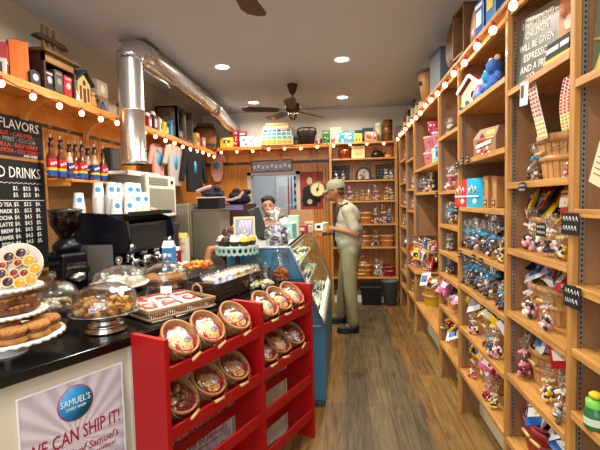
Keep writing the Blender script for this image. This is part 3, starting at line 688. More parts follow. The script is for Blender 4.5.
pr.box((0, -.0565, .072), (.14, .004, .022), 3, None, (0, -.15, 0)); pr.box((0, -.056, .095), (.10, .004, .01), 2)
pr.build('print', [plain('#5a2018'), plain('#e8b020'), plain('#c83c30'), plain('#e8e0d4')], t)
shelf_items('C', 1, [('white', 474, .88, .09), ('yellow', 480, .9, .06)])

# toys on top shelf of the pouch bay
z0 = 2.06+.0105
t = thing('toy_house', 'cream toy house with red and white roof trim and round black hole', 'toy house', (.86, 2.80, z0), R(-70))
MB().prism([(-.10, 0), (.10, 0), (.10, .10), (0, .17), (-.10, .10)], .10, 0, MX((0, .05, 0), (R(90), 0, 0))).build('walls', pbr('toy_house_wall', '#d8cfae', .6, var=.3, vscale=60), t)
rf = MB(); 
for s_ in (-1, 1):
    rf.box((s_*.062, 0, .152), (.15, .14, .012), 0, None, (0, s_*R(36), 0)); rf.box((s_*.062, -.072, .152), (.15, .006, .020), 1, None, (0, s_*R(36), 0))
rf.build('roof', [plain('#b04038'), white], t)
MB().cyl((.02, -.05, .075), .022, .004, rot=(R(90), 0, 0)).build('entrance_hole', matte_black, t)
bl = MB()
for i in range(10): bl.box((-.09+.02*i, -.06, .012+.02*rnd.random()), (.022, .016, .022), i % 4, None, (0, rnd.random(), 0))
bl.build('base_blocks', [plain('#2a4c8c'), plain('#e8d44c'), white, plain('#3a6c3c')], t)
t = thing('toy_figure', 'small purple rounded toy beside the toy house', 'toy', (.82, 2.62, z0), R(-80))
MB().lathe([(.001, 0), (.045, .0), (.048, .03), (.035, .07), (.015, .10), (.001, .105)], 18).build('body', plain('#8a6cae', .4), t)
MB().ball((0, 0, .115), .016).build('top_knob', plain('#88c0d0', .4), t)
for nm, u, cc, c2, lab, h in (('plush_toy', 490, '#2a9cd8', '#e8e4dc', 'bright blue plush toy at near end of the toy shelf', .17), ('plush_toy', 485.5, '#d8d0c4', '#705c48', 'pale plush toy between purple and blue toys', .15), ('plush_toy', 496, '#3a68b8', '#e8d8c8', 'dark blue plush toy leaning at the nearest end of toy shelf', .21)):
    t = thing(nm, lab, 'plush toy', (.845, solveY(u, .845, z0), z0), R(-80), 'plush toys on the toy shelf')
    MB().ball((0, 0, h*.28), h*.26, sc=(1, .8, 1.1)).ball((0, -.01, h*.68), h*.22).ball((-h*.2, -.01, h*.42), h*.1, sc=(1, 1, 1.6), rot=(0, .7, 0)).ball((h*.2, -.01, h*.42), h*.1, sc=(1, 1, 1.6), rot=(0, -.7, 0)).ball((-h*.14, -.04, h*.1), h*.12, sc=(1, 1.5, 1)).ball((h*.14, -.04, h*.1), h*.12, sc=(1, 1.5, 1)).build('body', pbr('plush'+cc, cc, .9, bump=.5, bscale=200), t)
    MB().ball((-h*.15, -.01, h*.88), h*.08).ball((h*.15, -.01, h*.88), h*.08).ball((0, -h*.18, h*.66), h*.1, sc=(1.2, .7, .8)).build('ears_and_muzzle', pbr('plushb'+c2, c2, .9), t)

# pink buckets -------------------------------------------------------------------
z0 = 1.793+.0105
def bucket(loc, c1, dot, label, s=1.0):
    t = thing('gift_bucket', label, 'bucket', loc, R(-90), 'candy buckets in the pink bucket bay')
    MB().lathe([(.001, .002), (.062*s, 0), (.078*s, .14*s), (.084*s, .142*s), (.084*s, .156*s), (.001, .16*s)], 24).build('tub', plain(c1, .4), t)
    d_ = MB()
    for i in range(9):
        a = 2*math.pi*i/9; zz = (.045 if i % 2 else .10)*s; rr = (.062+.016*zz/(.14*s))*s+.001
        d_.ball((rr*math.cos(a), rr*math.sin(a), zz), .018*s, sc=(.25, 1, 1), rot=(0, 0, a))
    d_.build('dots', plain(dot, .4), t)
bucket((.90, 4.42, z0), '#f0b8c4', '#d8285c', 'pink dotted gift bucket, lower of far stack')
bucket((.90, 4.42, z0+.162), '#f0b4c0', '#d8285c', 'pink dotted gift bucket, upper of far stack')
bucket((.92, 4.12, z0), '#f4d8dc', '#e04c84', 'pale pink gift bucket, lower of near stack')
bucket((.92, 4.12, z0+.162), '#f0c8d4', '#d81c5c', 'pink gift bucket with large magenta dots, upper of near stack', .98)
bucket((.86, 4.16, z0+.325), '#e0507c', '#f4dce4', 'magenta gift bucket, topmost of near stack', .62)
for (x, y, cc, dd, lb) in ((.86, 3.92, '#9cc48c', '#e8f0dc', 'green gift box in front of pink bucket stacks'), (.85, 3.74, '#6cb4e0', '#2858a8', 'light blue gift box at near end of the bucket shelf')):
    t = thing('gift_box', lb, 'box', (x, y, z0), R(-80))
    MB().box((0, 0, .075), (.11, .09, .15)).build('carton', plain(cc, .4), t, bevel=.004)
    MB().ball((0, -.046, .08), .03, sc=(1, .1, 1)).box((0, -.0465, .13), (.08, .002, .015)).build('print', plain(dd, .4), t)
t = thing('gift_box', 'pale green tall gift box standing above the blue gift box', 'box', (.98, 3.80, z0), R(-80))
MB().box((0, 0, .13), (.11, .08, .26)).build('carton', plain('#b8d49c', .4), t, bevel=.004)
MB().box((0, -.041, .18), (.07, .003, .08)).build('print', plain('#f0f0dc', .4), t)

# price tags -----------------------------------------------------------------------
chalk = plain('#e6e4de', .6)
def price_tag(X, y, z, w, h, label, rz=-82, tilt=0):
    t = thing('price_tag', label, 'price tag', (X, y, z), rot=(0, R(tilt), R(rz)), group='black price tags clipped to the shelves')
    MB().box((0, 0, 0), (w, .003, h)).build('card', matte_black, t, bevel=.001)
    s_ = MB()
    for j in range(2):
        x = -w*.38
        while x < w*.36:
            q = rnd.uniform(.05, .1)*w*1.5; s_.tube([(x, -.0022, h*(.18-j*.42)), (x+q*.5, -.0022, h*(.34-j*.42)), (x+q, -.0022, h*(.14-j*.42))], w*.018, n=4); x += q*1.45
    s_.build('chalk_marks', chalk, t)
    MB().box((0, .004, h*.42), (.012, .010, .014)).build('clip', plain('#3a3a3c'), t)
for u, v, w_, h_, tl, lb in ((522, 188, .05, .042, -4, 'small black price tag under the basket shelf, children-sign bay'), (541, 230, .06, .05, 0, 'small black price tag on upper basket of children-sign bay'),
     (570, 224, .085, .075, -4, 'large black price tag clipped at face post, upper one'), (572, 297, .085, .075, -12, 'large black price tag clipped at face post, lower one'),
     (457, 165, .04, .05, 6, 'small black price tag farthest left of three above pouches'), (462, 162, .04, .05, 3, 'small black price tag in the middle of three above pouches'), (467.5, 159, .04, .05, 0, 'small black price tag nearest of three above pouches'),
     (456, 209, .05, .05, 0, 'black price tag at far end of the pouch shelf'), (459, 254, .04, .045, 4, 'black price tag farthest left under the blue-ribbon bags shelf'), (473, 259, .04, .05, 4, 'black price tag in the middle under blue-ribbon bags shelf'), (480.5, 263, .04, .05, 4, 'black price tag nearest of three under blue-ribbon bags shelf'),
     (436, 195, .04, .05, 3, 'black price tag at far end of narrow bay second shelf'), (435, 251, .05, .06, 3, 'black price tag on face post beside the candy heap')):
    p = atX(u, v, FX-.012); price_tag(p.x, p.y, p.z, w_, h_, lb, tilt=0)

# children sign ----------------------------------------------------------------------
tsz = 1.98+.0105
ya = 2.07; yb = 1.55
sgn = thing('tin_sign', 'grey tin sign reading UNATTENDED CHILDREN WILL BE GIVEN ESPRESSO', 'sign', (.853, 1.898, tsz+.001), rot=(R(-4), 0, R(-75)))
Wt = .36; Ht = .32
MB().box((0, 0, Ht/2), (Wt, .006, Ht)).build('panel', pbr('sign_grey', '#5f6258', .4, var=.12), sgn, bevel=.002)
M0 = lambda x, z, y=-.0042: MX((x, y, z), (R(90), 0, 0))
for i, (s_, sz) in enumerate((('UNATTENDED', .046), ('CHILDREN', .046), ('WILL BE GIVEN', .046), ('ESPRESSO', .048), ('AND A FREE', .046), ('PUPPY', .046))):
    text('lettering', s_, sz*.95, chalk, sgn, M0(-Wt*.5+.118, Ht-.045-.050*i), bold=.0008, fit=(.19, .14, .21, .145, .18, .10)[i])
MB().box((Wt*.5-.06, -.0045, Ht-.11), (.11, .003, .20)).build('picture', pbr('puppy_picture', '#c07848', .5, var=.55, vscale=14), sgn)
MB().ball((Wt*.5-.06, -.006, Ht-.13), .03, sc=(1, .12, 1)).ball((Wt*.5-.06, -.008, Ht-.15), .02, 0, sc=(1, .1, .7)).build('puppy_muzzle', plain('#e8cdb4'), sgn)
o = thing('notice_board', 'black and yellow notice strip with white marks in front of sign', 'sign', (.778, 1.64, tsz), rot=(R(-6), 0, R(-86)))
MB().box((0, 0, .038), (.15, .006, .076)).build('panel', matte_black, o); MB().box((0, -.0035, .008), (.17, .002, .014)).build('stripe', plain('#e8b41c'), o)
MB().box((-.04, -.0042, .047), (.055, .002, .018)).box((.0, -.0042, .047), (.016, .002, .018)).box((.045, -.0042, .047), (.05, .002, .018)).build('white_marks', chalk, o)
# candy button strips
def strip(y, x, ztop, zbot, lab, lean):
    t = thing('candy_strip', lab, 'candy', (x, y, zbot), R(-90), 'paper strips of candy buttons')
    n = 10; h = ztop-zbot; w0 = .04
    f_ = lambda q: (lean*(1-q)*.0+lean*q**1.5, -.012*math.sin(q*3), h*q)
    mb = MB(); w_ = .04
    mb.sheet(lambda a, q: (f_(q)[0]+(a-.5)*w_*2, f_(q)[1], f_(q)[2]), 2, n); mb.build('paper', plain('#e9e2dc', .6), t)
    d_ = MB(); cols = [3, 3, 0, 0, 0, 0, 1, 1, 2, 2]
    for j in range(16):
        q = (j+.5)/16
        for i in range(3): p = f_(q); d_.ball((p[0]+(i-1)*.025, p[1]-.003, p[2]), .0062, 1 if q > .68 else (0 if q > .30 else 2), 8, sc=(1.1, .6, .8))
    for j in range(3): pass
    d_.build('candy_buttons', [plain('#e87038', .4), plain('#b84c50', .4), plain('#e8d83c', .4)], t)
y_ = solveY(551, .83, 1.75)
strip(y_, .80, 2.02, 1.725, 'paper strip of orange and yellow candy buttons curling from basket to sign', -.125)
strip(1.60, .80, 1.92, 1.73, 'shorter paper strip of orange candy buttons standing beside long strip', .01)
t = thing('paper_card', 'small white card with picture hanging below the children sign', 'card', (.745, solveY(524, .745, 1.88), 1.92), rot=(0, R(4), R(-84)))
MB().box((0, 0, 0), (.06, .002, .095)).build('card', plain('#e8e4dc'), t); MB().box((-.012, -.002, .01), (.02, .002, .05)).build('picture', plain('#4a3a20'), t)
t = thing('bead_string', 'string of silvery beads draped under the shelf, children-sign bay', 'beads', (.90, 1.90, .905))
q = MB()
for i in range(16): q.ball((.06-.012*i*.4, .12-.022*i, -.02-.035*math.sin(i/15*math.pi)), .009, 0, 8)
q.build('beads', pbr('silver_bead', '#c8c8cc', .2, .9), t)
# nearest bay ------------------------------------------------------------------------
t = thing('tin_sign', 'green and cream picture sign with red ring at upper right edge', 'sign', (.815, 1.305, 1.8805), rot=(R(-3), 0, R(-90)))
MB().box((0, 0, .17), (.36, .006, .34)).build('panel', pbr('sign_green', '#4c5c40', .4, var=.3, vscale=20), t)
mb = MB().lathe([(.045, 0), (.055, .003), (.065, 0)], 28, 0, MX((-.05, -.005, .20), (R(90), 0, 0)))
mb.tube([(-.17, -.005, .12), (-.1, -.005, .10), (-.02, -.005, .14), (.1, -.005, .12)], .005, 1)
mb.add([(-.165, -.005, .02), (-.08, -.005, .02), (-.12, -.005, .09)], [(0, 1, 2)], 1)
mb.ball((-.05, -.005, .20), .035, 2, sc=(1, .1, 1.2)); mb.build('picture', [plain('#b8382c'), plain('#c8a04c'), plain('#b8c4b0')], t)
t = thing('paper_tag', 'cream paper tag hanging aslant in the nearest bay', 'tag', (.785, 1.38, 1.59), rot=(0, R(22), R(-86)))
MB().box((0, 0, 0), (.06, .002, .13)).build('card', plain('#e0cfa8'), t)
mk = MB()
for i in range(5): mk.box((0, -.0015, .04-.018*i), (.035, .001, .003))
mk.build('print', plain('#6a5030'), t)
t = thing('candy_jar', 'green jar with yellow and green lid on low shelf, right edge', 'jar', tuple(atZ(595, 428, .749)), 0); t.scale = (.8, .8, .8)
MB().lathe([(.001, .0), (.036, .0), (.04, .01), (.04, .07), (.03, .085), (.03, .09)], 20).build('jar', pbr('green_jar', '#2e6c3a', .2), t)
MB().lathe([(.034, .088), (.034, .115), (.001, .12)], 20).build('lid', plain('#6cb840', .4), t)
MB().ball((0, 0, .135), .025, sc=(1, 1, .6)).build('topper', plain('#d8b820', .4), t)
MB().lathe([(.0405, .02), (.0405, .05)], 20).build('label_band', plain('#c8d4c0', .4), t)
for nm, y, z, k in (('x', 1.30, 1.179+.0105, 'nut'), ('x', 1.33, 1.44+.0105, 'nut'), ('y', 1.30, .96+.0105, 'mixed'), ('z', 1.22, .749, 'red'), ('z', 1.2, 1.45, 'white')):
    pr, d, h0 = PROTO[k]; place(pr, k, (.90, y, z), (0, 0, rnd.random()), .8, d+' at height %s in the nearest bay' % {1.179+.0105: 'third shelf', 1.44+.0105: 'second shelf', .96+.0105: 'fourth shelf', .749: 'bottom shelf', 1.45: 'second shelf'}[z], GRP['bag'])

# things on top of the cornice -------------------------------------------------------
zt = TOPZ+.0225
def ontop(name, u, v, X, lab, cat, fn, rz=-80):
    p = atX(u, v, X); t = thing(name, lab, cat, (X, p.y, zt), R(rz)); fn(t, p.z-zt); return t
hpx = lambda X, y, pxs: pxs*y/FOC
bask = pbr('brown_bentwood', '#6e4a2c', .5, bump=.4, bscale=30)
t = thing('oval_tray', 'large brown oval wooden tray standing on edge above the pouch bay', 'tray', (.81, 3.17, zt+.005), rot=(R(-4), 0, R(-62)))
MB().lathe([(.001, 0), (.17, 0), (.185, -.04), (.19, -.04), (.175, .012), (.001, .012)], 32, 0, MX((0, 0, .205), (R(90), 0, 0), (.55, 1.08, 1))).build('tray', bask, t)
t = thing('wooden_crate', 'brown wooden crate standing on top of cornice, right of oval tray', 'crate', (.83, 2.83, zt), R(-85))
MB().b(-.1, .1, -.09, .09, 0, .012).b(-.1, -.088, -.09, .09, 0, .30).b(.088, .1, -.09, .09, 0, .30).b(-.1, .1, .078, .09, 0, .30).b(-.1, .1, -.09, .09, .288, .30).build('frame', bask, t)
t = thing('wall_plaque', 'pink oval plaque leaning on top of the cornice beside crate', 'plaque', (.79, 2.66, zt), rot=(R(-5), 0, R(-85)))
MB().lathe([(.001, 0), (.07, 0), (.075, .008), (.001, .010)], 28, 0, MX((0, 0, .13), (R(90), 0, 0), (.8, 1.6, 1))).build('oval', plain('#c89c8c', .5), t)
MB().ball((0, -.012, .09), .02, sc=(1, .2, 1)).build('motif', plain('#e8e0d4'), t)
for (y, h, cc, c2, lb) in ((2.50, .20, '#1f4fa0', '#e8e4dc', 'blue and white tin box on cornice above the toys'), (2.32, .24, '#3a6cae', '#c8b040', 'blue tin box with yellow print on cornice, nearest'), (2.62, .30, '#30343c', '#4c8ccc', 'dark tall box on cornice behind pink plaque'), (1.95, .2, '#7a5c38', '#d8c8a0', 'brown box on cornice above the children sign'), (1.75, .24, '#404c58', '#c83c30', 'grey box on cornice at the top edge')):
    t = thing('storage_box', lb, 'box', (.97 if y == 2.62 else .82, y, zt), R(-84), 'boxes on top of the right cornice')
    MB().box((0, 0, h/2), (.11, .10, h)).build('box', plain(cc, .4), t, bevel=.004)
    MB().box((0, -.052, h*.5), (.07, .003, h*.4)).box((0, -.052, h*.85), (.09, .003, h*.1)).build('print', plain(c2, .4), t)
t = thing('storage_box', 'blue-grey square box on cornice beside the brown bucket', 'box', (.87, 3.66, zt), R(-84))
MB().box((0, 0, .15), (.26, .2, .30)).build('box', plain('#66747f', .5), t, bevel=.005)
MB().box((0, 0, .305), (.27, .21, .02)).build('lid', plain('#4a5862', .5), t)
t = thing('tall_bucket', 'tan tapered paper bucket with dark rim on top of cornice', 'bucket', (.86, 4.20, zt), 0)
MB().lathe([(.001, 0), (.085, 0), (.135, .30), (.13, .305)], 28).build('tub', pbr('tan_card', '#a8743c', .5, var=.15), t)
MB().lathe([(.136, .285), (.142, .29), (.142, .315), (.001, .32)], 28).build('rim', plain('#4c4a48', .5), t)
MB().ball((-.12, -.04, .2), .022, sc=(.5, 1, 1)).build('badge', plain('#2c2c30'), t)
for (y, h, cc, lb) in ((3.92, .16, '#c8ccd4', 'small silver tin on cornice between box and bucket'), (4.03, .12, '#a04030', 'small red tin on cornice near the brown bucket'), (4.6, .2, '#5a4430', 'dark brown jug on cornice beyond the brown bucket'), (4.85, .22, '#6c5a78', 'purple-grey tin on cornice beyond the brown bucket'), (5.15, .28, '#4a3828', 'tall brown tin on cornice near the back corner'), (5.5, .24, '#2c2824', 'dark box on cornice in the back corner'), (5.8, .2, '#584030', 'brown box on cornice farthest from the camera')):
    t = thing('tin', lb, 'tin', (.86, y, zt), 0, 'tins on top of the right cornice')
    MB().lathe([(.001, 0), (.055, 0), (.055, h*.8), (.04, h*.86), (.04, h*.94), (.001, h)], 18).build('can', plain(cc, .4), t)
    MB().lathe([(.056, h*.2), (.056, h*.6)], 18).build('label_band', plain('#c8b48c', .5), t)

# ------------------------------------------------------------------ things on the back wall shelves
def bk(u, z, y=6.17): 
    v = 200
    for _ in range(3): p = atY(u, v, y); v += (p.z-z)*FOC/y
    return Vector((p.x, y, z))
BZ = {1: 2.083, 2: 1.77, 3: 1.47, 4: 1.137, 5: .80, 6: .36}
BN = {1: 'top', 2: 'second', 3: 'third', 4: 'fourth', 5: 'fifth', 6: 'bottom'}
def back_items(row, lst):
    c = {}
    for k, u, h in lst:
        pr, d, h0 = PROTO[k]; p = bk(u, BZ[row]+.0105, 6.17 if 'basket' in k else 6.14)
        c[d] = c.get(d, 0)+1
        place(pr, k, p, (0, 0, rnd.uniform(-.4, .4)), h/h0, '%s, %s from left, %s shelf of back wall' % (d, ORD[c[d]-1], BN[row]), 'goods on the back wall shelves')
back_items(2, [('white', 336, .15), ('white', 343, .14), ('bluebw', 363, .12), ('bluebw', 373, .10), ('white', 386, .16), ('white', 391, .14)])
back_items(3, [('white', 350, .22), ('nut', 357, .14), ('nut', 363, .16), ('yellow', 368, .16), ('bw', 376, .22), ('yellow', 387, .2), ('white', 391, .18)])
back_items(4, [('orangebasket', 366, .17), ('bw', 375, .22), ('bw', 383.5, .26), ('bluebw', 389, .2), ('yellow', 392.5, .1), ('nut', 355, .2)])
back_items(5, [('orangebasket', 365, .17), ('orangebasket', 387, .17), ('pinkbw', 375.5, .24), ('mixed', 372, .12), ('white', 364, .24)])
back_items(6, [('orangebasket', 365, .18), ('yellow', 363, .33), ('white', 377, .26), ('bw', 381, .22), ('red', 391, .16)])
back_items(6, [('redbasket', 389, .15)])
t = thing('wire_basket', 'copper round pot on top row of back wall shelves', 'pot', bk(345, 2.0935)); 
MB().lathe([(.001, 0), (.07, .0), (.1, .06), (.095, .13), (.06, .16), (.001, .165)], 20).build('pot', pbr('copper', '#8c4a24', .3, .8), t); MB().ball((0, 0, .17), .015).build('lid_knob', black, t)
t['category'] = 'pot'; t.name = 'copper_pot'
t = thing('cream_box', 'plain cream box on top row of back wall shelves', 'box', bk(358, 2.0935))
MB().box((0, 0, .09), (.19, .14, .18)).build('carton', plain('#d8c48c', .5), t, bevel=.004); MB().box((0, -.071, .09), (.12, .002, .09)).build('print', plain('#c4a868'), t)
t = thing('kettle', 'black round kettle on top row of back wall shelves', 'kettle', bk(377.5, 2.0935))
MB().lathe([(.001, 0), (.085, 0), (.095, .05), (.06, .10), (.02, .11)], 20).build('body', black, t); MB().ball((0, 0, .12), .015).build('lid_knob', black, t)
MB().tube([(-.06, 0, .09), (-.04, 0, .15), (.04, 0, .15), (.06, 0, .09)], .006).build('handle', black, t); MB().tube([(.08, 0, .04), (.12, 0, .09)], [.015, .008]).build('spout', black, t)
t = thing('glass_bottle', 'small brown glass bottle between copper pot and cream box', 'bottle', bk(350.5, 2.0935)); MB().lathe([(.001, 0), (.025, 0), (.025, .08), (.01, .11), (.01, .15), (.001, .15)], 12).build('bottle', plain('#5c2c18', .2), t)
t = thing('orange_tin', 'small orange tin at right end of the top back row', 'tin', bk(388, 2.0935)); MB().lathe([(.001, 0), (.05, 0), (.05, .04), (.001, .045)], 16).build('can', plain('#d88a2c', .4), t)
for u, lb in ((340, 'dark slate board with chalk writing leaning on second back shelf'), (385, 'dark framed board leaning at right of second back shelf')):
    t = thing('slate_board', lb, 'board', bk(u, 1.7805, 6.28), rot=(R(-5), 0, 0))
    MB().box((0, 0, .12), (.27, .01, .22)).build('slate', plain('#33363a', .6), t)
    mk = MB()
    for i in range(4):
        for j in range(5): mk.box((-.1+.05*j, -.0065, .20-.045*i), (.03, .002, .008), 0, None, (0, rnd.uniform(-.5, .5), 0))
    mk.build('chalk_marks', plain('#8c9094', .7), t)
t = thing('arched_clock', 'black arched display with pale round face on second back shelf', 'display', bk(363.5, 1.7805, 6.2))
pts = [(.11*math.cos(a), .09+.11*math.sin(a)) for a in [math.pi*i/14 for i in range(15)]]+[(-.11, 0), (.11, 0)]
MB().prism(pts, .03, 0, MX((0, .015, 0), (R(90), 0, 0))).build('frame', black, t)
MB().prism([(x*.72, .02+y*.72) for x, y in pts], .004, 0, MX((0, -.016, 0), (R(90), 0, 0))).build('face', plain('#d8ccb8'), t)
q = MB()
for i in range(8): q.ball((rnd.uniform(-.05, .05), -.022, rnd.uniform(.04, .13)), .014, i % 3, 8, sc=(1, .3, 1))
q.build('figures', [plain('#c03c30'), plain('#2c9cc8'), plain('#f0ece4')], t)
# floor things at the back
t = thing('storage_tub', 'black square tub on floor under the back shelves', 'tub', (.36, 6.02, .001), 0)
MB().add([(-.13, -.12, 0), (.13, -.12, 0), (.13, .12, 0), (-.13, .12, 0), (-.15, -.14, .24), (.15, -.14, .24), (.15, .14, .24), (-.15, .14, .24)], [(0, 3, 2, 1), (0, 1, 5, 4), (1, 2, 6, 5), (2, 3, 7, 6), (3, 0, 4, 7)]).build('tub', black, t)
MB().b(-.155, .155, -.145, .145, .24, .26).build('lid', plain('#1a1a1c', .5), t, bevel=.005)
t = thing('waste_bin', 'tall grey tapered bin on the floor by the back corner', 'bin', (.62, 5.93, .001), 0)
MB().lathe([(.001, 0), (.08, 0), (.115, .33), (.12, .335), (.12, .345), (.11, .345), (.075, .01), (.001, .01)], 24).build('bin', plain('#4c5450', .5), t)
MB().lathe([(.118, .325), (.124, .33), (.124, .35), (.112, .35)], 24).build('rim', plain('#3c4440', .5), t)
# back ledge goods --------------------------------------------------------------------
ZL = 2.3225
def led(u, y=6.2): return bk(u, ZL, y)
def tinbox(u, w, h, c1, c2, c3, lab, y=6.2, d=.08, name='tin_box'):
    t = thing(name, lab, 'box', led(u, y), rnd.uniform(-.1, .1), 'tins and boxes on the back ledge')
    MB().box((0, 0, h/2), (w, d, h)).build('box', plain(c1, .4), t, bevel=.004)
    q = MB()
    r_ = random.Random(u)
    for i in range(5): q.ball((r_.uniform(-.32, .32)*w, -d/2, h*r_.uniform(.2, .7)), min(w, h)*.13, i % 2, 8, sc=(1, .15, 1))
    q.box((0, -d/2-.001, h*.84), (w*.7, .003, h*.12), 1)
    q.build('print', [plain(c2, .4), plain(c3, .4)], t); return t
tinbox(227, .19, .15, '#e8c820', '#202020', '#f0f0e8', 'yellow and black tin box at left end of back ledge', 6.15)
tinbox(236, .10, .27, '#b81c34', '#f0d8dc', '#e8e0e0', 'tall red tin beside the yellow tin on back ledge', 6.26)
tinbox(243.5, .11, .25, '#c42038', '#2c2c34', '#f0e0e0', 'second red tin, just right of the tall red tin', 6.27)
tinbox(247, .20, .15, '#c8c0e0', '#6a58a8', '#f0f0f4', 'lilac and white box in front of red tins', 6.13)
tinbox(258, .10, .13, '#d8dcc0', '#d8b840', '#58a080', 'small pale green tin left of the game boxes', 6.17)
for i, (w, h, cc, c2) in enumerate(((.47, .085, '#c4b47c', '#b08c24'), (.47, .05, '#c4bfb4', '#3c8c84'), (.44, .05, '#b4bcbc', '#2c7c7c'), (.42, .045, '#c8beb0', '#24486a'), (.38, .045, '#c49c8c', '#c8c0b0'), (.32, .04, '#c8b470', '#b88c30'))):
    zz = ZL+sum((.085, .05, .05, .045, .045, .04)[:i])
    p = bk(278, zz, 6.18)
    t = thing('game_box', ['cream and yellow game box, bottom of the stack', 'white and teal game box, second from bottom of stack', 'pale teal game box, third from bottom of stack', 'white and navy game box, fourth from bottom of stack', 'pink game box, second from top of stack', 'yellow game box, topmost of the stack'][i], 'game box', p, rnd.uniform(-.06, .06), 'game boxes stacked on the back ledge')
    MB().box((0, 0, h/2), (w, .26, h-.002)).build('box', plain(cc, .5), t, bevel=.003)
    q = MB()
    for j in range(6): q.box((-w*.4+j*w*.16, -.131, h*.5), (w*.13, .002, h*.6*rnd.uniform(.6, 1.3)))
    q.build('print', plain(c2, .5), t)
t = thing('picnic_hamper', 'black handled hamper full of pinecones on the back ledge', 'hamper', led(307, 6.19))
MB().lathe([(.001, 0), (.10, 0), (.14, .16), (.15, .20), (.14, .20), (.09, .01), (.001, .01)], 22, sy=.7).build('body', pbr('black_wicker', '#1c1814', .6, bump=.6, bscale=90), t)
MB().tube([(-.14, 0, .15), (-.13, 0, .235), (-.08, 0, .255), (.08, 0, .255), (.13, 0, .235), (.14, 0, .15)], .012).build('handle', darkwood, t)
q = MB()
for i in range(16): q.ball((rnd.uniform(-.09, .09), rnd.uniform(-.06, .05), .17+rnd.uniform(0, .05)), .025, 0, 8, sc=(1, 1, .8))
q.build('pinecones', pbr('pinecone', '#8c6038', .7, bump=.8), t)
t = thing('wicker_trim', 'tan strap buckle box behind hamper handle on back ledge', 'box', led(296.5, 6.3)); MB().box((0, 0, .06), (.05, .03, .12)).build('box', plain('#4a7060'), t); MB().box((0, -.016, .06), (.03, .002, .05)).build('print', plain('#e0dcc8'), t); t.name = 'small_box'; t['label'] = 'small dark green box between game boxes and hamper'
tinbox(319, .05, .09, '#b02c28', '#e8e0d8', '#f0f0f0', 'small red tin left of the green pot on back ledge')
tinbox(326, .11, .20, '#2c5c38', '#101410', '#8cb048', 'dark green tin with black top on back ledge', 6.2)
tinbox(336, .17, .25, '#dccfae', '#e8e0c8', '#c8b890', 'pale cream tall box with floral print at back', 6.28)
tinbox(333, .05, .08, '#a82430', '#20242c', '#d8d4cc', 'small red and black figure tin in front of cream box', 6.12)
t = tinbox(346.5, .2, .15, '#2484b4', '#e8ecf0', '#d0e4f0', 'blue lunch tin with white round print on back ledge', 6.15)
MB().tube([(-.04, 0, .15), (-.03, 0, .175), (.03, 0, .175), (.04, 0, .15)], .005).build('handle', plain('#1c5c84'), t)
tinbox(358, .12, .13, '#e0b030', '#7c4c20', '#ecc860', 'yellow square tin right of blue lunch tin', 6.15)
tinbox(360, .15, .20, '#2c4450', '#587848', '#203038', 'dark teal box behind the yellow tin on back ledge', 6.29)
tinbox(371, .18, .15, '#b08c6c', '#b03c34', '#ecdcc0', 'tan lunch tin with red lettering print on back ledge', 6.14)
tinbox(368, .16, .23, '#34505c', '#46606a', '#2c4450', 'dark blue-grey flat box standing behind tan tin', 6.30)
t = thing('canister', 'cream canister with pale lid near right end of back ledge', 'canister', led(379, 6.27)); MB().lathe([(.001, 0), (.055, 0), (.055, .27), (.001, .28)], 20).build('can', plain('#d8cca0', .4), t); MB().lathe([(.056, .25), (.058, .29), (.001, .295)], 20).build('lid', plain('#ece4d0'), t)
t = thing('canister', 'tall copper-brown canister with dark bands near corner', 'canister', led(388, 6.18)); MB().lathe([(.001, 0), (.065, 0), (.065, .31), (.001, .315)], 22).build('can', pbr('amber_tin', '#8c5a28', .35, .3), t)
for z in (.1, .2, .29): MB().lathe([(.066, z), (.067, z+.004), (.067, z+.018), (.066, z+.02)], 22).build('band', plain('#3a2414'), t)

# ------------------------------------------------------------------ front counter (runs at 28.5 degrees to the aisle)
CA = R(-28.5)                                  # counter direction (0,1) turned by CA
cd = Vector((.477, .879, 0)); cn = Vector((-.879, .477, 0))   # along, towards staff side
C0 = Vector((-.355, 2.615, 0))                 # far end of the slab's customer edge
def cp(s_, n_, z=.95): p = C0+cd*s_+cn*n_; return Vector((p.x, p.y, z))
ct = thing('service_counter', 'long counter with black stone top and pale panelled front at left', 'counter', C0)
slab = [cp(-2.0, 0), cp(0, 0), Vector((-.30, 2.72, 0)), Vector((-.30, 2.90, 0)), Vector((-1.30, 2.90, 0)), cp(-.7, .68), cp(-2.0, .66)]
MB().prism([(p.x-C0.x, p.y-C0.y) for p in slab], .038, 0, MX((0, 0, .912))).build('counter_top', pbr('black_stone', '#0a0a0b', .16, var=.3, vscale=120), ct, bevel=.004)
body = [cp(-1.96, .045), cp(-.03, .045), Vector((-.36, 2.86, 0)), Vector((-1.2, 2.86, 0)), cp(-.7, .60), cp(-1.96, .60)]
MB().prism([(p.x-C0.x, p.y-C0.y) for p in body], .912, 0).build('body', pbr('cream_panel', '#d3ccb4', .55, var=.05), ct)
_q = C0+cn*.045; _r = ray(134.5, 400); trim_s = (CAMP+_r*((_q-CAMP).dot(cn)/_r.dot(cn))-C0).dot(cd)
fr = MB(); T = Matrix.Translation((0, 0, 0)) @ Matrix.Rotation(CA, 4, 'Z')
L2 = lambda s_: cd*s_+cn*.045
for s_ in (-1.9, trim_s, -.62, -.05):
    p = L2(s_); fr.box((p.x, p.y, .45), (.012, .035, .90), 0, None, (0, 0, CA))
p = L2(-1.0); fr.box((p.x, p.y, .05), (.014, 1.9, .10), 0, None, (0, 0, CA))
fr.build('panel_trim', plain('#dcd8cc'), ct)
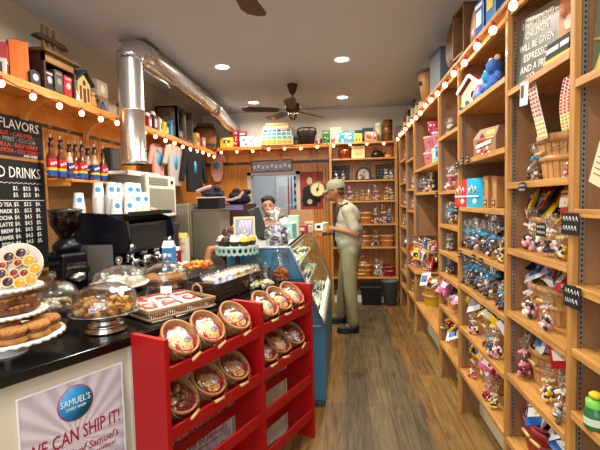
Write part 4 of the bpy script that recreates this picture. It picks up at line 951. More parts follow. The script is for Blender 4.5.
# posters on the counter front; face frame: x along counter, y up, z out
def counter_face(s_, z, out=0.0):
    p = C0+cd*s_+cn*(.045-out); return Matrix.Translation((p.x, p.y, z)) @ Matrix((( cd.x, 0, -cn.x, 0), (cd.y, 0, -cn.y, 0), (0, 1, 0, 0), (0, 0, 0, 1)))
def poster_mat():
    m = bpy.data.materials.new('poster_rays'); m.use_nodes = True; nt = m.node_tree; b = nt.nodes['Principled BSDF']; L = nt.links.new
    tc = nt.nodes.new('ShaderNodeTexCoord'); sp = nt.nodes.new('ShaderNodeSeparateXYZ'); L(tc.outputs['Object'], sp.inputs[0])
    at = nt.nodes.new('ShaderNodeMath'); at.operation = 'ARCTAN2'
    ay = nt.nodes.new('ShaderNodeMath'); ay.operation = 'SUBTRACT'; ay.inputs[1].default_value = .10; L(sp.outputs['Y'], ay.inputs[0])
    L(ay.outputs[0], at.inputs[0]); L(sp.outputs['X'], at.inputs[1])
    mu = nt.nodes.new('ShaderNodeMath'); mu.operation = 'MULTIPLY'; mu.inputs[1].default_value = 22; L(at.outputs[0], mu.inputs[0])
    sn = nt.nodes.new('ShaderNodeMath'); sn.operation = 'SINE'; L(mu.outputs[0], sn.inputs[0])
    r = nt.nodes.new('ShaderNodeValToRGB'); r.color_ramp.elements[0].position = .1; r.color_ramp.elements[0].color = hexc('#bdb4bf'); r.color_ramp.elements[1].position = .9; r.color_ramp.elements[1].color = hexc('#d9d4d8')
    mr = nt.nodes.new('ShaderNodeMapRange'); mr.inputs[1].default_value = -1; L(sn.outputs[0], mr.inputs[0]); L(mr.outputs[0], r.inputs[0]); L(r.outputs[0], b.inputs['Base Color']); b.inputs['Roughness'].default_value = .4
    return m
PM = poster_mat(); sblue = plain('#2b93c8', .4); spink = plain('#b8305c', .4); maroon = plain('#9c1838', .45); pale = plain('#f2f4f4', .45)
def poster(s_, z, W, H, label, logo_y, t1, t2, lx=0):
    t = thing('poster', label, 'poster', (0, 0, 0), group=None); t.matrix_world = counter_face(s_, z, .002)
    MB().box((0, 0, .002), (W, H, .003)).build('paper', PM, t)
    MB().b(-W/2-.006, W/2+.006, H/2, H/2+.006, 0, .006).b(-W/2-.006, -W/2, -H/2, H/2, 0, .006).b(W/2, W/2+.006, -H/2, H/2, 0, .006).b(-W/2-.006, W/2+.006, -H/2-.006, -H/2, 0, .006).build('frame', pale, t)
    T0 = lambda x, y, q=.0045: MX((x, y, q))
    ly = logo_y
    lg_ = MB().cyl((0, ly, .0035), .068, .0012, n=40).build('logo_ring', spink, t); MB().cyl((0, ly, .0045), .064, .0012, n=40).build('logo_disc', sblue, t)
    text('logo_lettering', "SAMUEL'S", .034, pale, t, T0(0, ly+.008, .0062), fit=.112); text('logo_lettering', 'SWEET SHOP', .015, pale, t, T0(0, ly-.018, .0062), fit=.075)
    text('lettering', 'WE CAN SHIP IT!', .075, maroon, t, T0(0, t1), bold=.0004, fit=W*.92)
    text('lettering', "Send a gift of Samuel's", .045, maroon, t, T0(0, t2), shear=.2, fit=W*.86); text('lettering', 'to anyone, anywhere!', .022, maroon, t, T0(W*.14, t2-.035), shear=.2)
    for i in range(4): MB().box((0, t2-.075-.03*i, .0042), (W*.8, .003, .0006)).build('rule_line', plain('#8c8494'), t)
    return t
P0 = atZ(0, 0, 0)
def on_face(u, v):
    n = cn; q = C0+cn*.045; r = ray(u, v); tt = (q-CAMP).dot(n)/r.dot(n); p = CAMP+r*tt; return (p-C0).dot(cd), p.z
sa, za = on_face(17, 401); sb, zb = on_face(120, 363)
sl, zl = on_face(73, 403); _, zt1 = on_face(77, 426); _, zt2 = on_face(84, 440)
pz = (za+zb)/2-.33
poster((sa+sb)/2, pz, abs(sb-sa), .66, "pale rayed poster with blue logo reading WE CAN SHIP IT, left of rack", zl-pz, zt1-pz-.030, zt2-pz-.028)
sc_, zc_ = on_face(196, 392)
poster(sc_, zc_-.25, .46, .66, 'second rayed poster with blue logo, mostly hidden behind the red rack', .195, .06, -.01)

# ------------------------------------------------------------------ red rack with tilted baskets
rb0 = Vector((-.856, 1.566, 0)); rdir = Vector((.404, .915, 0)).normalized(); rn = Vector((rdir.y, -rdir.x, 0))
RA = math.atan2(-rdir.x, rdir.y)
red = pbr('red_paint', '#a10509', .42, var=.1); red2 = red
rk = thing('display_rack', 'bright red slatted wooden rack holding splint baskets of cookies', 'rack', rb0, RA)
# local: x = out towards customer, y = along
RL, RD, RH = 1.16, .19, .985
ys = [0, .63, RL]
for y in ys:
    MB().b(0, RD, y-.012, y+.012, 0, RH).build('upright', red, rk, bevel=.002)
def rail(x, y0, y1, z, h=.055, th=.014, parent=rk): return MB().b(x-th/2, x+th/2, y0+.013, y1-.013, z-h/2, z+h/2).build('rail', red, parent, bevel=.002)
lev = [(.84, True), (.60, True), (.385, False), (.16, False)]
for y0, y1 in zip(ys[:-1], ys[1:]):
    for z, full in lev:
        rail(RD-.012, y0, y1, z)
        rail(.02, y0, y1, z+.045 if full else z+.02)
        MB().add([(.0, y0+.013, z+.035), (.0, y1-.013, z+.035), (RD-.02, y1-.013, z-.015), (RD-.02, y0+.013, z-.015), (.0, y0+.013, z+.023), (.0, y1-.013, z+.023), (RD-.02, y1-.013, z-.027), (RD-.02, y0+.013, z-.027)], [(0, 1, 2, 3), (7, 6, 5, 4), (0, 4, 5, 1), (3, 2, 6, 7), (0, 3, 7, 4), (1, 5, 6, 2)]).build('shelf', red, rk) if full else None
bowlm = pbr('bent_basket', '#8c5f32', .5, var=.2, vscale=30, bump=.3, bscale=60)
def make_bowl():
    t = thing('tilted_basket', 'round splint basket', 'basket')
    r, h = .084, .10
    MB().lathe([(.001, 0), (r*.78, 0), (r*.8, .002), (r, h), (r-.006, h), (r*.78-.004, .008), (.001, .008)], 28).build('body', bowlm, t)
    MB().lathe([(r-.006, h-.016), (r+.002, h-.016), (r+.0035, h+.001), (r-.0055, h+.001), (r-.006, h-.016)], 28).build('rim', pbr('bent_rim', '#a97a44', .5, var=.2, vscale=30), t)
    a = [math.pi*i/8 for i in range(9)]
    ho = MB().tube([(-.085*math.cos(q), -.030-.073*math.sin(q), h-.006-.02*math.sin(q)) for q in a], .0018).build('wire_handle', pbr('wire', '#8a8880', .4, 1), t)
    MB().cyl((-.03, -.104, h-.026), .0075, .06, rot=(0, R(90), 0)).build('grip', pbr('grip_wood', '#d8b070', .4), ho)
    return t
bowl = make_bowl()
def make_cookiepack(cols, seed, shred):
    r_ = random.Random(seed); t = thing('cookie_pack', 'wrapped cookies', 'cookies')
    q = MB()
    for i in range(90):
        a = r_.uniform(0, 6.28) if i % 3 else r_.uniform(-2.9, -.2); rr = .080*r_.random()**.3; q.box((rr*math.cos(a), rr*math.sin(a), .055+r_.uniform(0, .03)+(.02 if math.sin(a) < -.3 else 0)), (.032, .004, .004), 0, None, (r_.uniform(-.6, .6), r_.uniform(-.6, .6), r_.uniform(0, 3)))
    q.lathe([(.001, .046), (.07, .05), (.075, .04)], 20, jit=.03)
    q.build('paper_shred', plain(shred, .6), t)
    q = MB()
    if seed % 3 == 0:
        for i in range(20): a = r_.uniform(0, 6.28); rr = .055*math.sqrt(r_.random()); q.ball((rr*math.cos(a), rr*math.sin(a)-.005, .072+r_.uniform(0, .02)), .014, r_.randrange(len(cols)), 8, sc=(1, .9, .7), rot=(r_.random(), r_.random(), 0))
    else:
        for i, (x, y) in enumerate(((-.015, .005), (.018, -.012), (-.005, -.03))): q.lathe([(.001, .014), (.04, .012), (.045, .006), (.04, 0), (.001, 0)], 20, i % len(cols), MX((x, y, .068+.010*i), (r_.uniform(-.25, .25), r_.uniform(-.2, .2), 0)), jit=.02)
    q.build('cookies', [plain(c, .7) for c in cols], t)
    MB().cyl((.012, -.02, .106), .019, .001, n=20).cyl((.012, -.02, .1072), .012, .0006, 1, 16).build('sticker', [plain('#ece9f0'), plain('#b0b4c8')], t) if seed % 3 else None
    vs = MB().lathe([(.080, .06), (.078, .085), (.06, .105), (.03, .115), (.001, .116)], 20, jit=.07); vs.build('wrap', FILM, t)
    return t
packs = [make_cookiepack(c, s_, sh) for c, s_, sh in ((['#e8cf98', '#dcc088'], 1, '#b81020'), (['#e4c78c', '#8a5c38', '#f0e6cc'], 3, '#8c1c18'), (['#d9b070', '#e8d0a0'], 4, '#b81020'), (['#e8dccc', '#b84850'], 2, '#a80c18'))]
# positions along rack (y, level) from the photo
top_u = [(173, 'p'), (206, 'p'), (232, 'p'), (257, 'p'), (275, 'p'), (294, 'p')]
rows = [(0, [.14, .305, .50, .76, .90, 1.045]), (1, [.12, .30, .48, .74, .88, 1.04])]
pk_i = [[0, 0, 2, 0, 2, 0], [1, 2, 2, 3, 0, 3]]
nmv = ['farthest left', 'second from left', 'third from left', 'fourth from left', 'fifth from left', 'farthest right']
Rk = Matrix.Translation(rb0) @ Matrix.Rotation(RA, 4, 'Z')
for ri, yl in rows:
    z = lev[ri][0]
    for i, y in enumerate(yl):
        base = Rk @ Matrix.Translation((.055, y, z+.036)) @ Matrix.Rotation(R(90), 4, 'Z') @ Matrix.Rotation(R(42), 4, 'X') @ Matrix.Rotation(rnd.uniform(-.25, .25), 4, 'Z')
        # seat basket so that its lower rim rests behind the front rail
        loc, rq, _ = base.decompose(); e = rq.to_euler()
        rn_ = 'top' if ri == 0 else 'second'
        place(bowl, 'bowl', loc, e, 1, 'round splint basket tilted outward, %s on %s rack row' % (nmv[i], rn_), 'round baskets on the red rack')
        pkp = packs[pk_i[ri][i]]
        desc = {0: 'wrapped pale cookies on red shred', 1: 'wrapped round nuts and cookies', 2: 'wrapped golden cookies on red shred', 3: 'wrapped red and white cookies'}[pk_i[ri][i]]
        loc2 = base @ Vector((0, -.004, .004))
        place(pkp, 'pk%d' % pk_i[ri][i], loc2, e, .93, '%s, %s basket of %s rack row' % (desc, nmv[i], rn_), 'wrapped cookies in the rack baskets')

# ------------------------------------------------------------------ pastry displays on the counter
G = glass('dome_glass', (.95, .96, .96, 1), 1.6, .10, .5); crust = pbr('pastry', '#b0783a', .8, bump=1, bscale=120, var=.5, vscale=70); milk = plain('#ece8e0', .25); sil = pbr('silver_plate', '#c8c4be', .18, 1)
def scallop_plate(t, z, r, n=34, name='scalloped_plate'):
    k = n*4; vs = []; fs = []
    def ringf(rr, zz, amp): return [(rr*(1+amp*math.sin(2*math.pi*i/4))*math.cos(2*math.pi*i/k), rr*(1+amp*math.sin(2*math.pi*i/4))*math.sin(2*math.pi*i/k), zz) for i in range(k)]
    for rr, zz, am in ((.01, z, 0), (r*.85, z, 0), (r*.95, z+.006, 0), (r, z+.003, .018), (r*1.0, z-.007, .03), (r*.93, z-.004, .0), (.01, z-.008, 0)): vs += ringf(rr, zz, am)
    for j in range(6):
        for i in range(k): i2 = (i+1) % k; fs.append((j*k+i, j*k+i2, (j+1)*k+i2, (j+1)*k+i))
    return MB().add(vs, fs, 0, None, True).build(name, milk, t)
TS = cp(-1.35, .27); 
tsx = atZ(2, 350, 1.0); _c = atY(5, 320, 1.42); sx_, sy_ = _c.x, 1.42; ts = thing('tiered_stand', 'white scalloped cake stand of three tiers, far left of counter', 'cake stand', (sx_, sy_, .951))
for z, r in ((.068, .195), (.158, .14), (.252, .13)): scallop_plate(ts, z, r)
MB().lathe([(.001, 0), (.07, 0), (.07, .005), (.02, .012), (.015, .03)], 20).lathe([(.012, .03), (.009, .06), (.009, .15), (.012, .245)], 14).build('stem', milk, ts)
MB().tube([(.055, 0, .16), (.055, 0, .245)], .003).build('rod', chrome, ts)
def bar_cookie(x, y, z, rz, lab, kind, s_=1, rx=0):
    t = thing('cookie_sandwich' if kind == 'c' else 'oat_bar', lab, 'pastry', (x, y, z), rot=(rx, 0, rz), group='pastries on the tiered stand')
    if kind == 'c':
        MB().lathe([(.001, .0), (.045, .002), (.05, .010), (.044, .020), (.001, .024)], 18, jit=.04).build('lower_cookie', crust, t)
        MB().lathe([(.001, .022), (.040, .024), (.042, .032), (.001, .034)], 16).build('filling', plain('#8c4c3c', .4), t)
        MB().lathe([(.001, .032), (.044, .034), (.05, .042), (.042, .054), (.001, .058)], 18, jit=.04).build('upper_cookie', crust, t)
    else:
        MB().box((0, 0, .012), (.10, .045, .022)).build('base', pbr('bar_base', '#6a3c20', .6, var=.3, vscale=40), t, bevel=.004)
        q = MB()
        for i in range(5):
            for j in range(3): q.ball((-.04+.02*i, -.014+.014*j, .026), .011, 0, 8, sc=(1, .9, .5))
        q.build('crumble', crust, t)
    t.scale = (s_,)*3
zA, zB = .951+.072, .951+.162
for i, a in enumerate((-80, -40, -5, 30, -120)):
    bar_cookie(sx_+.135*math.cos(R(a)), sy_+.135*math.sin(R(a)), zA, rnd.random(), 'oat cookie sandwich on lowest tier, %s from front' % ORD[i], 'c')
bar_cookie(sx_+.03, sy_-.03, zA, .5, 'oat cookie sandwich at centre of lowest tier', 'c')
for i, a in enumerate((-85, -50, -15, 15, -125)):
    bar_cookie(sx_+.085*math.cos(R(a)), sy_+.085*math.sin(R(a)), zB, R(a+90), 'crumble topped oat bar on middle tier, %s from front' % ORD[i], 'b')
for i, a in enumerate((-60, -10)):
    bar_cookie(sx_+.08*math.cos(R(a)), sy_+.08*math.sin(R(a)), zB+.03, R(a+60), 'crumble topped oat bar stacked atop others on middle tier, %s' % ('front' if i == 0 else 'right'), 'b')
# platter of tarts propped on the top tier
pc = atY(16, 267, 1.42)
pl = thing('tart_platter', 'round pale platter tilted up showing fruit tarts, top left of counter', 'platter', pc, rot=(R(62), 0, R(22)))
MB().lathe([(.001, -.006), (.075, -.006), (.090, .004), (.094, .008), (.089, .008), (.075, 0), (.001, 0)], 36).build('plate', plain('#bdb6ac', .25), pl)
tart_lab = {'y': 'yellow curd tart', 'p': 'dark purple berry tart', 'r': 'small red jam tart'}
tm = {'y': plain('#cc8c10', .3), 'p': plain('#34142a', .3), 'r': plain('#7a2418', .3)}
def make_tart(k):
    t = thing('fruit_tart', tart_lab[k], 'tart'); r = .0215 if k != 'r' else .016
    MB().lathe([(.001, 0), (r*.75, 0), (r, .010), (r*1.05, .015), (r*.9, .016), (r*.78, .010), (.001, .010)], 20, jit=.02).build('crust', pbr('tart_crust', '#cfb184', .7, var=.2, vscale=80), t)
    MB().lathe([(r*.8, .011), (r*.5, .015), (.001, .016)], 18).build('filling', tm[k], t); return t
tp = {k: make_tart(k) for k in 'ypr'}
Tm = Matrix.Translation(pc) @ Euler((R(62), 0, R(22))).to_matrix().to_4x4()
for i, (k, u, v, d_) in enumerate((('p', 22, 254, 'top'), ('p', 10, 258, 'upper left'), ('y', 30, 262, 'upper right'), ('y', 36, 270, 'right'), ('y', 32, 280, 'lower right'), ('y', 21, 284, 'bottom'), ('p', 9, 283, 'lower left'), ('p', 2, 275, 'far left edge'), ('r', 19, 264, 'just above centre'), ('r', 25, 274, 'right of centre'), ('r', 15, 274, 'at the centre'), ('r', 3, 267, 'left of centre'))):
    r_ = ray(u, v); n = Tm.to_3x3() @ Vector((0, 0, 1)); tt = (pc-CAMP).dot(n)/r_.dot(n); p = CAMP+r_*tt
    place(tp[k], 'tart'+k, p+n*.001, (R(62), 0, R(22)), 1, '%s on the tilted platter, %s' % (tart_lab[k], d_), 'tarts on the tilted platter')

def dome(name, label, loc, r, ped, domeh, plate='glass', knob=.015, rz=0):
    t = thing(name, label, 'cake dome', loc, rz, 'glass cake domes on the counter')
    if ped > .04:
        if plate == 'silver':
            MB().lathe([(.001, 0), (r*.62, 0), (r*.64, ped*.12), (r*.5, ped*.2), (r*.56, ped*.3), (r*.54, ped*.38), (r*.4, ped*.45), (r*.45, ped*.55), (r*.42, ped*.62), (r*.28, ped*.7), (r*.3, ped*.85), (r*.5, ped-.008)], 32).build('pedestal', sil, t)
        else: MB().lathe([(.001, 0), (r*.55, 0), (r*.5, .008), (.02, ped*.4), (.018, ped*.7), (r*.3, ped-.008)], 28).build('pedestal', G if plate == 'glass' else milk, t)
    pm = {'glass': G, 'silver': sil, 'white': milk}[plate]
    MB().lathe([(.001, ped-.006), (r*1.02, ped-.004), (r*1.1, ped+.006), (r*1.08, ped+.008), (r, ped+.001), (.001, ped+.001)], 40).build('plate', pm, t)
    pr_ = [(r*.98, ped+.003), (r*1.0, ped+domeh*.1), (r*.98, ped+domeh*.5), (r*.90, ped+domeh*.70), (r*.80, ped+domeh*.78), (r*.55, ped+domeh*.92), (r*.2, ped+domeh), (.006, ped+domeh*1.01)]
    MB().lathe(pr_, 40).lathe([(a-.0035 if a > .01 else .001, z_-.003) for a, z_ in pr_], 40).build('dome', G, t)
    MB().lathe([(.006, ped+domeh), (.007, ped+domeh+.008), (knob, ped+domeh+.014), (knob*1.25, ped+domeh+.014+knob), (knob, ped+domeh+.014+knob*2), (.001, ped+domeh+.016+knob*2.1)], 18).build('knob', glass('knob_glass', (.9, .9, .9, 1), 1.8, .35, .3), t)
    return t
def chunks(label, loc, r, h, cols, n, sz=.018, cat='pastry', name='pastry_pile'):
    t = thing(name, label, cat, loc); q = MB(); r_ = random.Random(int(loc[0]*1000))
    for i in range(n):
        a = r_.uniform(0, 6.28); rr = r*math.sqrt(r_.random()); z = r_.uniform(sz*.5, h)*(1-.4*rr/r)
        if i % 3: q.ball((rr*math.cos(a), rr*math.sin(a), z), sz*r_.uniform(.7, 1.2), i % len(cols), 8, sc=(1.2, .9, .6), rot=(r_.random(), r_.random(), r_.random()*3))
        else: q.box((rr*math.cos(a), rr*math.sin(a), z), (sz*2.2, sz*1.5, sz*.8), i % len(cols), None, (r_.uniform(-.5, .5), r_.uniform(-.5, .5), r_.random()*3))
    q.build('pieces', [pbr('pst'+c, c, .7, var=.25, vscale=60, bump=.4) for c in cols], t); tag(t, label, cat, kind='stuff'); return t
# front dome on silver pedestal
c1 = atZ(100, 334, .95); c1 = Vector((c1.x-.0, c1.y+.05, .951))
dome('cake_dome', 'glass dome on ringed silver pedestal full of granola chunks', c1, .135, .085, .125, 'silver')
chunks('golden granola chunks filling the dome on the silver pedestal', (c1.x, c1.y, c1.z+.088), .115, .065, ['#c89040', '#a86c28', '#dcae60', '#8c5420'], 150, .013, name='granola_chunks')
t = thing('label_card', 'small white and purple card on front of granola dome', 'card', (c1.x+.02, c1.y-.122, c1.z+.12), rot=(0, 0, R(12))); MB().box((0, -.004, 0), (.03, .002, .018)).build('card', plain('#dcd8f0'), t); MB().box((0, -.0055, 0), (.018, .001, .004)).build('print', plain('#5c50a0'), t)
p = atY(120, 284, 2.08)
dome('cake_dome', 'low glass dome with white cake on white plate behind granola dome', (p.x, p.y, .951), .135, p.z-.951, .10, 'white')
chunks('white frosted cake pieces under the low dome, centre back', (p.x, p.y, p.z+.003), .10, .04, ['#f0ebe2', '#e4d6c0'], 30, name='cake_pieces')
p = atY(166, 284, 2.32)
dome('cake_dome', 'wide glass dome over golden muffins behind the sugar tray', (p.x, p.y, .951), .132, p.z-.951, .13, 'glass')
mz = p.z+.004; mp_ = p
def make_muffin():
    t = thing('muffin', 'golden muffin', 'muffin'); MB().lathe([(.001, 0), (.024, 0), (.031, .032)], 16, jit=.02).build('paper_case', plain('#6a3c24', .7), t)
    MB().lathe([(.033, .030), (.038, .038), (.034, .05), (.018, .058), (.001, .06)], 16, jit=.04).build('top', crust, t); return t
muf = make_muffin()
for i, (a, rr) in enumerate(((-150, .085), (-115, .085), (-80, .085), (-45, .085), (-10, .085), (90, .06), (180, .085), (0, 0))):
    place(muf, 'muf', (p.x+rr*math.cos(R(a)), p.y+rr*math.sin(R(a)), mz), (0, 0, rnd.random()), 1, 'golden muffin under the wide dome, %s' % ['left front', 'front left of centre', 'front centre', 'front right', 'right side', 'back', 'left side', 'middle'][i], 'muffins under the wide dome')
t = thing('label_card', 'white card standing in front of the muffins', 'card', (p.x+.07, p.y-.165, .96+.0), rot=(R(-12), 0, R(10))); MB().box((0, 0, .06+p.z-1.02), (.06, .002, .04)).box((0, 0, .02), (.004, .003, .06+p.z-1.0)).build('card', plain('#e8e6e4'), t)
p = atY(54, 308, 1.80)
dome('cake_dome', 'small ornate glass dome with ball knob over little wrapped sweets', (p.x, p.y, .951), .11, p.z-.951, .13, 'glass', knob=.014)
chunks('small wrapped sweets under the ball-knob dome', (p.x, p.y, p.z+.003), .085, .04, ['#d8cca0', '#8c5a38', '#c8742c', '#e8e4dc'], 40, .013, 'sweets', 'wrapped_sweets')
# extra dome far back left of teal stand
for u, v, y, r, h, lb, cols in ((200, 268, 2.72, .11, .06, 'shallow glass plate of orange pastries between muffins and teal stand', ['#c06020', '#e0a040']),):
    p = atY(u, v, y); t = thing('glass_plate', lb, 'plate', (p.x, p.y, .951)); MB().lathe([(.001, 0), (.06, 0), (.02, .03), (.02, p.z-.97), (r, p.z-.951), (r*1.05, p.z-.946)], 28).build('plate', G, t)
    chunks('orange glazed pastries on the shallow glass plate', (p.x, p.y, p.z+.002), r*.85, .05, cols, 36, .018, 'pastry', 'glazed_pastries')
for u, v, y, w_, cols, lb in ((188, 250, 3.0, .09, ['#e8e0c0', '#b8c890', '#d8c8a0'], 'bundle of clear bags with white and green sweets, beyond muffins'), (176, 252, 2.95, .06, ['#5a3420', '#8a5c38'], 'bundle of brown wrapped sweets left of teal stand')):
    p = atY(u, v, y)
    t = thing('glass_bowl', 'low glass bowl holding '+lb.split(' of ', 1)[1].split(',')[0], 'bowl', (p.x, min(p.y, 2.84), .951))
    MB().lathe([(.001, 0), (w_*.6, 0), (w_*1.05, .12), (w_*1.1, .13)], 28).build('bowl', G, t)
    chunks(lb, (p.x, min(p.y, 2.84), .955), w_*.9, .16, cols, 50, .017, 'sweets', 'wrapped_sweets')

# wicker tray with sugar cookies packets
trc = [atZ(150, 323, .95), atZ(213, 307, .95)]
tv = (trc[1]-trc[0]); TLn = tv.length; ta = math.atan2(tv.y, tv.x)
tr = thing('wicker_tray', 'dark wicker tray with loop handles holding red and white packets', 'tray', (trc[0].x, trc[0].y, .951), ta)
TW = .30
wk = pbr('dark_wicker', '#5c4a32', .6, bump=.8, bscale=80, var=.3, vscale=60); wk2 = pbr('light_wicker', '#a08458', .6, bump=.6, bscale=80)
MB().b(0, TLn, 0, TW, 0, .008).build('base', wk, tr)
q = MB()
for i in range(34):
    f_ = i/33
    q.tube([(TLn*f_, -.004, .004), (TLn*f_, -.008, .045)], .004, n=5).tube([(TLn*f_, TW+.004, .004), (TLn*f_, TW+.008, .045)], .004, n=5)
for i in range(26):
    f_ = i/25
    q.tube([(-.004, TW*f_, .004), (-.008, TW*f_, .045)], .004, n=5).tube([(TLn+.004, TW*f_, .004), (TLn+.008, TW*f_, .045)], .004, n=5)
q.build('weave', wk, tr)
q = MB()
for z in (.012, .045, .052): q.tube([(-.008, -.008, z), (TLn+.008, -.008, z), (TLn+.008, TW+.008, z), (-.008, TW+.008, z)], .007, n=6, closed=True)
q.build('rim', wk2, tr)
for x in (-.008, TLn+.008):
    MB().tube([(x, TW*.35, .05), (x, TW*.38, .09), (x, TW*.5, .105), (x, TW*.62, .09), (x, TW*.65, .05)], .006).build('handle', wk2, tr)
TT = Matrix.Translation((trc[0].x, trc[0].y, .951)) @ Matrix.Rotation(ta, 4, 'Z')
def make_packet():
    t = thing('candy_packet', 'red and white packet', 'packet'); MB().sheet(lambda a, b_: ((a-.5)*.11, (b_-.5)*.15, .012*math.sin(math.pi*a)**.5*math.sin(math.pi*b_)**.5), 8, 8).sheet(lambda a, b_: ((a-.5)*.11, (b_-.5)*.15, -.003), 1, 1).build('wrapper', plain('#ece4e0', .3), t)
    MB().ball((0, -.02, .010), .04, 0, sc=(1, .9, .12)).box((0, .045, .0115), (.08, .022, .002)).build('print', plain('#c83a30', .35), t)
    MB().ball((.0, -.02, .013), .022, 0, sc=(1.3, .7, .12)).build('candy_picture', plain('#e8a898', .4), t); return t
pkt = make_packet()
for i in range(9):
    x = TLn*(.17+.33*(i % 3)); y = TW*(.22+.28*(i//3)); p = TT @ Vector((x, y, .018+.004*(i % 2)+.018*(i//3 > 0)))
    place(pkt, 'pkt', p, (R(rnd.uniform(6, 14)), R(rnd.uniform(-6, 6)), ta+rnd.uniform(-.35, .15)), 1.05, 'red and white candy packet in wicker tray, %s row, %s' % (['front', 'middle', 'back'][i//3], ['left', 'centre', 'right'][i % 3]), 'packets in the wicker tray')

# dark crate basket of biscotti
b0 = atZ(219, 302, .95); b1 = atZ(268, 282, .95); bv = b1-b0; BL = bv.length; ba = math.atan2(bv.y, bv.x); BW = .27; BH = .10
bk_ = thing('biscotti_crate', 'dark slatted wicker crate of wrapped biscotti with rope handle', 'crate', (b0.x, b0.y, .951), ba)
dk = pbr('dark_crate', '#2e1c12', .55, bump=.6, bscale=60, var=.3, vscale=40)
q = MB().b(0, BL, 0, BW, 0, .008)
for z in (.018, .043, .068, .09): q.b(-.004, BL+.004, -.008, 0, z-.010, z+.010).b(-.004, BL+.004, BW, BW+.008, z-.010, z+.010).b(-.008, 0, 0, BW, z-.010, z+.010).b(BL, BL+.008, 0, BW, z-.010, z+.010)
for x in (0, BL/3, BL*2/3, BL): q.b(x-.012, x+.012, -.013, -.006, 0, BH+.003)
q.build('slats', dk, bk_)
MB().b(.001, BL-.001, .001, .004, .01, BH-.012).b(.001, .004, .001, BW, .01, BH-.012).build('lining', matte_black, bk_)
MB().tube([(BL, .05, .09), (BL, .055, .15), (BL, .10, .17), (BL, .14, .15), (BL, .15, .09)], .006).build('rope_handle', pbr('rope', '#6a5034', .8), bk_)
MB().tube([(BL*.42, -.015, .07), (BL*.45, -.022, .03), (BL*.48, -.018, .07), (BL*.52, -.022, .02)], .003).build('rope_tie', pbr('rope', '#6a5034', .8), bk_)
BT = Matrix.Translation((b0.x, b0.y, .951)) @ Matrix.Rotation(ba, 4, 'Z')
def make_biscotto(c1, c2):
    t = thing('wrapped_biscotto', 'biscotto', 'biscotto'); MB().prism([(-.045, 0), (.045, 0), (.052, .025), (.03, .045), (-.03, .045), (-.052, .025)], .02, 0, MX((0, .01, 0), (R(90), 0, 0))).build('biscuit', pbr('bisc'+c1, c1, .7, var=.3, vscale=60), t, bevel=.003)
    MB().box((0, -.0, .048), (.08, .02, .008)).build('icing', plain(c2, .4), t)
    MB().add([(-.06, -.014, -.004), (.06, -.014, -.004), (.05, -.004, .068), (-.05, -.004, .068), (-.06, .014, -.004), (.06, .014, -.004), (.05, .006, .068), (-.05, .006, .068)], [(0, 1, 2, 3), (4, 5, 6, 7), (3, 2, 6, 7)], 0).build('wrap', FILM, t); return t
bis = [make_biscotto('#d8b888', '#f0e8dc'), make_biscotto('#c8a070', '#4a2818'), make_biscotto('#e0c494', '#e8dcc4')]
for i in range(15):
    j = i % 3; x = BL*(.10+.057*i); p = BT @ Vector((x, BW*(.32+.0*j), .058))
    place(bis[j], 'bis%d' % j, p, (R(-15), 0, ba+R(90)+rnd.uniform(-.12, .12)), 1.15, '%s wrapped biscotto in dark crate, %s from left' % (['white iced', 'chocolate dipped', 'pale'][j], ORD[i]), 'biscotti in the dark crate')
t = thing('snack_wedge', 'x', 'snack'); MB().prism([(-.035, 0), (.035, 0), (0, .055)], .03, 0, MX((0, .015, 0), (R(90), 0, 0))).build('wrapper', plain('#a8b8d8', .3), t)
for i in range(3):
    p = BT @ Vector((.03+.075*i-.0, .018, .062)); p = BT @ Vector((.0+.07*i+.03, .02, .062))
    place(t, 'wedge', p, (R(-10), 0, ba+.1*i), 1, 'pale blue triangular wrapped snack in crate front, %s' % ['left', 'middle', 'right'][i], 'blue wedges in the crate')
for i in range(2):
    p = BT @ Vector((BL*(.80+.13*i), BW*.75, .08)); chunks('yellow pastry pieces at right end of dark crate' if i else 'golden pastry pieces at back of dark crate', p, .05, .03, ['#e0c050', '#d8a840'], 14, .02)

# teal pierced cake stand with cupcakes
p = atY(237, 245, 2.81)
tl = thing('cake_stand', 'pale teal cake stand with pierced scalloped skirt', 'cake stand', (p.x, p.y, .951))
teal = pbr('teal_enamel', '#a9c6bb', .3); hz = p.z-.951; r = .148
MB().lathe([(.001, 0), (.07, 0), (.06, .012), (.018, .03), (.014, hz*.6), (.03, hz-.01)], 26).build('pedestal', plain('#22282a', .3), tl)
MB().lathe([(.001, hz), (r, hz), (r, hz-.006), (.001, hz-.006)], 44).build('plate', teal, tl)
# skirt with real holes: built as ring of frames
q = MB(); N = 24
for k in range(N):
    a0 = 2*math.pi*k/N; a1 = 2*math.pi*(k+1)/N; am = (a0+a1)/2
    outer = []; M_ = 16
    for i in range(M_):
        th = 2*math.pi*i/M_; x = math.cos(th); z = math.sin(th); s_ = 1/max(abs(x), abs(z)); outer.append((x*s_, z*s_))
    inner = [(math.cos(2*math.pi*i/M_)*.62, math.sin(2*math.pi*i/M_)*.62) for i in range(M_)]
    def pt(xz, rr): a = am+xz[0]*(a1-a0)/2; zz = hz-.028+xz[1]*.024-(0.010*(1-abs(xz[0])) if xz[1] < -.9 else 0); return (rr*math.cos(a), rr*math.sin(a), zz)
    vs = [pt(o_, r) for o_ in outer]+[pt(o_, r) for o_ in inner]+[pt(o_, r-.004) for o_ in outer]+[pt(o_, r-.004) for o_ in inner]
    fs = []
    for i in range(M_):
        j = (i+1) % M_; fs += [(i, j, M_+j, M_+i), (2*M_+i, 3*M_+i, 3*M_+j, 2*M_+j), (M_+i, M_+j, 3*M_+j, 3*M_+i)]
    q.add(vs, fs)
q.build('pierced_skirt', teal, tl)
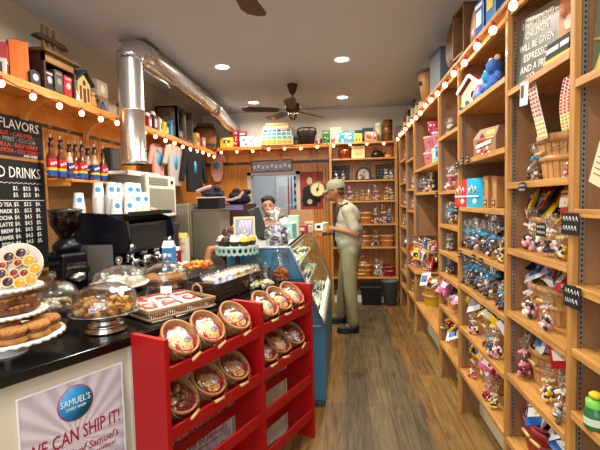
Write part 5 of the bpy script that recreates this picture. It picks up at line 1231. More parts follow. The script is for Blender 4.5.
def make_cup(c1, c2):
    t = thing('cupcake', 'cupcake', 'cupcake'); MB().lathe([(.001, 0), (.022, 0), (.030, .03)], 16, jit=.03).build('paper_case', plain(c1, .6), t)
    MB().lathe([(.033, .03), (.034, .036), (.026, .046), (.027, .05), (.016, .06), (.001, .068)], 16).build('frosting', plain(c2, .5), t); return t
cups = [make_cup('#3a2218', '#ece6da'), make_cup('#2a1c16', '#4a2c1c'), make_cup('#4a3420', '#e8c850')]
for i, (dx_, dy_, k) in enumerate(((-.10, -.03, 0), (-.055, -.085, 1), (-.02, -.01, 0), (.01, -.09, 0), (.055, -.03, 0), (.075, -.085, 2), (-.06, .05, 1), (.105, 0, 2), (.02, .06, 0))):
    place(cups[k], 'cup%d' % k, (p.x+dx_, p.y+dy_, p.z+.001), (0, 0, 0), 1.05, '%s cupcake on teal stand, %s from left' % (['white frosted', 'chocolate', 'yellow frosted'][k], ORD[[0, 2, 3, 4, 6, 7, 1, 8, 5][i]]), 'cupcakes on the teal stand')
for i, (dx_, dy_, r_, h_) in enumerate(((-.065, -.03, .062, .085), (.07, -.03, .062, .08))):
    t = thing('glass_cloche', 'clear glass cover over %s cupcakes on teal stand' % ('left' if i == 0 else 'right'), 'glass cover', (p.x+dx_, p.y+dy_, p.z+.002)); 
    MB().lathe([(r_, 0), (r_, h_*.6), (r_*.8, h_*.9), (r_*.3, h_), (.001, h_)], 26).build('cover', G, t); MB().ball((0, 0, h_+.012), .010).build('knob', G, t)
# glass canisters and jars right end of the counter
def jar(u, v, y, r, h, cols, lb, lid=True, fill=.4, n_=40, sz=.017):
    p = atZ(u, v, .952); p = Vector((p.x, p.y, .951)) if y is None else Vector((atY(u, v, y).x, y, .951))
    t = thing('glass_jar', lb, 'jar', p, 0, 'glass jars on the counter')
    MB().lathe([(.001, .002), (r, .002), (r*1.0, h*.85), (r*.8, h*.95), (r*.8, h)], 28).build('jar', G, t)
    MB().lathe([(r*.85, h), (r*.9, h+.008), (r*.5, h+.02), (.012, h+.026), (.016, h+.045), (.001, h+.05)], 24).build('lid', G, t)
    if cols: chunks('orange cookies filling the lower part of the tall glass jar' if 'tall' in lb else 'pale cookies in the squat jar, '+lb.split(', ')[-1], (p.x, p.y, .955), r*.78, h*fill, cols, n_, sz, 'cookies', 'jar_cookies')
jar(281, 280, None, .062, .19, ['#b0601c', '#d08838', '#8c4414'], 'tall round glass jar of orange cookies at counter end', fill=.5, n_=150, sz=.010)
jar(252, 272, 2.60, .06, .10, ['#d8cca0', '#e8e0c8'], 'squat lidded glass jar, left beside the tall jar')
jar(266, 272, 2.62, .045, .12, ['#c8b890', '#e8e0d0'], 'squat lidded glass jar, right beside the tall jar')
t = thing('label_card', 'small white card standing before the squat glass jars', 'card', atZ(262, 276, .952), rot=(R(-10), 0, R(15))); MB().box((0, 0, .03), (.055, .002, .035)).box((0, .006, .008), (.05, .014, .016)).build('card', plain('#e6e4e0'), t)
t = thing('label_card', 'small white card between biscotti crate and teal stand', 'card', atY(221, 262, 2.6), rot=(R(-10), 0, R(10))); t.location.z = .951; MB().box((0, 0, .055), (.055, .002, .04)).box((0, 0, .02), (.006, .004, .04)).build('card', plain('#e6e4e0'), t)

# ------------------------------------------------------------------ refrigerated display case
CY0, CY1 = 2.93, 4.55
dc = thing('display_case', 'blue refrigerated glass display case full of chocolates beside the man', 'display case', (-.157, CY0, 0))
blue = pbr('blue_laminate', '#3f7896', .4, var=.05); gtrim = pbr('grey_trim', '#8f95a6', .35, .4)
XB = -.70; LN = CY1-CY0
prof = [(0, .06), (0, .60), (-.235, 1.17), (XB, 1.17), (XB, .06)]
def endp(y0, nm='end_panel'):
    m = MX((0, y0+.03, 0), (R(90), 0, 0)); MB().prism(prof, .03, 0, m).build(nm, blue, dc)
endp(0)
MB().prism([(0, .06), (0, .60), (XB, .60), (XB, .06)], .03, 0, MX((0, LN, 0), (R(90), 0, 0))).build('end_panel', blue, dc)
MB().prism([(-.01, .60), (-.235, 1.165), (XB, 1.165), (XB, .60)], .008, 0, MX((0, LN-.01, 0), (R(90), 0, 0))).build('end_glass', glass('case_glass2', (.93, .97, .93, 1), 1.3), dc)
for y in (-.003, LN+.003):
    q = MB().tube([(0.003, y, .595), (-.235, y, 1.17), (XB, y, 1.17)], .012, n=6).tube([(.003, y, .60), (-.30, y, .60)], .009, n=6)
    q.build('edge_trim', gtrim, dc)
MB().b(-.018, 0, .03, LN-.03, .06, .60).b(XB, XB+.02, .03, LN-.03, .06, .9).b(XB+.02, -.02, .03, LN-.03, .45, .47).build('front_panel', blue, dc)
MB().b(-.04, -.005, .02, LN-.02, .60, .625).b(-.26, -.225, .02, LN-.02, 1.155, 1.18).build('glass_rail', pbr('case_rail', '#a8845c', .35, .3), dc)
MB().b(XB, -.235, 0, LN, 1.165, 1.18).build('top_glass', pbr('case_top', '#c8ccc4', .15), dc)
g_ = MB().sheet(lambda a, b_: (-.012+.035*math.sin(math.pi*b_)-.223*b_**1.25, .03+(LN-.06)*a, .625+.535*b_), 2, 10)
g_.build('front_glass', glass('case_glass', (.95, .98, .95, 1), 1.25), dc)
MB().b(-.62, -.03, .03, LN-.03, .60, .61).build('deck', plain('#e2e8dc', .3), dc)
for z, x0 in ((.80, -.145), (.97, -.205)):
    MB().b(-.62, x0, .03, LN-.03, z, z+.008).build('glass_shelf', glass('case_glass2', (.93, .97, .93, 1), 1.3), dc)
MB().b(-.64, -.62, .03, LN-.03, .60, 1.15).build('back_panel', plain('#bcc8b8', .3), dc)
MB().b(-.30, -.25, .05, LN-.05, 1.135, 1.15).build('light_strip', pbr('case_tube', '#f4fff0', .4, emit='#eefbe8', es=16), dc)
MB().b(-.045, -.03, .05, LN-.05, .628, .637).build('light_strip', pbr('case_tube', '#f4fff0', .4, emit='#eefbe8', es=5), dc)
q = MB()
for y in (.06, LN-.10):
    for x in (XB+.04, -.09): q.b(x, x+.08, y, y+.05, 0, .065)
q.build('foot', blue, dc)
# candies in trays inside
def make_tray(cols, seed):
    r_ = random.Random(seed); t = thing('candy_tray', 'tray of chocolates', 'tray')
    MB().b(-.085, .085, -.10, .10, 0, .006).b(-.085, .085, -.10, -.094, .006, .02).b(-.085, .085, .094, .10, .006, .02).build('tray', plain('#e8ece4', .3), t)
    q = MB()
    for i in range(6):
        for j in range(7): q.ball((-.07+.028*i, -.082+.027*j, .02+r_.uniform(0, .006)), .0125, r_.randrange(len(cols)), 8, sc=(1, 1, .8))
    q.build('chocolates', [plain(c, .35) for c in cols], t); return t
trs = [make_tray(c, i) for i, c in enumerate((['#2a1810', '#efe9dc', '#1c120c'], ['#e8e4d4', '#c8d0a8', '#88a070'], ['#e8cc30', '#efe9dc', '#6c8c50'], ['#1c1410', '#f0f0ec', '#3a2418']))]
tn = ['dark and white chocolates', 'white and pale green chocolates', 'yellow and green candies', 'black and white chocolates']
for si, (z, xs) in enumerate(((.611, (-.13, -.32, -.51)), (.809, (-.24, -.43)), (.979, (-.30, -.49)))):
    for xi, x in enumerate(xs):
        for j in range(7):
            k = (si*2+xi+j*3) % 4
            place(trs[k], 'tr%d' % k, (-.157+x, CY0+.15+.215*j, z), (0, 0, 0), 1, 'tray of %s, %s from near end, %s case shelf, %s row' % (tn[k], ORD[j], ['bottom', 'middle', 'top'][si], ['front', 'second', 'third'][xi]), 'trays in the display case')
# things on the case
TZ = 1.181
def onc(u, y): p = atY(u, 225, y); return Vector((p.x, y, TZ))
# clear gift bag with bow
gb = thing('gift_bag', 'large clear cellophane gift basket with spotted bow on case end', 'gift basket', (-.50, 3.04, TZ))
MB().lathe([(.001, 0), (.075, 0), (.085, .03), (.08, .035), (.001, .02)], 20).build('dish', plain('#3a3c48', .4), gb)
q = MB()
for i in range(26): a = rnd.uniform(0, 6.28); rr = .07*math.sqrt(rnd.random()); q.ball((rr*math.cos(a), rr*math.sin(a), rnd.uniform(.035, .13)), .018, i % 4, 8, sc=(1, .8, .9))
q.build('sweets', [plain('#4a5878', .4), plain('#8090b0', .4), plain('#2c2c38', .4), plain('#c8c8d4', .4)], gb)
MB().lathe([(.08, 0), (.095, .05), (.09, .11), (.05, .155), (.018, .175), (.02, .185), (.06, .23), (.085, .28)], 24, jit=.07).build('wrap', FILM, gb)
q = MB()
for i in range(16):
    a = 2*math.pi*i/16*1.618*2; e = rnd.uniform(.02, .055)
    q.add([(0, 0, .18), (e*math.cos(a)*1.5, e*math.sin(a)*1.5, .19+rnd.uniform(0, .08)), (e*math.cos(a+.6)*1.5, e*math.sin(a+.6)*1.5, .19+rnd.uniform(0, .08))], [(0, 1, 2)], i % 2)
q.build('bow', [pbr('bow_cream', '#e0d4bc', .4, var=.5, vscale=120), plain('#8a6c58', .4)], gb)
ITEMS = [(288, 3.55, .12, .10, .13, '#8cbcb8', '#e8ecdc', 'pale teal box on case near the gift bag', 'storage_box'), (294, 3.75, .10, .09, .19, '#b4cabf', '#d8e4dc', 'tall pale green box on display case top', 'storage_box'),
         (302, 4.1, .11, .10, .08, '#a81c20', '#d8c0b0', 'small red box on display case top', 'storage_box'), (305, 4.2, .12, .10, .07, '#dcdcd8', '#606468', 'low white box on display case top', 'storage_box'),
         (309, 4.38, .09, .08, .10, '#c8a878', '#4a3c2c', 'small tan box at far end of case top', 'storage_box'), (295, 4.3, .10, .1, .12, '#9cc4c8', '#e0ecec', 'light teal box behind the low white box', 'storage_box')]
for u, y, w_, d_, h, c1, c2, lb, nm in ITEMS:
    t = thing(nm, lb, 'box', onc(u, y), rnd.uniform(-.3, .3), 'boxes on the display case')
    MB().box((0, 0, h/2), (w_, d_, h)).build('box', plain(c1, .4), t, bevel=.004); MB().box((0, -d_/2-.001, h*.55), (w_*.6, .002, h*.35)).build('print', plain(c2, .4), t)
t = thing('cube_sign', 'small white cube with black square print at the far case end', 'box', (-.27, 4.47, TZ), R(-10)); MB().box((0, 0, .035), (.09, .08, .07)).build('box', white, t, bevel=.003); MB().box((0, -.041, .04), (.04, .002, .03)).build('print', black, t); t.name = 'card_reader'; t['label'] = 'small white card box with dark square at far case end'
# monitor and framed board at the staff side (stand on a back table)
tb = thing('work_table', 'dark work table behind counter carrying the till screen', 'table', (-1.16, 3.38, 0))
MB().b(-.25, .28, -.30, .35, .90, .93).build('tabletop', black, tb)
for x in (-.22, .25):
    for y in (-.27, .32): MB().b(x-.02, x+.02, y-.02, y+.02, 0, .90).build('leg', black, tb)
p = atY(258, 245, 3.45)
t = thing('till_screen', 'dark till screen seen from behind, tilted beside the clerk', 'screen', (p.x, 3.45, TZ), rot=(0, R(-18), R(20)))
MB().box((0, 0, .15), (.10, .02, .26)).build('screen', plain('#2c3030', .4), t, bevel=.004); MB().box((0.02, .02, .01), (.10, .12, .02)).build('base', black, t)
t.location.x = -.68
p = atY(246, 240, 3.3)
t = thing('framed_board', 'pale wood-framed board with grey hatched face leaning by till screen', 'board', (p.x, 3.3, .931), rot=(R(-14), 0, R(14)))
MB().box((0, 0, .105), (.17, .014, .21)).build('frame', plain('#c8b08c', .5), t, bevel=.003)
MB().box((0, -.008, .11), (.14, .003, .16)).build('face', plain('#84869c', .5), t)
q = MB()
for i in range(9): q.tube([(-.06+.012*i, -.011, .04), (-.03+.0105*i, -.011, .18)], .003, n=4)
q.build('hatching', plain('#c8c8d8', .5), t); t.location = (-.79, 3.22, TZ)
t = thing('wood_panel', 'brown wooden panel standing tilted at the far end of display case', 'panel', onc(303, 4.45), rot=(R(-12), 0, R(4))); t.location = (-.47, 4.52, TZ)
MB().add([(-.17, 0, 0), (.15, 0, 0), (.13, 0, .23), (-.12, 0, .23), (-.17, .012, 0), (.15, .012, 0), (.13, .012, .23), (-.12, .012, .23)], [(0, 1, 2, 3), (7, 6, 5, 4), (0, 4, 5, 1), (1, 5, 6, 2), (2, 6, 7, 3), (3, 7, 4, 0)]).build('board', wood('panel_brown', '#7c5428', '#946634'), t)
# back wall: sign, poster, round dial, onesie
def onb(u, v, y=YB-.02): return atY(u, v, y)
a = onb(251, 161); b_ = onb(293, 173); w_ = b_.x-a.x; 
t = thing('framed_sign', 'long framed grey landscape sign above the back doorway', 'sign', ((a.x+b_.x)/2, YB-.015, 2.045), rot=(0, R(-1), 0))
MB().box((0, 0, 0), (w_, .02, .19)).build('frame', plain('#5a2c20', .4), t, bevel=.004)
MB().box((0, -.012, 0), (w_-.04, .004, .15)).build('picture', pbr('town_photo', '#8c90a0', .5, var=.45, vscale=18), t)
q = MB()
for i in range(9): q.box((-w_*.42+i*w_*.105, -.0155, -.005+.012*math.sin(i*2)), (w_*.06, .002, .05), 0, None, (0, .15, 0))
q.build('lettering', plain('#d8dce4', .5), t)
a = onb(300, 173); b_ = onb(318, 208)
t = thing('wall_poster', 'dark red poster of a person in black holding something round', 'poster', ((a.x+b_.x)/2+.03, YB-.012, (a.z+b_.z)/2))
MB().box((0, 0, 0), (.36, .006, .57)).build('paper', plain('#9c2c14', .5), t)
q = MB().box((-.02, -.005, -.12), (.22, .003, .24)).lathe([(.001, 0), (.11, .0)], 20, 0, MX((-.02, -.0055, .0), (R(90), 0, 0), (1, .7, 1)), smooth=False)
q.box((-.1, -.0056, -.08), (.06, .002, .2), 0, None, (0, .25, 0)); q.box((.09, -.0056, -.08), (.06, .002, .2), 0, None, (0, -.35, 0))
q.lathe([(.001, 0), (.052, 0)], 20, 1, MX((-.02, -.007, .15), (R(90), 0, 0), (.85, 1.15, 1)), smooth=False)
q.lathe([(.001, 0), (.054, 0)], 20, 0, MX((-.02, -.0065, .175), (R(90), 0, 0), (.95, .85, 1)), smooth=False)
q.lathe([(.001, 0), (.04, 0)], 20, 1, MX((-.02, -.0075, -.17), (R(90), 0, 0)), smooth=False)
q.build('figure', [matte_black, plain('#d8b898', .6)], t)
p = onb(317.5, 189, 6.2)
t = thing('dial_scale', 'round hanging dial scale with cream face beside the red poster', 'scale', (p.x, 6.22, p.z))
MB().lathe([(.001, -.02), (.115, -.02), (.12, 0), (.118, .02), (.105, .024), (.103, .012), (.001, .012)], 36, 0, MX((0, 0, 0), (R(90), 0, 0))).build('case', pbr('dial_case', '#7a6a44', .35, .8), t)
MB().lathe([(.001, .014), (.103, .014)], 36, 0, MX((0, 0, 0), (R(90), 0, 0))).build('face', plain('#d8c896', .5), t)
MB().box((0.008, -.018, .02), (.01, .003, .12), 0, None, (0, .35, 0)).cyl((0, -.016, 0), .02, .004, rot=(R(90), 0, 0)).build('pointer', black, t)
MB().tube([(0, 0, .115), (0, .02, .45), (0, .02, 1.0-.3)], .004).tube([(0, 0, -.12), (0, 0, -.2)], .006).build('hanger', brass, t)
MB().box((0, .05, 0), (.03, .10, .03)).build('wall_arm', brass, t)

# ------------------------------------------------------------------ left wall: work counter and machines
wc = thing('work_counter', 'staff work counter along the left wall under the espresso machine', 'counter', (XL, 2.1, 0))
MB().b(.015, .70, 0, 2.1, .88, .92).build('counter_top', black, wc, bevel=.003)
MB().b(.015, .66, 0, 2.08, 0, .88).build('body', plain('#2c2620', .6), wc)
cwz = .921
# chalkboard menus
frame_w = wood('menu_frame', '#8a5a28', '#b07a3c', (2, 12, 12))
MY = 2.77
mb_ = thing('chalkboard_menu', 'upper black chalkboard menu headed FLAVORS with red item names', 'menu board', (XL+.055, MY, 1.83), rot=(0, 0, R(90)))
# local x points along +Y world when rotated 90: board spans negative x
MB().b(-1.1, 0, -.004, .012, 0, .255).build('slate', matte_black, mb_)
CT = lambda x, z, y=-.0052: MX((x, y, z), (R(90), 0, 0))
text('heading', 'MILK FLAVORS', .085, chalk, mb_, CT(-.03, .205), align='RIGHT', bold=.0004)
redc = plain('#c8402c', .7); gry = plain('#8c8880', .7)
for i, (s_, m_) in enumerate((('HAZELNUT - CARAMEL', redc), ('ALMOND - MINT - COCOA', gry), ('VANILLA - RASPBERRY', redc), ('CINNAMON - COCONUT', redc))): text('item_lettering', s_, .040, m_, mb_, CT(-.09+.02*i, .145-.036*i), align='RIGHT')
text('item_lettering', 'AND MORE', .025, chalk, mb_, CT(-.12, .012))
MB().b(-1.1, .02, -.006, .012, -.02, 0).build('frame_rail', frame_w, mb_)
m2 = thing('chalkboard_menu', 'lower tall chalkboard menu headed COLD DRINKS with price columns', 'menu board', (XL+.055, MY, 1.07), rot=(0, 0, R(90)))
MB().b(-1.1, 0, -.004, .012, 0, .74).build('slate', matte_black, m2)
MB().b(0, .022, -.008, .014, -.02, .98).b(-1.1, 0, -.006, .012, -.02, 0).build('frame_post', frame_w, m2)
text('heading', 'COLD DRINKS', .10, chalk, m2, CT(-.04, .655), align='RIGHT', fit=.52)
MB().tube([(-.6+.02*i, -.006, .59+(.004 if i % 2 else -.004)) for i in range(29)], .002, n=4).b(-.6, -.02, -.0065, -.004, .475, .479).build('ruled_lines', chalk, m2)
for i in range(9):
    z = .555-.042*i if i < 2 else .535-.042*i
    for j, s_ in enumerate(('$3.', '$3.5', '$4.') if i < 4 else ('$4.', '$4.5', '$5.')): text('price_lettering', s_, .038, chalk, m2, CT(-.27+.095*j, z), bold=.0003)
for i, s_ in enumerate(('ICED TEA', 'LEMONADE', 'MOCHA', 'ICED LATTE', 'COLD BREW', 'STEAMER', 'SODA')): text('item_lettering', s_, .036, chalk, m2, CT(-.31, .45-.042*i), align='RIGHT', bold=.0006)
text('item_lettering', 'ICED SIZE AVAILABLE', .036, chalk, m2, CT(-.30, .135), bold=.0006); text('item_lettering', 'COLD BREW 3.50', .034, chalk, m2, CT(-.27, .095), bold=.0006); text('item_lettering', 'Extra flavor 50c more', .032, chalk, m2, CT(-.2, .035), bold=.0006)
# bottle shelf
bsz = 1.70
sh = thing('bottle_shelf', 'short wooden shelf on the left wall carrying syrup bottles', 'shelf', (XL+.012, 2.82, bsz-.022))
MB().b(0, .22, 0, .56, 0, .02).build('board', orange_wood, sh, bevel=.003); MB().b(0, .02, .0, .62, -.5, 0).build('back_board', wood('panel_brown2', '#9a6a3c', '#b07c48'), sh)
MB().b(.0, .20, .0, .018, -.03, 0).build('side_bracket', orange_wood, sh)
def make_syrup(c_top, c_mid, cb, liquid):
    t = thing('syrup_bottle', 'syrup bottle', 'bottle')
    MB().lathe([(.001, 0), (.034, 0), (.036, .005), (.036, .15), (.030, .175), (.016, .20), (.014, .24)], 18).build('bottle', pbr('liq'+liquid, liquid, .12, coat=.5), t)
    MB().lathe([(.0365, .075), (.0365, .145)], 18).build('upper_label', plain(c_top, .4), t); MB().lathe([(.0367, .058), (.0367, .078)], 18).build('stripe', plain(c_mid, .4), t); MB().lathe([(.0365, .015), (.0365, .058)], 18).build('lower_label', plain(cb, .4), t)
    q = MB(); 
    for i in range(3): q.box((.037, -.016+.016*i, .11+.006*(i-1)), (.003, .010, .018), 0, None, (.5, 0, 0)); 
    for i in range(3): q.box((-.0, -.037, .03+.0), (.03, .002, .006))
    q.build('lettering', white, t)
    MB().lathe([(.017, .235), (.018, .262), (.01, .27), (.008, .285), (.014, .29), (.014, .30), (.001, .302)], 14).tube([(0, 0, .295), (.035, 0, .297), (.04, 0, .285)], .005).build('pump', black, t)
    MB().cyl((0, 0, .30), .004, .03).build('pump_tip', pbr('clear_tip', '#b8b4b0', .2), t); return t
syr = [make_syrup('#c01820', '#e8c020', '#1c4c9c', '#5a2c18'), make_syrup('#1c3c7c', '#e8c020', '#1c4c9c', '#a88c70'), make_syrup('#2a3c7a', '#5a5c78', '#38406c', '#c0a890')]
for i, (u, k, x) in enumerate(((52, 0, -2.02), (61.5, 0, -2.02), (70, 2, -2.10), (76, 0, -2.07), (82.5, 0, -2.02), (88, 2, -2.11), (95, 1, -2.03), (103.5, 0, -2.03))):
    y = atX(u, 170, x).y
    place(syr[k], 'syr%d' % k, (x, y, bsz), (0, 0, R(-30)), .92, '%s syrup bottle with black pump, %s from left on bottle shelf' % (['red-labelled', 'navy-labelled', 'slim blue-labelled'][k], ORD[i]), 'syrup bottles on the left wall shelf')
# white shelf over AC with speaker and pineapple bottle
ws = thing('white_shelf', 'white shelf above the air conditioner on the left wall', 'shelf', (XL+.012, 3.38, 1.77)); MB().b(0, .34, 0, .62, 0, .025).b(.33, .345, 0, .62, -.012, .03).build('board', white, ws)
t = thing('small_speaker', 'small dark upright box speaker on the white shelf', 'speaker', (-2.0, 3.45, 1.796), R(75)); MB().box((0, 0, .10), (.11, .08, .20)).build('cabinet', plain('#2c2c28', .5), t, bevel=.004); MB().box((0, -.042, .10), (.08, .003, .16)).build('grille', pbr('grille', '#4a4a44', .6, bump=.6, bscale=200), t)
t = thing('pineapple_jar', 'amber pineapple-shaped glass jar with green top beside duct', 'jar', (-1.99, 3.70, 1.796)); MB().lathe([(.001, 0), (.05, 0), (.07, .05), (.06, .11), (.03, .14), (.02, .15)], 16, jit=.03).build('jar', pbr('amber_glass', '#c88020', .15, var=.3, vscale=60), t); MB().lathe([(.022, .15), (.03, .18), (.001, .19)], 10).build('lid', plain('#2c6c3c'), t)
# air conditioner
ac = thing('air_conditioner', 'white wall air conditioner with grey grille above the espresso area', 'air conditioner', (-2.165, 3.60, 1.39))
MB().b(0, .38, 0, .62, 0, .38).build('housing', plain('#b4ae9c', .5), ac, bevel=.006)
MB().b(.38, .40, -.01, .63, -.01, .39).build('front_frame', plain('#dedacb', .5), ac, bevel=.004)
q = MB().b(.395, .403, .04, .59, .03, .26).b(.395, .403, .04, .44, .295, .365)
q.build('grille_back', plain('#8a8878', .6), ac)
q = MB()
for i in range(18): q.b(.402, .406, .05+i*.03, .058+i*.03, .03, .26)
for i in range(4): q.b(.402, .407, .04, .44, .30+.018*i, .307+.018*i)
q.build('louvres', plain('#a8a692', .5), ac)
MB().cyl((.402, .53, .33), .018, .012, rot=(0, R(90), 0)).build('knob', black, ac)
# steel cabinet + black things
stc = thing('steel_cabinet', 'tall stainless steel cabinet beside the air conditioner with black cap on top', 'cabinet', (-2.10, 4.25, 0))
MB().b(0, .46, 0, .52, 0, 1.50).build('body', pbr('steel_brushed', '#9c9280', .35, .6, var=.1), stc, bevel=.008)
MB().b(.46, .475, .02, .50, .05, .9).b(.46, .475, .02, .50, .93, 1.47).build('door', pbr('steel_brushed', '#a09684', .35, .8), stc, bevel=.003)
MB().b(.476, .49, .05, .07, .7, .88).build('door_handle', black, stc)
t = thing('steel_hopper', 'grey steel bin attached in front of the steel cabinet', 'bin', (-1.62, 4.3, 0)); MB().b(.0, .30, 0, .40, 0, 1.42).build('body', pbr('steel_brushed2', '#8f8675', .35, .6), t, bevel=.006); MB().b(-.0, .31, -.01, .41, 1.42, 1.435).build('lid', plain('#6c6458', .4), t)
for x, y, z, r_, h, lb in ((-1.95, 4.42, 1.501, .10, .12, 'black rounded hat resting on steel cabinet top'), ):
    t = thing('black_hat', lb, 'hat', (x, y, z)); MB().lathe([(.001, .001), (.13, 0), (.12, .02), (.10, .03), (.095, .08), (.06, .115), (.001, .12)], 22).build('crown', black, t)
t = thing('black_bin', 'black square tub with pale rim on the grey steel bin', 'tub', (-1.46, 4.48, 1.436)); MB().box((0, 0, .06), (.24, .24, .12)).build('tub', black, t, bevel=.008); MB().box((0, 0, .125), (.26, .26, .012)).build('rim', plain('#c8c4bc', .4), t)
br_ = thing('brown_cabinet', 'dark brown slatted cabinet with purple label behind the steel bins', 'cabinet', (-1.62, 5.35, 0)); 
q = MB().b(0, .40, 0, .35, 0, 1.48)
for i in range(10): q.b(.01+.04*i, .03+.04*i, -.008, 0, .05, 1.4)
q.build('body', plain('#3a2418', .5), br_); MB().b(.02, .30, -.012, -.008, 1.40, 1.465).build('label_strip', plain('#7468a8', .4), br_)
t = thing('folded_clothes', 'heap of dark and pink folded shirts on the brown cabinet', 'clothes', (-1.42, 5.52, 1.481)); 
CLOTHES_A = t
tag(t, 'heap of dark folded shirts with pink sleeve on the brown cabinet', 'clothes')
t = thing('folded_clothes', 'black shirt with pale pink edge draped on black tub', 'clothes', (-1.45, 4.5, 1.569)); CLOTHES_B = t
t = thing('dark_box', 'low dark equipment box beside the back doorway', 'box', (-1.64, 6.1, 0)); MB().b(-.05, .17, -.15, .2, 0, 1.33).build('body', plain('#2c2e30', .5), t); MB().b(-.07, .20, -.18, .22, 1.33, 1.40).build('lid', plain('#4c5254', .4), t)
t = thing('paper_stack', 'white papers standing by the low dark box', 'papers', (-1.32, 5.1, .0)); MB().b(-.07, .09, -.05, .05, 0, 1.22).b(-.03, .04, -.05, .05, 1.22, 1.27).build('sheets', plain('#dcdad4', .6), t)
# shirts hanging
def garment(u0, u1, v0, v1, x, col, logo, lb, sleeves=.5, body='shirt', dark=False, plane='x'):
    if plane == 'x': a = atX(u0, (v0+v1)/2, x); b_ = atX(u1, (v0+v1)/2, x); c = atX((u0+u1)/2, v0, x); e = atX((u0+u1)/2, v1, x); rz = R(90)
    else: a = atY(u0, (v0+v1)/2, x); b_ = atY(u1, (v0+v1)/2, x); c = atY((u0+u1)/2, v0, x); e = atY((u0+u1)/2, v1, x); rz = 0
    W = (b_-a).length; H = c.z-e.z; t = thing('hanging_shirt', lb, 'shirt', (c.x, c.y, c.z), rz, 'shirts hanging on the wall')
    h2 = W*.5
    outl = [(-.16*W, 0), (.16*W, 0), (.34*W, -.05*H), (.5*W, -sleeves*H), (.38*W, -sleeves*H-.02*H), (.27*W, -.25*H), (.27*W, -H), (-.27*W, -H), (-.27*W, -.25*H), (-.38*W, -sleeves*H-.02*H), (-.5*W, -sleeves*H), (-.34*W, -.05*H)]
    if body == 'onesie': outl = [(-.16*W, 0), (.16*W, 0), (.40*W, -.04*H), (.5*W, -.28*H), (.36*W, -.34*H), (.29*W, -.25*H), (.31*W, -.68*H), (.14*W, -H), (-.14*W, -H), (-.31*W, -.68*H), (-.29*W, -.25*H), (-.36*W, -.34*H), (-.5*W, -.28*H), (-.40*W, -.04*H)]
    MB().prism(outl, .035, 0, MX((0, .017, 0), (R(90), 0, 0))).build('cloth', pbr('cloth'+col, col, .95, bump=.6, bscale=25, var=.12), t, bevel=.012)
    q = MB().cyl((0, -.0185, -.42*H), .085 if body != 'onesie' else .05, .002, 0, 24, rot=(R(90), 0, 0)); q.v = [Vector((v.x*.62 if plane == 'x' else v.x, v.y, v.z)) for v in q.v]
    q.build('round_logo', sblue, t)
    MB().tube([(-.15*W, 0, -.005), (0, 0, .05), (.15*W, 0, -.005)], .004).tube([(0, 0, .05), (0, 0, .09), (.0, .0, .11)], .003).build('hanger', plain('#1a1a1a' if not dark else '#8c8c8c'), t); return t
garment(148, 166, 144, 178, -1.98, '#c08c80', 0, 'pale pink shirt hanging nearest the duct on left wall', .62)
garment(163, 184, 145, 186, -1.92, '#a89c94', 0, 'grey and pink shirt with blue oval hanging second from duct', .50)
garment(180, 207, 150, 192, -1.88, '#0e0d10', 0, 'black long-sleeved shirt with blue oval hanging on left wall', .75, dark=True)
garment(206, 227, 154, 182, 6.30, '#c89488', 0, 'small pink baby bodysuit hanging on back wall', .3, 'onesie', plane='y')
# espresso machine
em = thing('espresso_machine', 'black and steel espresso machine with paper cups on top', 'espresso machine', (-1.98, 2.80, cwz))
MB().b(0, .20, .02, .74, .02, .44).b(.20, .42, .02, .74, .22, .44).build('body', plain('#15171c', .25), em, bevel=.01)
for y in (-.02, .74): MB().prism([(0, .03), (.22, .03), (.25, .22), (.44, .24), (.48, .34), (.46, .46), (.30, .52), (0, .54)], .022, 0, MX((0, y+.022, 0), (R(90), 0, 0))).build('side_panel', pbr('navy_black', '#0d1018', .22), em, bevel=.006)
MB().b(.10, .34, -.026, -.021, .04, .30).build('side_badge_panel', plain('#6e6a66', .35), em)
MB().b(0, .46, .0, .74, .50, .515).b(.455, .46, .0, .74, .515, .53).b(0, .46, .735, .74, .515, .53).build('cup_rail', black, em)
MB().b(.20, .50, .0, .74, .02, .07).build('drip_tray', steel, em, bevel=.004)
for y in (.16, .38, .60): MB().cyl((.36, y, .17), .036, .06).cyl((.36, y, .15), .04, .025).build('group_head', chrome, em)
for y in (.16, .38, .60): MB().tube([(.38, y, .155), (.52, y, .14)], [.012, .015]).build('portafilter_handle', black, em)
MB().tube([(.40, .04, .25), (.46, .04, .2), (.47, .03, .08)], .006).tube([(.40, .71, .25), (.46, .71, .2), (.47, .72, .08)], .006).build('steam_wand', chrome, em)
MB().ball((.44, .05, .27), .026).ball((.44, .70, .27), .026).build('steam_knob', chrome, em)
MB().b(.42, .43, .08, .68, .25, .42).build('front_panel', plain('#161414', .6), em)
q = MB()
for x in (.05, .40):
    for y in (.06, .68): q.cyl((x, y, 0), .02, .025)
q.build('foot', black, em)
def pitcher(loc, s_, lb):
    t = thing('milk_pitcher', lb, 'pitcher', loc, 0, 'steel milk pitchers'); MB().lathe([(.001, 0), (.045*s_, 0), (.048*s_, .03*s_), (.035*s_, .08*s_), (.04*s_, .11*s_), (.036*s_, .11*s_), (.03*s_, .08*s_)], 20).build('jug', chrome, t); MB().tube([(.045*s_, 0, .03*s_), (.085*s_, 0, .04*s_), (.085*s_, 0, .09*s_), (.04*s_, 0, .10*s_)], .004).build('handle', chrome, t)
pitcher((-1.56, 2.92, cwz+.071), 1, 'steel milk pitcher on drip tray, nearest'); pitcher((-1.55, 3.08, cwz+.071), 1.1, 'steel milk pitcher on drip tray, second'); pitcher((-1.56, 3.35, cwz+.071), .8, 'small steel milk pitcher at far end of drip tray')
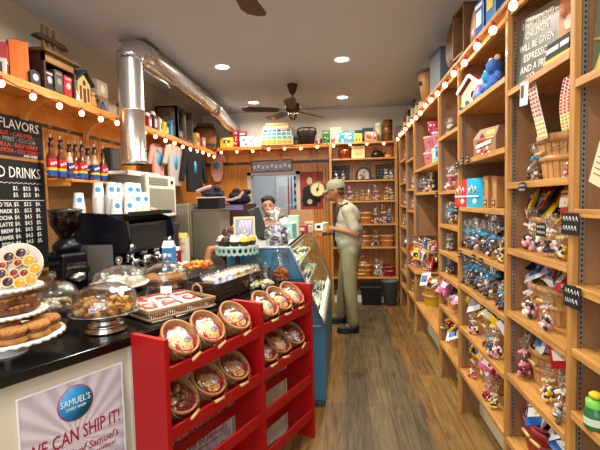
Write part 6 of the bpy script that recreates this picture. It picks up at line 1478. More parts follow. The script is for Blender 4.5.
# grinder
gr = thing('coffee_grinder', 'black coffee grinder with large smoky bean hopper', 'coffee grinder', (-1.99, 2.50, cwz), R(58))
gr.location = (-1.84, atX(67, 245, -1.84).y, cwz)
MB().box((0, 0, .14), (.17, .22, .28)).build('body', plain('#0a0c14', .2), gr, bevel=.02)
MB().lathe([(.07, .28), (.09, .30), (.085, .33), (.05, .36), (.04, .375)], 26).build('collar', black, gr)
smoke = glass('smoky', (.32, .26, .22, 1), 1.5)
MB().lathe([(.045, .37), (.06, .40), (.095, .46), (.10, .55)], 28).build('hopper', smoke, gr)
MB().lathe([(.001, .38), (.055, .405), (.088, .458), (.09, .50), (.001, .51)], 26).build('coffee_beans', pbr('beans', '#3a2012', .5, bump=1, bscale=90), gr)
MB().lathe([(.103, .545), (.105, .56), (.001, .57)], 28).build('hopper_lid', plain('#2c2620', .3), gr)
MB().box((.0, -.118, .20), (.12, .02, .03)).cyl((0, -.13, .10), .05, .05).build('dosing_chamber', chrome, gr)
MB().box((0, -.135, .165), (.14, .05, .04)).build('steel_plate', pbr('steel_blue', '#a8bccc', .15, 1), gr)
# cups
def make_cup_stack(n):
    t = thing('paper_cup', 'white paper cup', 'cup'); top = .115+.012*(n-1); q = MB()
    for i in range(n):
        z = .012*i; q.lathe([(.043, z), (.0445, z+.003), (.042, z+.010), (.0415, z+.012)], 24)
    z = .012*(n-1)+.004; q.lathe([(.042, z), (.031, z+.105), (.031, z+.108), (.001, z+.108)], 24); q.build('cup', plain('#ece8e2', .5), t)
    T = MX((0, 0, z+.056), (0, 0, 0)); lq = MB(); m = 14; vs = [(.0385*math.cos(0), 0, z+.056)]
    for i in range(m):
        a = 2*math.pi*i/m; yy = .019*math.cos(a); zz = .019*math.sin(a); rr = .0415-(.011/.105)*(.052+zz)+.0012; th = yy/rr; vs.append((rr*math.cos(th), rr*math.sin(th), z+.056+zz))
    vs[0] = ((.0415-.011/.105*.052+.0012), 0, z+.056)
    lq.add(vs, [(0, i+1, (i+1) % m+1) for i in range(m)]); lq.build('round_logo', sblue, t); return t, top
cs = {n: make_cup_stack(n)[0] for n in (1, 5, 11)}
CUPZ = cwz+.516
for i, (x, y, n, lb) in enumerate(((-1.93, 2.86, 5, 'short stack of inverted white cups by the grinder, far left'), (-1.80, 2.90, 11, 'tall stack of inverted white cups, second from left'), (-1.70, 2.90, 11, 'tallest front stack of inverted white cups with blue logo'), (-1.72, 3.02, 11, 'tall stack of inverted white cups behind the tallest'), (-1.645, 2.86, 1, 'single inverted white cup with blue logo at front edge'), (-1.62, 3.01, 11, 'stack of inverted white cups right of the tallest front one'), (-1.63, 3.14, 11, 'stack of inverted white cups in the middle row'), (-1.585, 3.06, 5, 'shorter stack of inverted white cups toward the right'), (-1.59, 2.95, 1, 'single inverted white cup on the right edge, near'), (-1.585, 3.17, 5, 'stack of inverted white cups, farthest right'), (-1.88, 3.02, 11, 'tall stack of inverted white cups in the back row'), (-1.75, 3.20, 11, 'tall stack of inverted white cups far in the back row'))):
    place(cs[n], 'cs%d' % n, (x, y, CUPZ), (0, 0, R(-52+rnd.uniform(-15, 15))), 1.0, lb, 'stacks of inverted paper cups')
t = thing('towel', 'pale pink folded towel on far end of espresso machine', 'towel', (-1.74, 3.47, CUPZ)); MB().ball((0, 0, .02), .09, sc=(1.4, .7, .25)).build('cloth', pbr('towel_pink', '#c8a494', .95, bump=.5), t)
t = thing('black_box', 'small black square box at far end behind the cups', 'box', (-1.62, 3.66, cwz)); MB().box((0, 0, .18), (.16, .14, .36)).build('housing', black, t, bevel=.005); MB().b(-.09, .09, -.08, .08, .36, .40).build('top', black, t); t.name = 'water_boiler'; t['label'] = 'black water boiler beyond the espresso machine'
# cartons and bottles beyond machine
for x, y, w_, h, c1, c2, lb, cat, nm in ((atY(169, 250, 2.82).x, 2.82, .075, .29, '#3a8cc4', '#e8ecf0', 'blue carton with white top standing right of espresso machine', 'carton', 'drink_carton'), (-1.50, 3.2+.35, .07, .20, '#8c1c24', '#e8e4e0', 'dark red canister with white lid beside the blue carton', 'canister', 'canister'), (-1.55, 3.85, .09, .30, '#e8dcc8', '#d8b060', 'white and yellow box behind the red canister', 'box', 'tall_box')):
    z = .951 if nm == 'drink_carton' else cwz
    t = thing(nm, lb, cat, (x, min(y, 2.84) if nm == 'drink_carton' else y, z)); MB().box((0, 0, h*.42), (w_, w_, h*.84)).build('body', plain(c1, .4), t, bevel=.004)
    MB().add([(-w_/2, -w_/2, h*.84), (w_/2, -w_/2, h*.84), (w_/2, w_/2, h*.84), (-w_/2, w_/2, h*.84), (-w_/2, 0, h), (w_/2, 0, h)], [(0, 1, 5, 4), (2, 3, 4, 5), (0, 4, 3), (1, 2, 5)]).build('top', plain(c2, .4), t)
    MB().ball((0, -w_/2, h*.45), w_*.3, sc=(1, .1, 1)).box((0, -w_/2-.001, h*.66), (w_*.8, .002, h*.08)).build('print', plain(c2, .4), t)

# ------------------------------------------------------------------ toys and boxes on the left ledge
LZ = 2.2575
def ll(u, v=60, x=-2.0): return Vector((x, atX(u, v, x).y, LZ))
t = thing('ledge_tin', 'red and white printed tin at far left of the left ledge', 'tin', (-2.0, 2.27, LZ), R(35)); MB().box((0, 0, .10), (.11, .11, .20)).build('box', plain('#d8d4cc', .4), t, bevel=.004)
MB().box((0, -.057, .15), (.11, .003, .09)).box((.057, 0, .15), (.003, .11, .09)).box((0, -.057, .05), (.07, .003, .06), 1).box((.057, 0, .05), (.003, .07, .06), 1).build('print', [plain('#b0141c', .4), plain('#1c1c24', .4)], t)
t = thing('tall_tin', 'tall orange and dark red tin box on the left ledge', 'tin', (-2.0, 2.43, LZ), R(52)); MB().box((0, 0, .13), (.10, .12, .26)).build('box', plain('#8c2418', .4), t, bevel=.004); MB().box((0, -.061, .13), (.10, .003, .25)).build('orange_face', plain('#d8702c', .4), t)
cb = thing('toy_cabinet', 'dark wooden open-front toy cabinet with red tin inside, left ledge', 'toy cabinet', (-2.02, 2.535, LZ), 0); cb.scale = (1, .84, 1)
q = MB().b(-.12, .12, 0, .02, 0, .24).b(-.12, .12, .36, .38, 0, .24).b(-.12, -.10, 0, .38, 0, .24).b(-.12, .12, 0, .38, 0, .015)
q.build('carcass', darkwood, cb); MB().b(-.13, .15, -.03, .41, .24, .26).build('roof', wood('roof_brown', '#4a3420', '#6e4e30'), cb)
MB().b(.10, .12, 0, .38, .185, .24).build('lintel', wood('roof_brown2', '#7c5a34', '#94703f'), cb)
tg = thing('toy_ship', 'small dark wooden mast-like rack on top of the toy cabinet', 'toy', (-1.99, 2.73, LZ+.261)); 
q = MB()
for y in (-.07, -.02, .04): q.box((0, y, .10), (.016, .016, .20))
q.build('posts', wood('post_tan', '#6a4a30', '#8c6a48'), tg); MB().prism([(-.16, 0), (.16, 0), (.12, .03), (-.12, .03)], .05, 0, MX((-.025, 0, .10), (R(90), 0, R(90)))).build('crossbeam', darkwood, tg)
for (y, h, c1, c2, lb) in ((2.60, .12, '#1c1c20', '#b8b4ac', 'small black round-dial camera-like toy in cabinet left'), (2.695, .15, '#4c4c44', '#8c8474', 'grey printed tin inside toy cabinet beside red tin'), (2.79, .14, '#c01c24', '#e8b8b0', 'bright red tin inside the toy cabinet')):
    t = thing('toy_tin', lb, 'tin', (-1.945, y, LZ+.0155), R(90)); MB().box((0, 0, h/2), (.078, .06, h)).build('box', plain(c1, .4), t, bevel=.004); MB().ball((0, -.031, h*.5), .024, sc=(1, .1, 1)).box((0, -.031, h*.85), (.06, .002, .012)).build('print', plain(c2, .4), t)
hs = thing('toy_house', 'cream toy house with dark peaked roof on the left ledge', 'toy house', (-1.98, 2.98, LZ), R(90))
MB().prism([(-.075, 0), (.075, 0), (.075, .16), (0, .22), (-.075, .16)], .12, 0, MX((0, .06, 0), (R(90), 0, 0))).build('walls', plain('#c8a870', .6), hs)
q = MB(); 
for s_ in (-1, 1): q.box((s_*.055, 0, .205), (.14, .16, .012), 0, None, (0, s_*R(42), 0))
q.build('roof', plain('#2c3030', .6), hs)
q = MB().box((0, -.062, .06), (.03, .004, .12)).box((-.045, -.062, .08), (.02, .004, .1)).box((.045, -.062, .08), (.02, .004, .1)).ball((0, -.062, .16), .02, sc=(1, .15, 1)); q.build('timber_details', plain('#5c3818', .6), hs)
for i, (y, h, cc, lb) in enumerate(((3.06+.02, .12, '#b87830', 'small ochre figurine right of the toy house'), (3.155, .09, '#3a2c24', 'tiny dark figurine on left ledge beside blue one'), (3.22, .08, '#2a4470', 'small dark blue figurine on left ledge'), (2.872, .08, '#d8dce0', 'small white figurine left of the toy house'))):
    t = thing('figurine', lb, 'figurine', (-1.92, y, LZ), 0, 'figurines on the left ledge'); MB().lathe([(.001, 0), (.028, 0), (.03, h*.2), (.02, h*.5), (.024, h*.6), (.012, h*.72)], 14).build('body', plain(cc, .5), t); MB().ball((0, 0, h*.84), h*.17).build('head', plain(cc, .5), t)
for i, (y, z, c1, c2, lb) in enumerate(((3.30, LZ, '#8c6c5c', '#b89c8c', 'lower brown printed box beside the duct'), (3.29, LZ+.131, '#b09c80', '#d8c8ac', 'upper tan box beside the duct, on brown box'))):
    t = thing('small_crate', lb, 'box', (-2.02, y, z), R(90)); MB().box((0, 0, .065), (.15, .12, .13)).build('box', plain(c1, .6), t, bevel=.003); MB().ball((.0, -.061, .065), .035, sc=(1, .08, 1)).build('print', plain(c2, .6), t)
for i, (u, h, w_, c1, c2, lb) in enumerate(((147, .16, .08, '#a82020', '#e8e4dc', 'red and white figure just right of the duct'), (152.5, .2, .09, '#241c1c', '#c8a89c', 'dark and pale figure right of the red one'), (158, .19, .05, '#cfc4a0', '#3c5c40', 'cream upright book beside the green book'), (162.5, .17, .05, '#e0c838', '#b81c1c', 'yellow and red upright book on left ledge'))):
    t = thing('ledge_toy', lb, 'toy', ll(u, 120, -1.96), R(90), 'toys right of the duct'); MB().box((0, 0, h*.4), (w_, .07, h*.8)).build('body', plain(c1, .5), t, bevel=.006); MB().ball((0, 0, h*.86), w_*.4).box((0, -.036, h*.4), (w_*.5, .003, h*.4)).build('detail', plain(c2, .5), t)
bh = thing('birdhouse', 'light blue birdhouse on the left ledge', 'birdhouse', ll(170, 125, -1.97), R(78)); MB().prism([(-.05, 0), (.05, 0), (.05, .13), (0, .18), (-.05, .13)], .09, 0, MX((0, .045, 0), (R(90), 0, 0))).build('walls', plain('#4c9cc0', .6), bh)
q = MB()
for s_ in (-1, 1): q.box((s_*.035, 0, .17), (.09, .12, .01), 0, None, (0, s_*R(42), 0))
q.build('roof', plain('#3a84a8', .6), bh); MB().cyl((0, -.044, .10), .014, .004, rot=(R(90), 0, 0)).cyl((0, -.044, .06), .004, .03, rot=(R(90), 0, 0)).build('entrance', matte_black, bh)
c0 = ll(183, 125, -1.99)
cr = thing('wooden_crate', 'large weathered wooden crate with open side on left ledge', 'crate', (-2.0, 4.62, LZ), 0); gw = wood('grey_wood', '#4a3c30', '#6a5848', (2, 10, 10))
q = MB().b(-.13, .13, 0, .02, 0, .36).b(-.13, .13, .46, .48, 0, .36).b(-.13, -.115, 0, .48, 0, .36).b(-.13, .13, 0, .48, 0, .018).b(-.13, .13, 0, .48, .342, .36).b(.10, .13, .0, .03, 0, .36).b(.10, .13, .22, .25, 0, .36); q.build('frame', gw, cr)
t = thing('toy_typewriter', 'pale grey toy typewriter inside the weathered crate', 'toy', (-1.99, 4.92, LZ+.019), R(90)); MB().prism([(-.07, 0), (.07, 0), (.05, .10), (-.05, .10)], .10, 0, MX((0, .05, 0), (R(90), 0, 0))).build('body', plain('#a8a090', .6), t); MB().box((0, -.05, .05), (.09, .01, .03)).build('keys', plain('#d8d0bc'), t)
for u, w_, h, c1, c2, lb in ((196, .07, .16, '#d8b060', '#8c5a2c', 'small tan box right of the weathered crate'), (202, .08, .14, '#b86c5c', '#e0c8b0', 'small pink-brown box near the back left corner')):
    t = thing('small_box', lb, 'box', ll(u, 140, -1.92), R(90)); MB().box((0, 0, h/2), (w_*1.6, .06, h)).build('box', plain(c1, .6), t, bevel=.003); MB().box((0, -.031, h*.5), (w_, .003, h*.4)).build('print', plain(c2, .6), t)
t = thing('wooden_barrel', 'large copper-brown barrel half in the back left corner', 'barrel', (-1.99, 5.93, LZ), 0); MB().lathe([(.001, 0), (.13, 0), (.16, .16), (.16, .22), (.13, .38), (.001, .38)], 26).build('staves', wood('barrel', '#7c4a24', '#a0683a', (10, 10, 1)), t)
for z in (.06, .30): MB().lathe([(.147 if z < .1 else .150, z), (.152 if z < .1 else .146, z+.03)], 26).build('hoop', plain('#3a3430', .4), t)

for i, (y, x, h, cc, c2, lb) in enumerate(((3.08, -2.06, .17, '#7c5426', '#d8b878', 'ochre wooden toy tower behind the small figurines'), (3.38, -2.03, .20, '#5c4434', '#b89c7c', 'tall brown tin hidden partly by the duct'), (2.46, -1.93, .10, '#26262a', '#c8c4bc', 'small black round alarm clock by the tall orange tin'))):
    t = thing('ledge_toy', lb, 'toy', (x, y, LZ), R(80), 'small things on the left ledge')
    MB().box((0, 0, h*.4), (.07, .06, h*.8)).prism([(-.04, h*.8), (.04, h*.8), (0, h)], .05, 0, MX((0, .025, 0), (R(90), 0, 0))).build('body', plain(cc, .6), t, bevel=.004)
    MB().ball((0, -.031, h*.5), .022, sc=(1, .15, 1)).build('face', plain(c2, .5), t)
for i, (y, h, cc, c2, lb) in enumerate(((3.62, .17, '#8c2020', '#e0d8cc', 'dark red tin on left ledge just beyond duct'), (4.50, .12, '#a07838', '#e8d8a8', 'ochre tin before the weathered crate'), (5.28, .20, '#6c4a30', '#c8a070', 'brown tin at far side of the weathered crate'), (5.50, .15, '#3c5c6c', '#d0d8d8', 'blue-grey tin near the barrel'))):
    t = thing('ledge_tin', lb, 'tin', (-1.98, y, LZ), R(80), 'tins on the left ledge')
    MB().lathe([(.001, 0), (.045, 0), (.045, h*.9), (.03, h*.94), (.001, h)], 18).build('can', plain(cc, .4), t); MB().lathe([(.046, h*.25), (.046, h*.7)], 18).build('label_band', plain(c2, .5), t)

# ------------------------------------------------------------------ people
def blob(name, parts, mat, parent, vox=.011, smooth=4, cut=None):
    """one continuous surface: limbs given as (p, r) chains or ellipsoids, voxel-merged"""
    q = MB()
    for pt in parts:
        if pt[0] == 'e': _, c, r3, rot = pt; q.ball(c, 1, 0, 20, sc=r3, rot=rot)
        else:
            ch = pt[1]
            for (p0, r0), (p1, r1) in zip(ch[:-1], ch[1:]):
                p0 = Vector(p0); p1 = Vector(p1); n = 5
                for i in range(n+1):
                    f_ = i/n; q.ball(p0.lerp(p1, f_), r0+(r1-r0)*f_, 0, 12)
                q.tube([p0, p1], [r0, r1], n=12)
    o = q.build(name, mat, None); 
    for p in o.data.polygons: p.use_smooth = True
    m = o.modifiers.new('r', 'REMESH'); m.mode = 'VOXEL'; m.voxel_size = vox; m.use_smooth_shade = True
    s_ = o.modifiers.new('s', 'SMOOTH'); s_.iterations = smooth; s_.factor = .5
    bpy.context.view_layer.update()
    dg = bpy.context.evaluated_depsgraph_get(); me = bpy.data.meshes.new_from_object(o.evaluated_get(dg))
    me.materials.clear(); me.materials.append(mat)
    for p in me.polygons: p.use_smooth = True
    bpy.data.objects.remove(o); n_ = bpy.data.objects.new(name, me); COL.objects.link(n_); n_.parent = parent; return n_
skin = pbr('skin_tan', '#9c6440', .55, var=.08); skin2 = pbr('skin_fair', '#b07d64', .55, var=.08)
khaki = pbr('khaki_trousers', '#857f5c', .9, bump=.7, bscale=14, var=.12); sage = pbr('sage_shirt', '#a3a18a', .9, bump=.8, bscale=16, var=.12)
def hand(parts, w_, dir_, palmn, s_=1, curl=.6):
    """adds palm, four fingers and thumb chains to parts; w_ = wrist, dir_ = pointing, palmn = palm normal"""
    w_ = Vector(w_); d = Vector(dir_).normalized(); n = Vector(palmn).normalized(); sd = d.cross(n).normalized()
    pc = w_+d*.045*s_
    parts.append(('c', [(w_, .024*s_), (pc+sd*.014*s_, .022*s_), (pc+d*.03*s_+sd*.02*s_, .015*s_)])); parts.append(('c', [(w_, .022*s_), (pc-sd*.014*s_, .022*s_), (pc+d*.03*s_-sd*.02*s_, .015*s_)]))
    for i, L_ in enumerate((.062, .074, .070, .055)):
        b0 = w_+d*.078*s_+sd*(.028-.0187*i)*s_; b1 = b0+(d*math.cos(curl*.5)+n*math.sin(curl*.5))*L_*.5*s_; b2 = b1+(d*math.cos(curl*1.6)+n*math.sin(curl*1.6))*L_*.5*s_
        parts.append(('c', [(b0, .0105*s_), (b1, .0095*s_), (b2, .008*s_)]))
    t0 = w_+d*.02*s_+sd*.024*s_; t1 = t0+(sd*.7+d*.6+n*.4)*.035*s_; t2 = t1+(sd*.2+d*.8+n*.5)*.03*s_
    parts.append(('c', [(t0, .014*s_), (t1, .0115*s_), (t2, .009*s_)]))
blk_cloth = pbr('black_cloth', '#171920', .95, bump=.9, bscale=22); pink_cloth = pbr('pink_cloth', '#c8989a', .95, bump=.7, bscale=22)
def cloth_heap(par, sx, sy, h, n, seed, pink):
    r_ = random.Random(seed); ps = [('e', (0, 0, h*.2), (sx, sy, h*.25), None)]
    for i in range(n):
        x, y = r_.uniform(-.7, .7)*sx, r_.uniform(-.6, .6)*sy; z = r_.uniform(.2, 1)*h*(1-abs(x)/sx*.5)
        ps.append(('e', (x, y, z), (sx*r_.uniform(.25, .5), sy*r_.uniform(.25, .45), h*r_.uniform(.12, .25)), (r_.uniform(-.5, .5), r_.uniform(-.6, .6), r_.uniform(0, 3))))
    blob('dark_fabric', ps, blk_cloth, par, .010, 2)
    blob('pink_sleeve', [('c', [(p, .020) for p in pink])], pink_cloth, par, .008, 2)
cloth_heap(CLOTHES_A, .17, .14, .24, 16, 4, [(-.14, -.13, .05), (-.05, -.15, .055), (.05, -.14, .09), (.09, -.13, .15)])
cloth_heap(CLOTHES_B, .13, .12, .12, 12, 5, [(-.14, -.10, .06), (-.06, -.11, .09), (.01, -.11, .11)])
# customer: stands at the end of the case facing left
YM = 4.80
M_ = lambda u, v, y=YM: atY(u, v, y)
man = thing('person', 'man in sage shirt, khaki trousers and cap holding a cup at the case', 'person', (.02, YM, 0))
org = Vector((.02, YM, 0)); A = lambda v: tuple(Vector(v)-org)
hipn, hipf = Vector((.045, YM-.09, .92)), Vector((.045, YM+.09, .92))
kn, kf = Vector((.05, YM-.12, .50)), Vector((-.02, YM+.15, .50))
an, af = Vector((.075, YM-.13, .09)), Vector((-.06, YM+.24, .09))
chest = Vector((.035, YM, 1.28)); neck = Vector((-.045, YM, 1.47)); head = Vector((-.105, YM-.01, 1.60))
shn, shf = Vector((.035, YM-.175, 1.38)), Vector((-.01, YM+.175, 1.38))
eln, elf = Vector((.125, YM-.22, 1.13)), Vector((-.06, YM+.12, 1.14))
wrn, wrf = Vector((-.125, YM-.17, 1.185)), Vector((-.235, YM-.14, 1.125))
body_parts = [('e', A((.04, YM, 1.0)), (.125, .165, .14), None), ('e', A((.045, YM, 1.14)), (.135, .165, .17), None), ('e', A(chest), (.125, .185, .18), None),
    ('c', [(A(shn), .06), (A(shf), .06)]), ('c', [(A((.0, YM, 1.40)), .07), (A(neck), .056), (A(head+Vector((.02, 0, -.06))), .055)]),
    ('e', A(head), (.098, .077, .118), (0, R(-8), 0)), ('e', A(head+Vector((-.055, 0, -.055))), (.055, .052, .055), None),
    ('e', A(head+Vector((-.104, 0, -.005))), (.022, .013, .026), (0, R(25), 0)), ('e', A(head+Vector((-.085, 0, -.062))), (.022, .028, .016), None), ('e', A(head+Vector((.012, -.078, -.005))), (.020, .012, .032), None), ('e', A(head+Vector((.012, .078, -.005))), (.020, .012, .032), None),
    ('c', [(A(shn), .052), (A(eln), .042)]), ('c', [(A(eln), .041), (A(wrn), .026)]), ('c', [(A(shf), .052), (A(elf), .042)]), ('c', [(A(elf), .041), (A(wrf), .026)]),
    ('c', [(A(hipn), .085), (A(kn), .058), (A(an), .04)]), ('c', [(A(hipf), .085), (A(kf), .058), (A(af), .04)]),
    ('c', [(A(an), .035), (A(an+Vector((-.13, -.02, -.055))), .03)]), ('c', [(A(af), .035), (A(af+Vector((-.13, .0, -.055))), .03)])]
hand(body_parts, A(wrn), (-1, .12, .15), (0, .7, -.5), 1.0, .9)
hand(body_parts, A(wrf), (-1, -.12, -.25), (.1, 0, -1), 1.0, .35)
blob('body', body_parts, skin, man, .0085, 2)
blob('shirt', [('e', A((.035, YM, 1.03)), (.17, .20, .13), None), ('e', A((.04, YM, 1.15)), (.168, .20, .20), None), ('e', A(chest+Vector((.008, 0, 0))), (.145, .205, .185), None), ('c', [(A(shn), .068), (A(shf), .068)]), ('c', [(A((.02, YM, 1.43)), .07), (A((0, YM, 1.44)), .068)]),
    ('c', [(A(shn), .07), (A(shn.lerp(eln, .8)), .062)]), ('c', [(A(shf), .075), (A(shf.lerp(elf, .82)), .07)]), ('c', [(A((.06, YM-.11, 1.0)), .075), (A((.07, YM-.12, .93)), .075)]), ('c', [(A((.0, YM+.1, 1.0)), .08), (A((-.02, YM+.12, .94)), .075)]), ('c', [(A((.11, YM, 1.0)), .07), (A((.115, YM, .93)), .07)])], sage, man, .012, 3)
q = MB()
for y, x in ((-.055, -.005), (.055, -.005)): q.box(A((-.052+x+.02, YM+y, 1.455)), (.07, .045, .018), 0, None, (.3 if y < 0 else -.3, R(28), 0))
q.build('collar', sage, man, bevel=.004)
MB().tube([A((.04, YM-.08, 1.465)), A((-.06, YM-.10, 1.42)), A((-.11, YM-.12, 1.28)), A((-.125, YM-.12, 1.08)), A((-.10, YM-.14, .98))], .011, n=6).build('black_strap', matte_black, man)
MB().lathe([(.001, 0), (.035, .0), (.04, .25), (.03, .34), (.001, .35)], 16, 0, MX(A((-.075, YM-.02, 1.03)), (0, 0, 0), (.8, 1.6, 1))).build('dark_undershirt', matte_black, man)
blob('trousers', [('e', A((.045, YM, .93)), (.135, .17, .12), None), ('c', [(A(hipn), .105), (A(kn), .078), (A(an+Vector((0, 0, .03))), .066)]), ('c', [(A(hipf), .105), (A(kf), .078), (A(af+Vector((0, 0, .03))), .066)])], khaki, man, .013, 3)
for nm, a in (('shoe', an), ('shoe', af)):
    blob(nm, [('c', [(A(a+Vector((.02, 0, -.035))), .05), (A(a+Vector((-.06, -.01, -.043))), .046), (A(a+Vector((-.15, -.015, -.052))), .036)]), ('e', A(a+Vector((-.06, -.01, -.075))), (.135, .048, .014), (0, 0, R(5)))], plain('#131315', .5), man, .008, 2)
# cap
capm = pbr('cap_sage', '#85836c', .9, bump=.4, var=.15, vscale=30); hc = Matrix.Translation(A(head+Vector((.012, 0, .035)))) @ Euler((0, R(-10), 0)).to_matrix().to_4x4()
MB().lathe([(.103, -.005), (.106, .02), (.098, .06), (.07, .092), (.03, .105), (.001, .107)], 30, 0, hc @ Matrix.Diagonal((1.05, .84, 1, 1))).build('cap', capm, man)
q = MB()
def brim(s_): return lambda a, b_: ((-.095-.075*b_*math.sin(math.pi*(.15+.7*a))), (a-.5)*.155*(1-.35*b_), .006-.016*b_-.02*((a-.5)*2)**2+s_)
q.sheet(brim(0), 10, 5, 0, hc).sheet(brim(.005), 10, 5, 0, hc); q.build('cap_brim', capm, man)
blob('hair', [('e', A(head+Vector((.045, 0, -.005))), (.062, .078, .055), None)], pbr('hair_grey', '#4a3a30', .9, bump=.8, bscale=120), man, .008, 1)
q = MB()
for s_ in (-1, 1): q.ball(A(head+Vector((-.085, s_*.030, .012))), .012, 0, 10)
q.build('eyes', plain('#2a2018', .3), man)
MB().tube([A(head+Vector((-.10, -.055, .012))), A(head+Vector((-.04, -.080, .014))), A(head+Vector((.01, -.083, .010)))], .0025).build('glasses', black, man)
cu = thing('paper_cup', 'white cup with yellow sleeve held in the raised hand of the man', 'cup', (wrn.x-.09, wrn.y-.01, wrn.z-.035)); 
MB().lathe([(.001, 0), (.028, 0), (.037, .10), (.040, .102), (.038, .108), (.001, .109)], 22).build('cup', plain('#e4dcd8', .5), cu); MB().lathe([(.0305, .02), (.0355, .07)], 22).build('sleeve', plain('#e0b020', .5), cu)
# clerk: behind the case, looking down
clk = thing('person', 'young dark-haired clerk in white shirt and black vest looking down', 'person', (-.90, 5.0, 0)); YC = 5.0; oc = Vector((-.90, YC, 0)); 
B = lambda x, y, z: tuple(Vector((x, y, z))-oc)
hd = Vector((-.905, YC-.10, 1.445))
cp_ = [('e', B(-.90, YC, 1.0), (.16, .115, .2), None), ('e', B(-.90, YC-.01, 1.18), (.19, .12, .15), None), ('c', [(B(-1.08, YC, 1.24), .055), (B(-.72, YC, 1.24), .055)]), ('c', [(B(-.90, YC-.02, 1.26), .06), (B(-.90, YC-.07, 1.36), .055)]),
    ('e', tuple(hd-oc), (.074, .088, .108), (R(20), 0, 0)), ('e', tuple(hd-oc+Vector((.015, -.055, -.05))), (.045, .045, .045), None), ('e', tuple(hd-oc+Vector((.02, -.098, -.02))), (.012, .020, .022), None), ('e', tuple(hd-oc+Vector((-.076, .0, -.01))), (.012, .018, .028), None), ('e', tuple(hd-oc+Vector((.076, .0, -.01))), (.012, .018, .028), None),
    ('c', [(B(-1.10, YC, 1.22), .05), (B(-1.16, YC-.06, .98), .04), (B(-1.02, YC-.26, .98), .027)]), ('c', [(B(-.70, YC, 1.22), .05), (B(-.64, YC-.06, .98), .04), (B(-.78, YC-.26, .98), .027)]),
    ('c', [(B(-.99, YC, .92), .085), (B(-.99, YC, .5), .06), (B(-.99, YC, .09), .04)]), ('c', [(B(-.81, YC, .92), .085), (B(-.81, YC, .5), .06), (B(-.81, YC, .09), .04)]), ('c', [(B(-.99, YC, .06), .035), (B(-.99, YC-.13, .035), .03)]), ('c', [(B(-.81, YC, .06), .035), (B(-.81, YC-.13, .035), .03)])]
hand(cp_, B(-1.02, YC-.26, .98), (.6, -.8, 0), (0, 0, -1), 1, .8); hand(cp_, B(-.78, YC-.26, .98), (-.6, -.8, 0), (0, 0, -1), 1, .8)
blob('body', cp_, skin2, clk, .0085, 2)
blob('shirt', [('e', B(-.90, YC, 1.0), (.175, .13, .19), None), ('e', B(-.90, YC, 1.17), (.205, .135, .14), None), ('c', [(B(-1.08, YC, 1.24), .068), (B(-.72, YC, 1.24), .068)]), ('c', [(B(-1.10, YC, 1.22), .066), (B(-1.145, YC-.04, 1.06), .06)]), ('c', [(B(-.70, YC, 1.22), .066), (B(-.655, YC-.04, 1.06), .06)])], pbr('white_shirt', '#dcd8d4', .85, bump=.4, bscale=20), clk, .012, 3)
blob('black_vest', [('e', B(-.90, YC, 1.0), (.182, .137, .2), None), ('e', B(-.90, YC-.004, 1.14), (.165, .145, .14), None)], matte_black, clk, .012, 3)
q = MB()
for s_ in (-1, 1): q.box(B(-.90+s_*.035, YC-.095, 1.30), (.06, .03, .022), 0, None, (.5, s_*.5, s_*.3))
q.build('collar', white, clk, bevel=.004)
blob('trousers', [('e', B(-.90, YC, .90), (.17, .12, .12), None), ('c', [(B(-.99, YC, .92), .1), (B(-.99, YC, .5), .075), (B(-.99, YC, .1), .06)]), ('c', [(B(-.81, YC, .92), .1), (B(-.81, YC, .5), .075), (B(-.81, YC, .1), .06)])], matte_black, clk, .014, 2)
hair = pbr('hair_dark', '#1c1310', .7, bump=1, bscale=90)
h0 = hd-oc
blob('hair', [('e', tuple(h0+Vector((0, .020, .055))), (.084, .09, .080), (R(15), 0, 0)), ('e', tuple(h0+Vector((0, .05, .0))), (.076, .055, .08), None), ('e', tuple(h0+Vector((-.02, -.045, .085))), (.06, .04, .03), None)], hair, clk, .008, 1)
q = MB()
for s_ in (-1, 1): q.ball(tuple(h0+Vector((.012+s_*.028, -.090, .005))), .008, 0, 8).box(tuple(h0+Vector((.012+s_*.030, -.093, .026))), (.030, .006, .006), 0)
q.build('eyes_and_brows', plain('#1c120e', .4), clk)
MB().tube([tuple(h0+Vector((-.008, -.098, -.058))), tuple(h0+Vector((.015, -.104, -.064))), tuple(h0+Vector((.038, -.096, -.056)))], .0045).build('smile', plain('#e8dcd4', .3), clk)
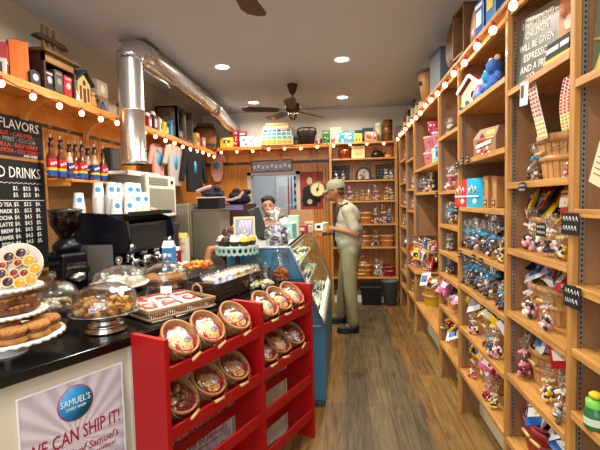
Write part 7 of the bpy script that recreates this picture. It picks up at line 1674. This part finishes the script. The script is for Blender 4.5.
# woman bending behind the teal stand
wo = thing('person', 'brown-haired person bending down with bare bent arm behind teal stand', 'person', (-1.12, 4.15, 0)); ow = Vector((-1.12, 4.15, 0)); D = lambda x, y, z: tuple(Vector((x, y, z))-ow)
wp = [('e', D(-1.10, 4.30, .95), (.16, .16, .17), None), ('e', D(-1.11, 4.20, 1.02), (.155, .2, .11), (R(35), 0, 0)), ('c', [(D(-1.29, 4.12, 1.02), .05), (D(-.95, 4.12, 1.02), .05)]), ('c', [(D(-1.12, 4.10, 1.06), .05), (D(-1.12, 4.04, 1.10), .05)]),
    ('e', D(-1.115, 4.0, 1.145), (.07, .085, .10), (R(60), 0, 0)), ('e', D(-1.115, 3.92, 1.10), (.012, .016, .02), None), ('e', D(-1.115, 3.94, 1.07), (.045, .04, .04), None),
    ('c', [(D(-1.29, 4.10, 1.03), .046), (D(-1.345, 4.02, 1.03), .042), (D(-1.36, 3.97, .93), .038)]), ('c', [(D(-1.36, 3.97, .93), .036), (D(-1.25, 3.87, .86), .026)]), ('c', [(D(-.95, 4.10, 1.02), .045), (D(-.92, 4.0, .86), .036), (D(-1.0, 3.88, .84), .026)]),
    ('c', [(D(-1.19, 4.34, .88), .085), (D(-1.19, 4.28, .48), .06), (D(-1.19, 4.34, .09), .04)]), ('c', [(D(-1.02, 4.34, .88), .085), (D(-1.02, 4.28, .48), .06), (D(-1.02, 4.34, .09), .04)]), ('c', [(D(-1.19, 4.34, .06), .035), (D(-1.19, 4.21, .035), .03)]), ('c', [(D(-1.02, 4.34, .06), .035), (D(-1.02, 4.21, .035), .03)])]
hand(wp, D(-1.25, 3.87, .86), (.8, -.4, -.1), (0, 0, -1), .92, .8); hand(wp, D(-1.0, 3.88, .84), (-.5, -.8, -.1), (0, 0, -1), .92, .8)
blob('body', wp, skin, wo, .009, 2)
blob('top', [('e', D(-1.10, 4.29, .95), (.17, .17, .16), None), ('e', D(-1.11, 4.20, 1.01), (.168, .21, .115), (R(35), 0, 0))], matte_black, wo, .012, 2)
blob('trousers', [('e', D(-1.10, 4.33, .88), (.17, .15, .12), None), ('c', [(D(-1.19, 4.34, .88), .1), (D(-1.19, 4.28, .48), .072), (D(-1.19, 4.34, .1), .055)]), ('c', [(D(-1.02, 4.34, .88), .1), (D(-1.02, 4.28, .48), .072), (D(-1.02, 4.34, .1), .055)])], matte_black, wo, .014, 2)
blob('hair', [('e', D(-1.115, 3.985, 1.19), (.088, .115, .075), (R(-25), 0, 0)), ('e', D(-1.115, 3.91, 1.15), (.075, .035, .07), None), ('e', D(-1.115, 4.08, 1.15), (.06, .07, .06), None)], pbr('hair_brown', '#4a2c1c', .7, bump=1, bscale=90), wo, .009, 1)
q = MB()
for s_ in (-1, 1): q.ball(D(-1.115+s_*.028, 3.925, 1.125), .008, 0, 8)
q.build('eyes', plain('#1c120e', .4), wo)
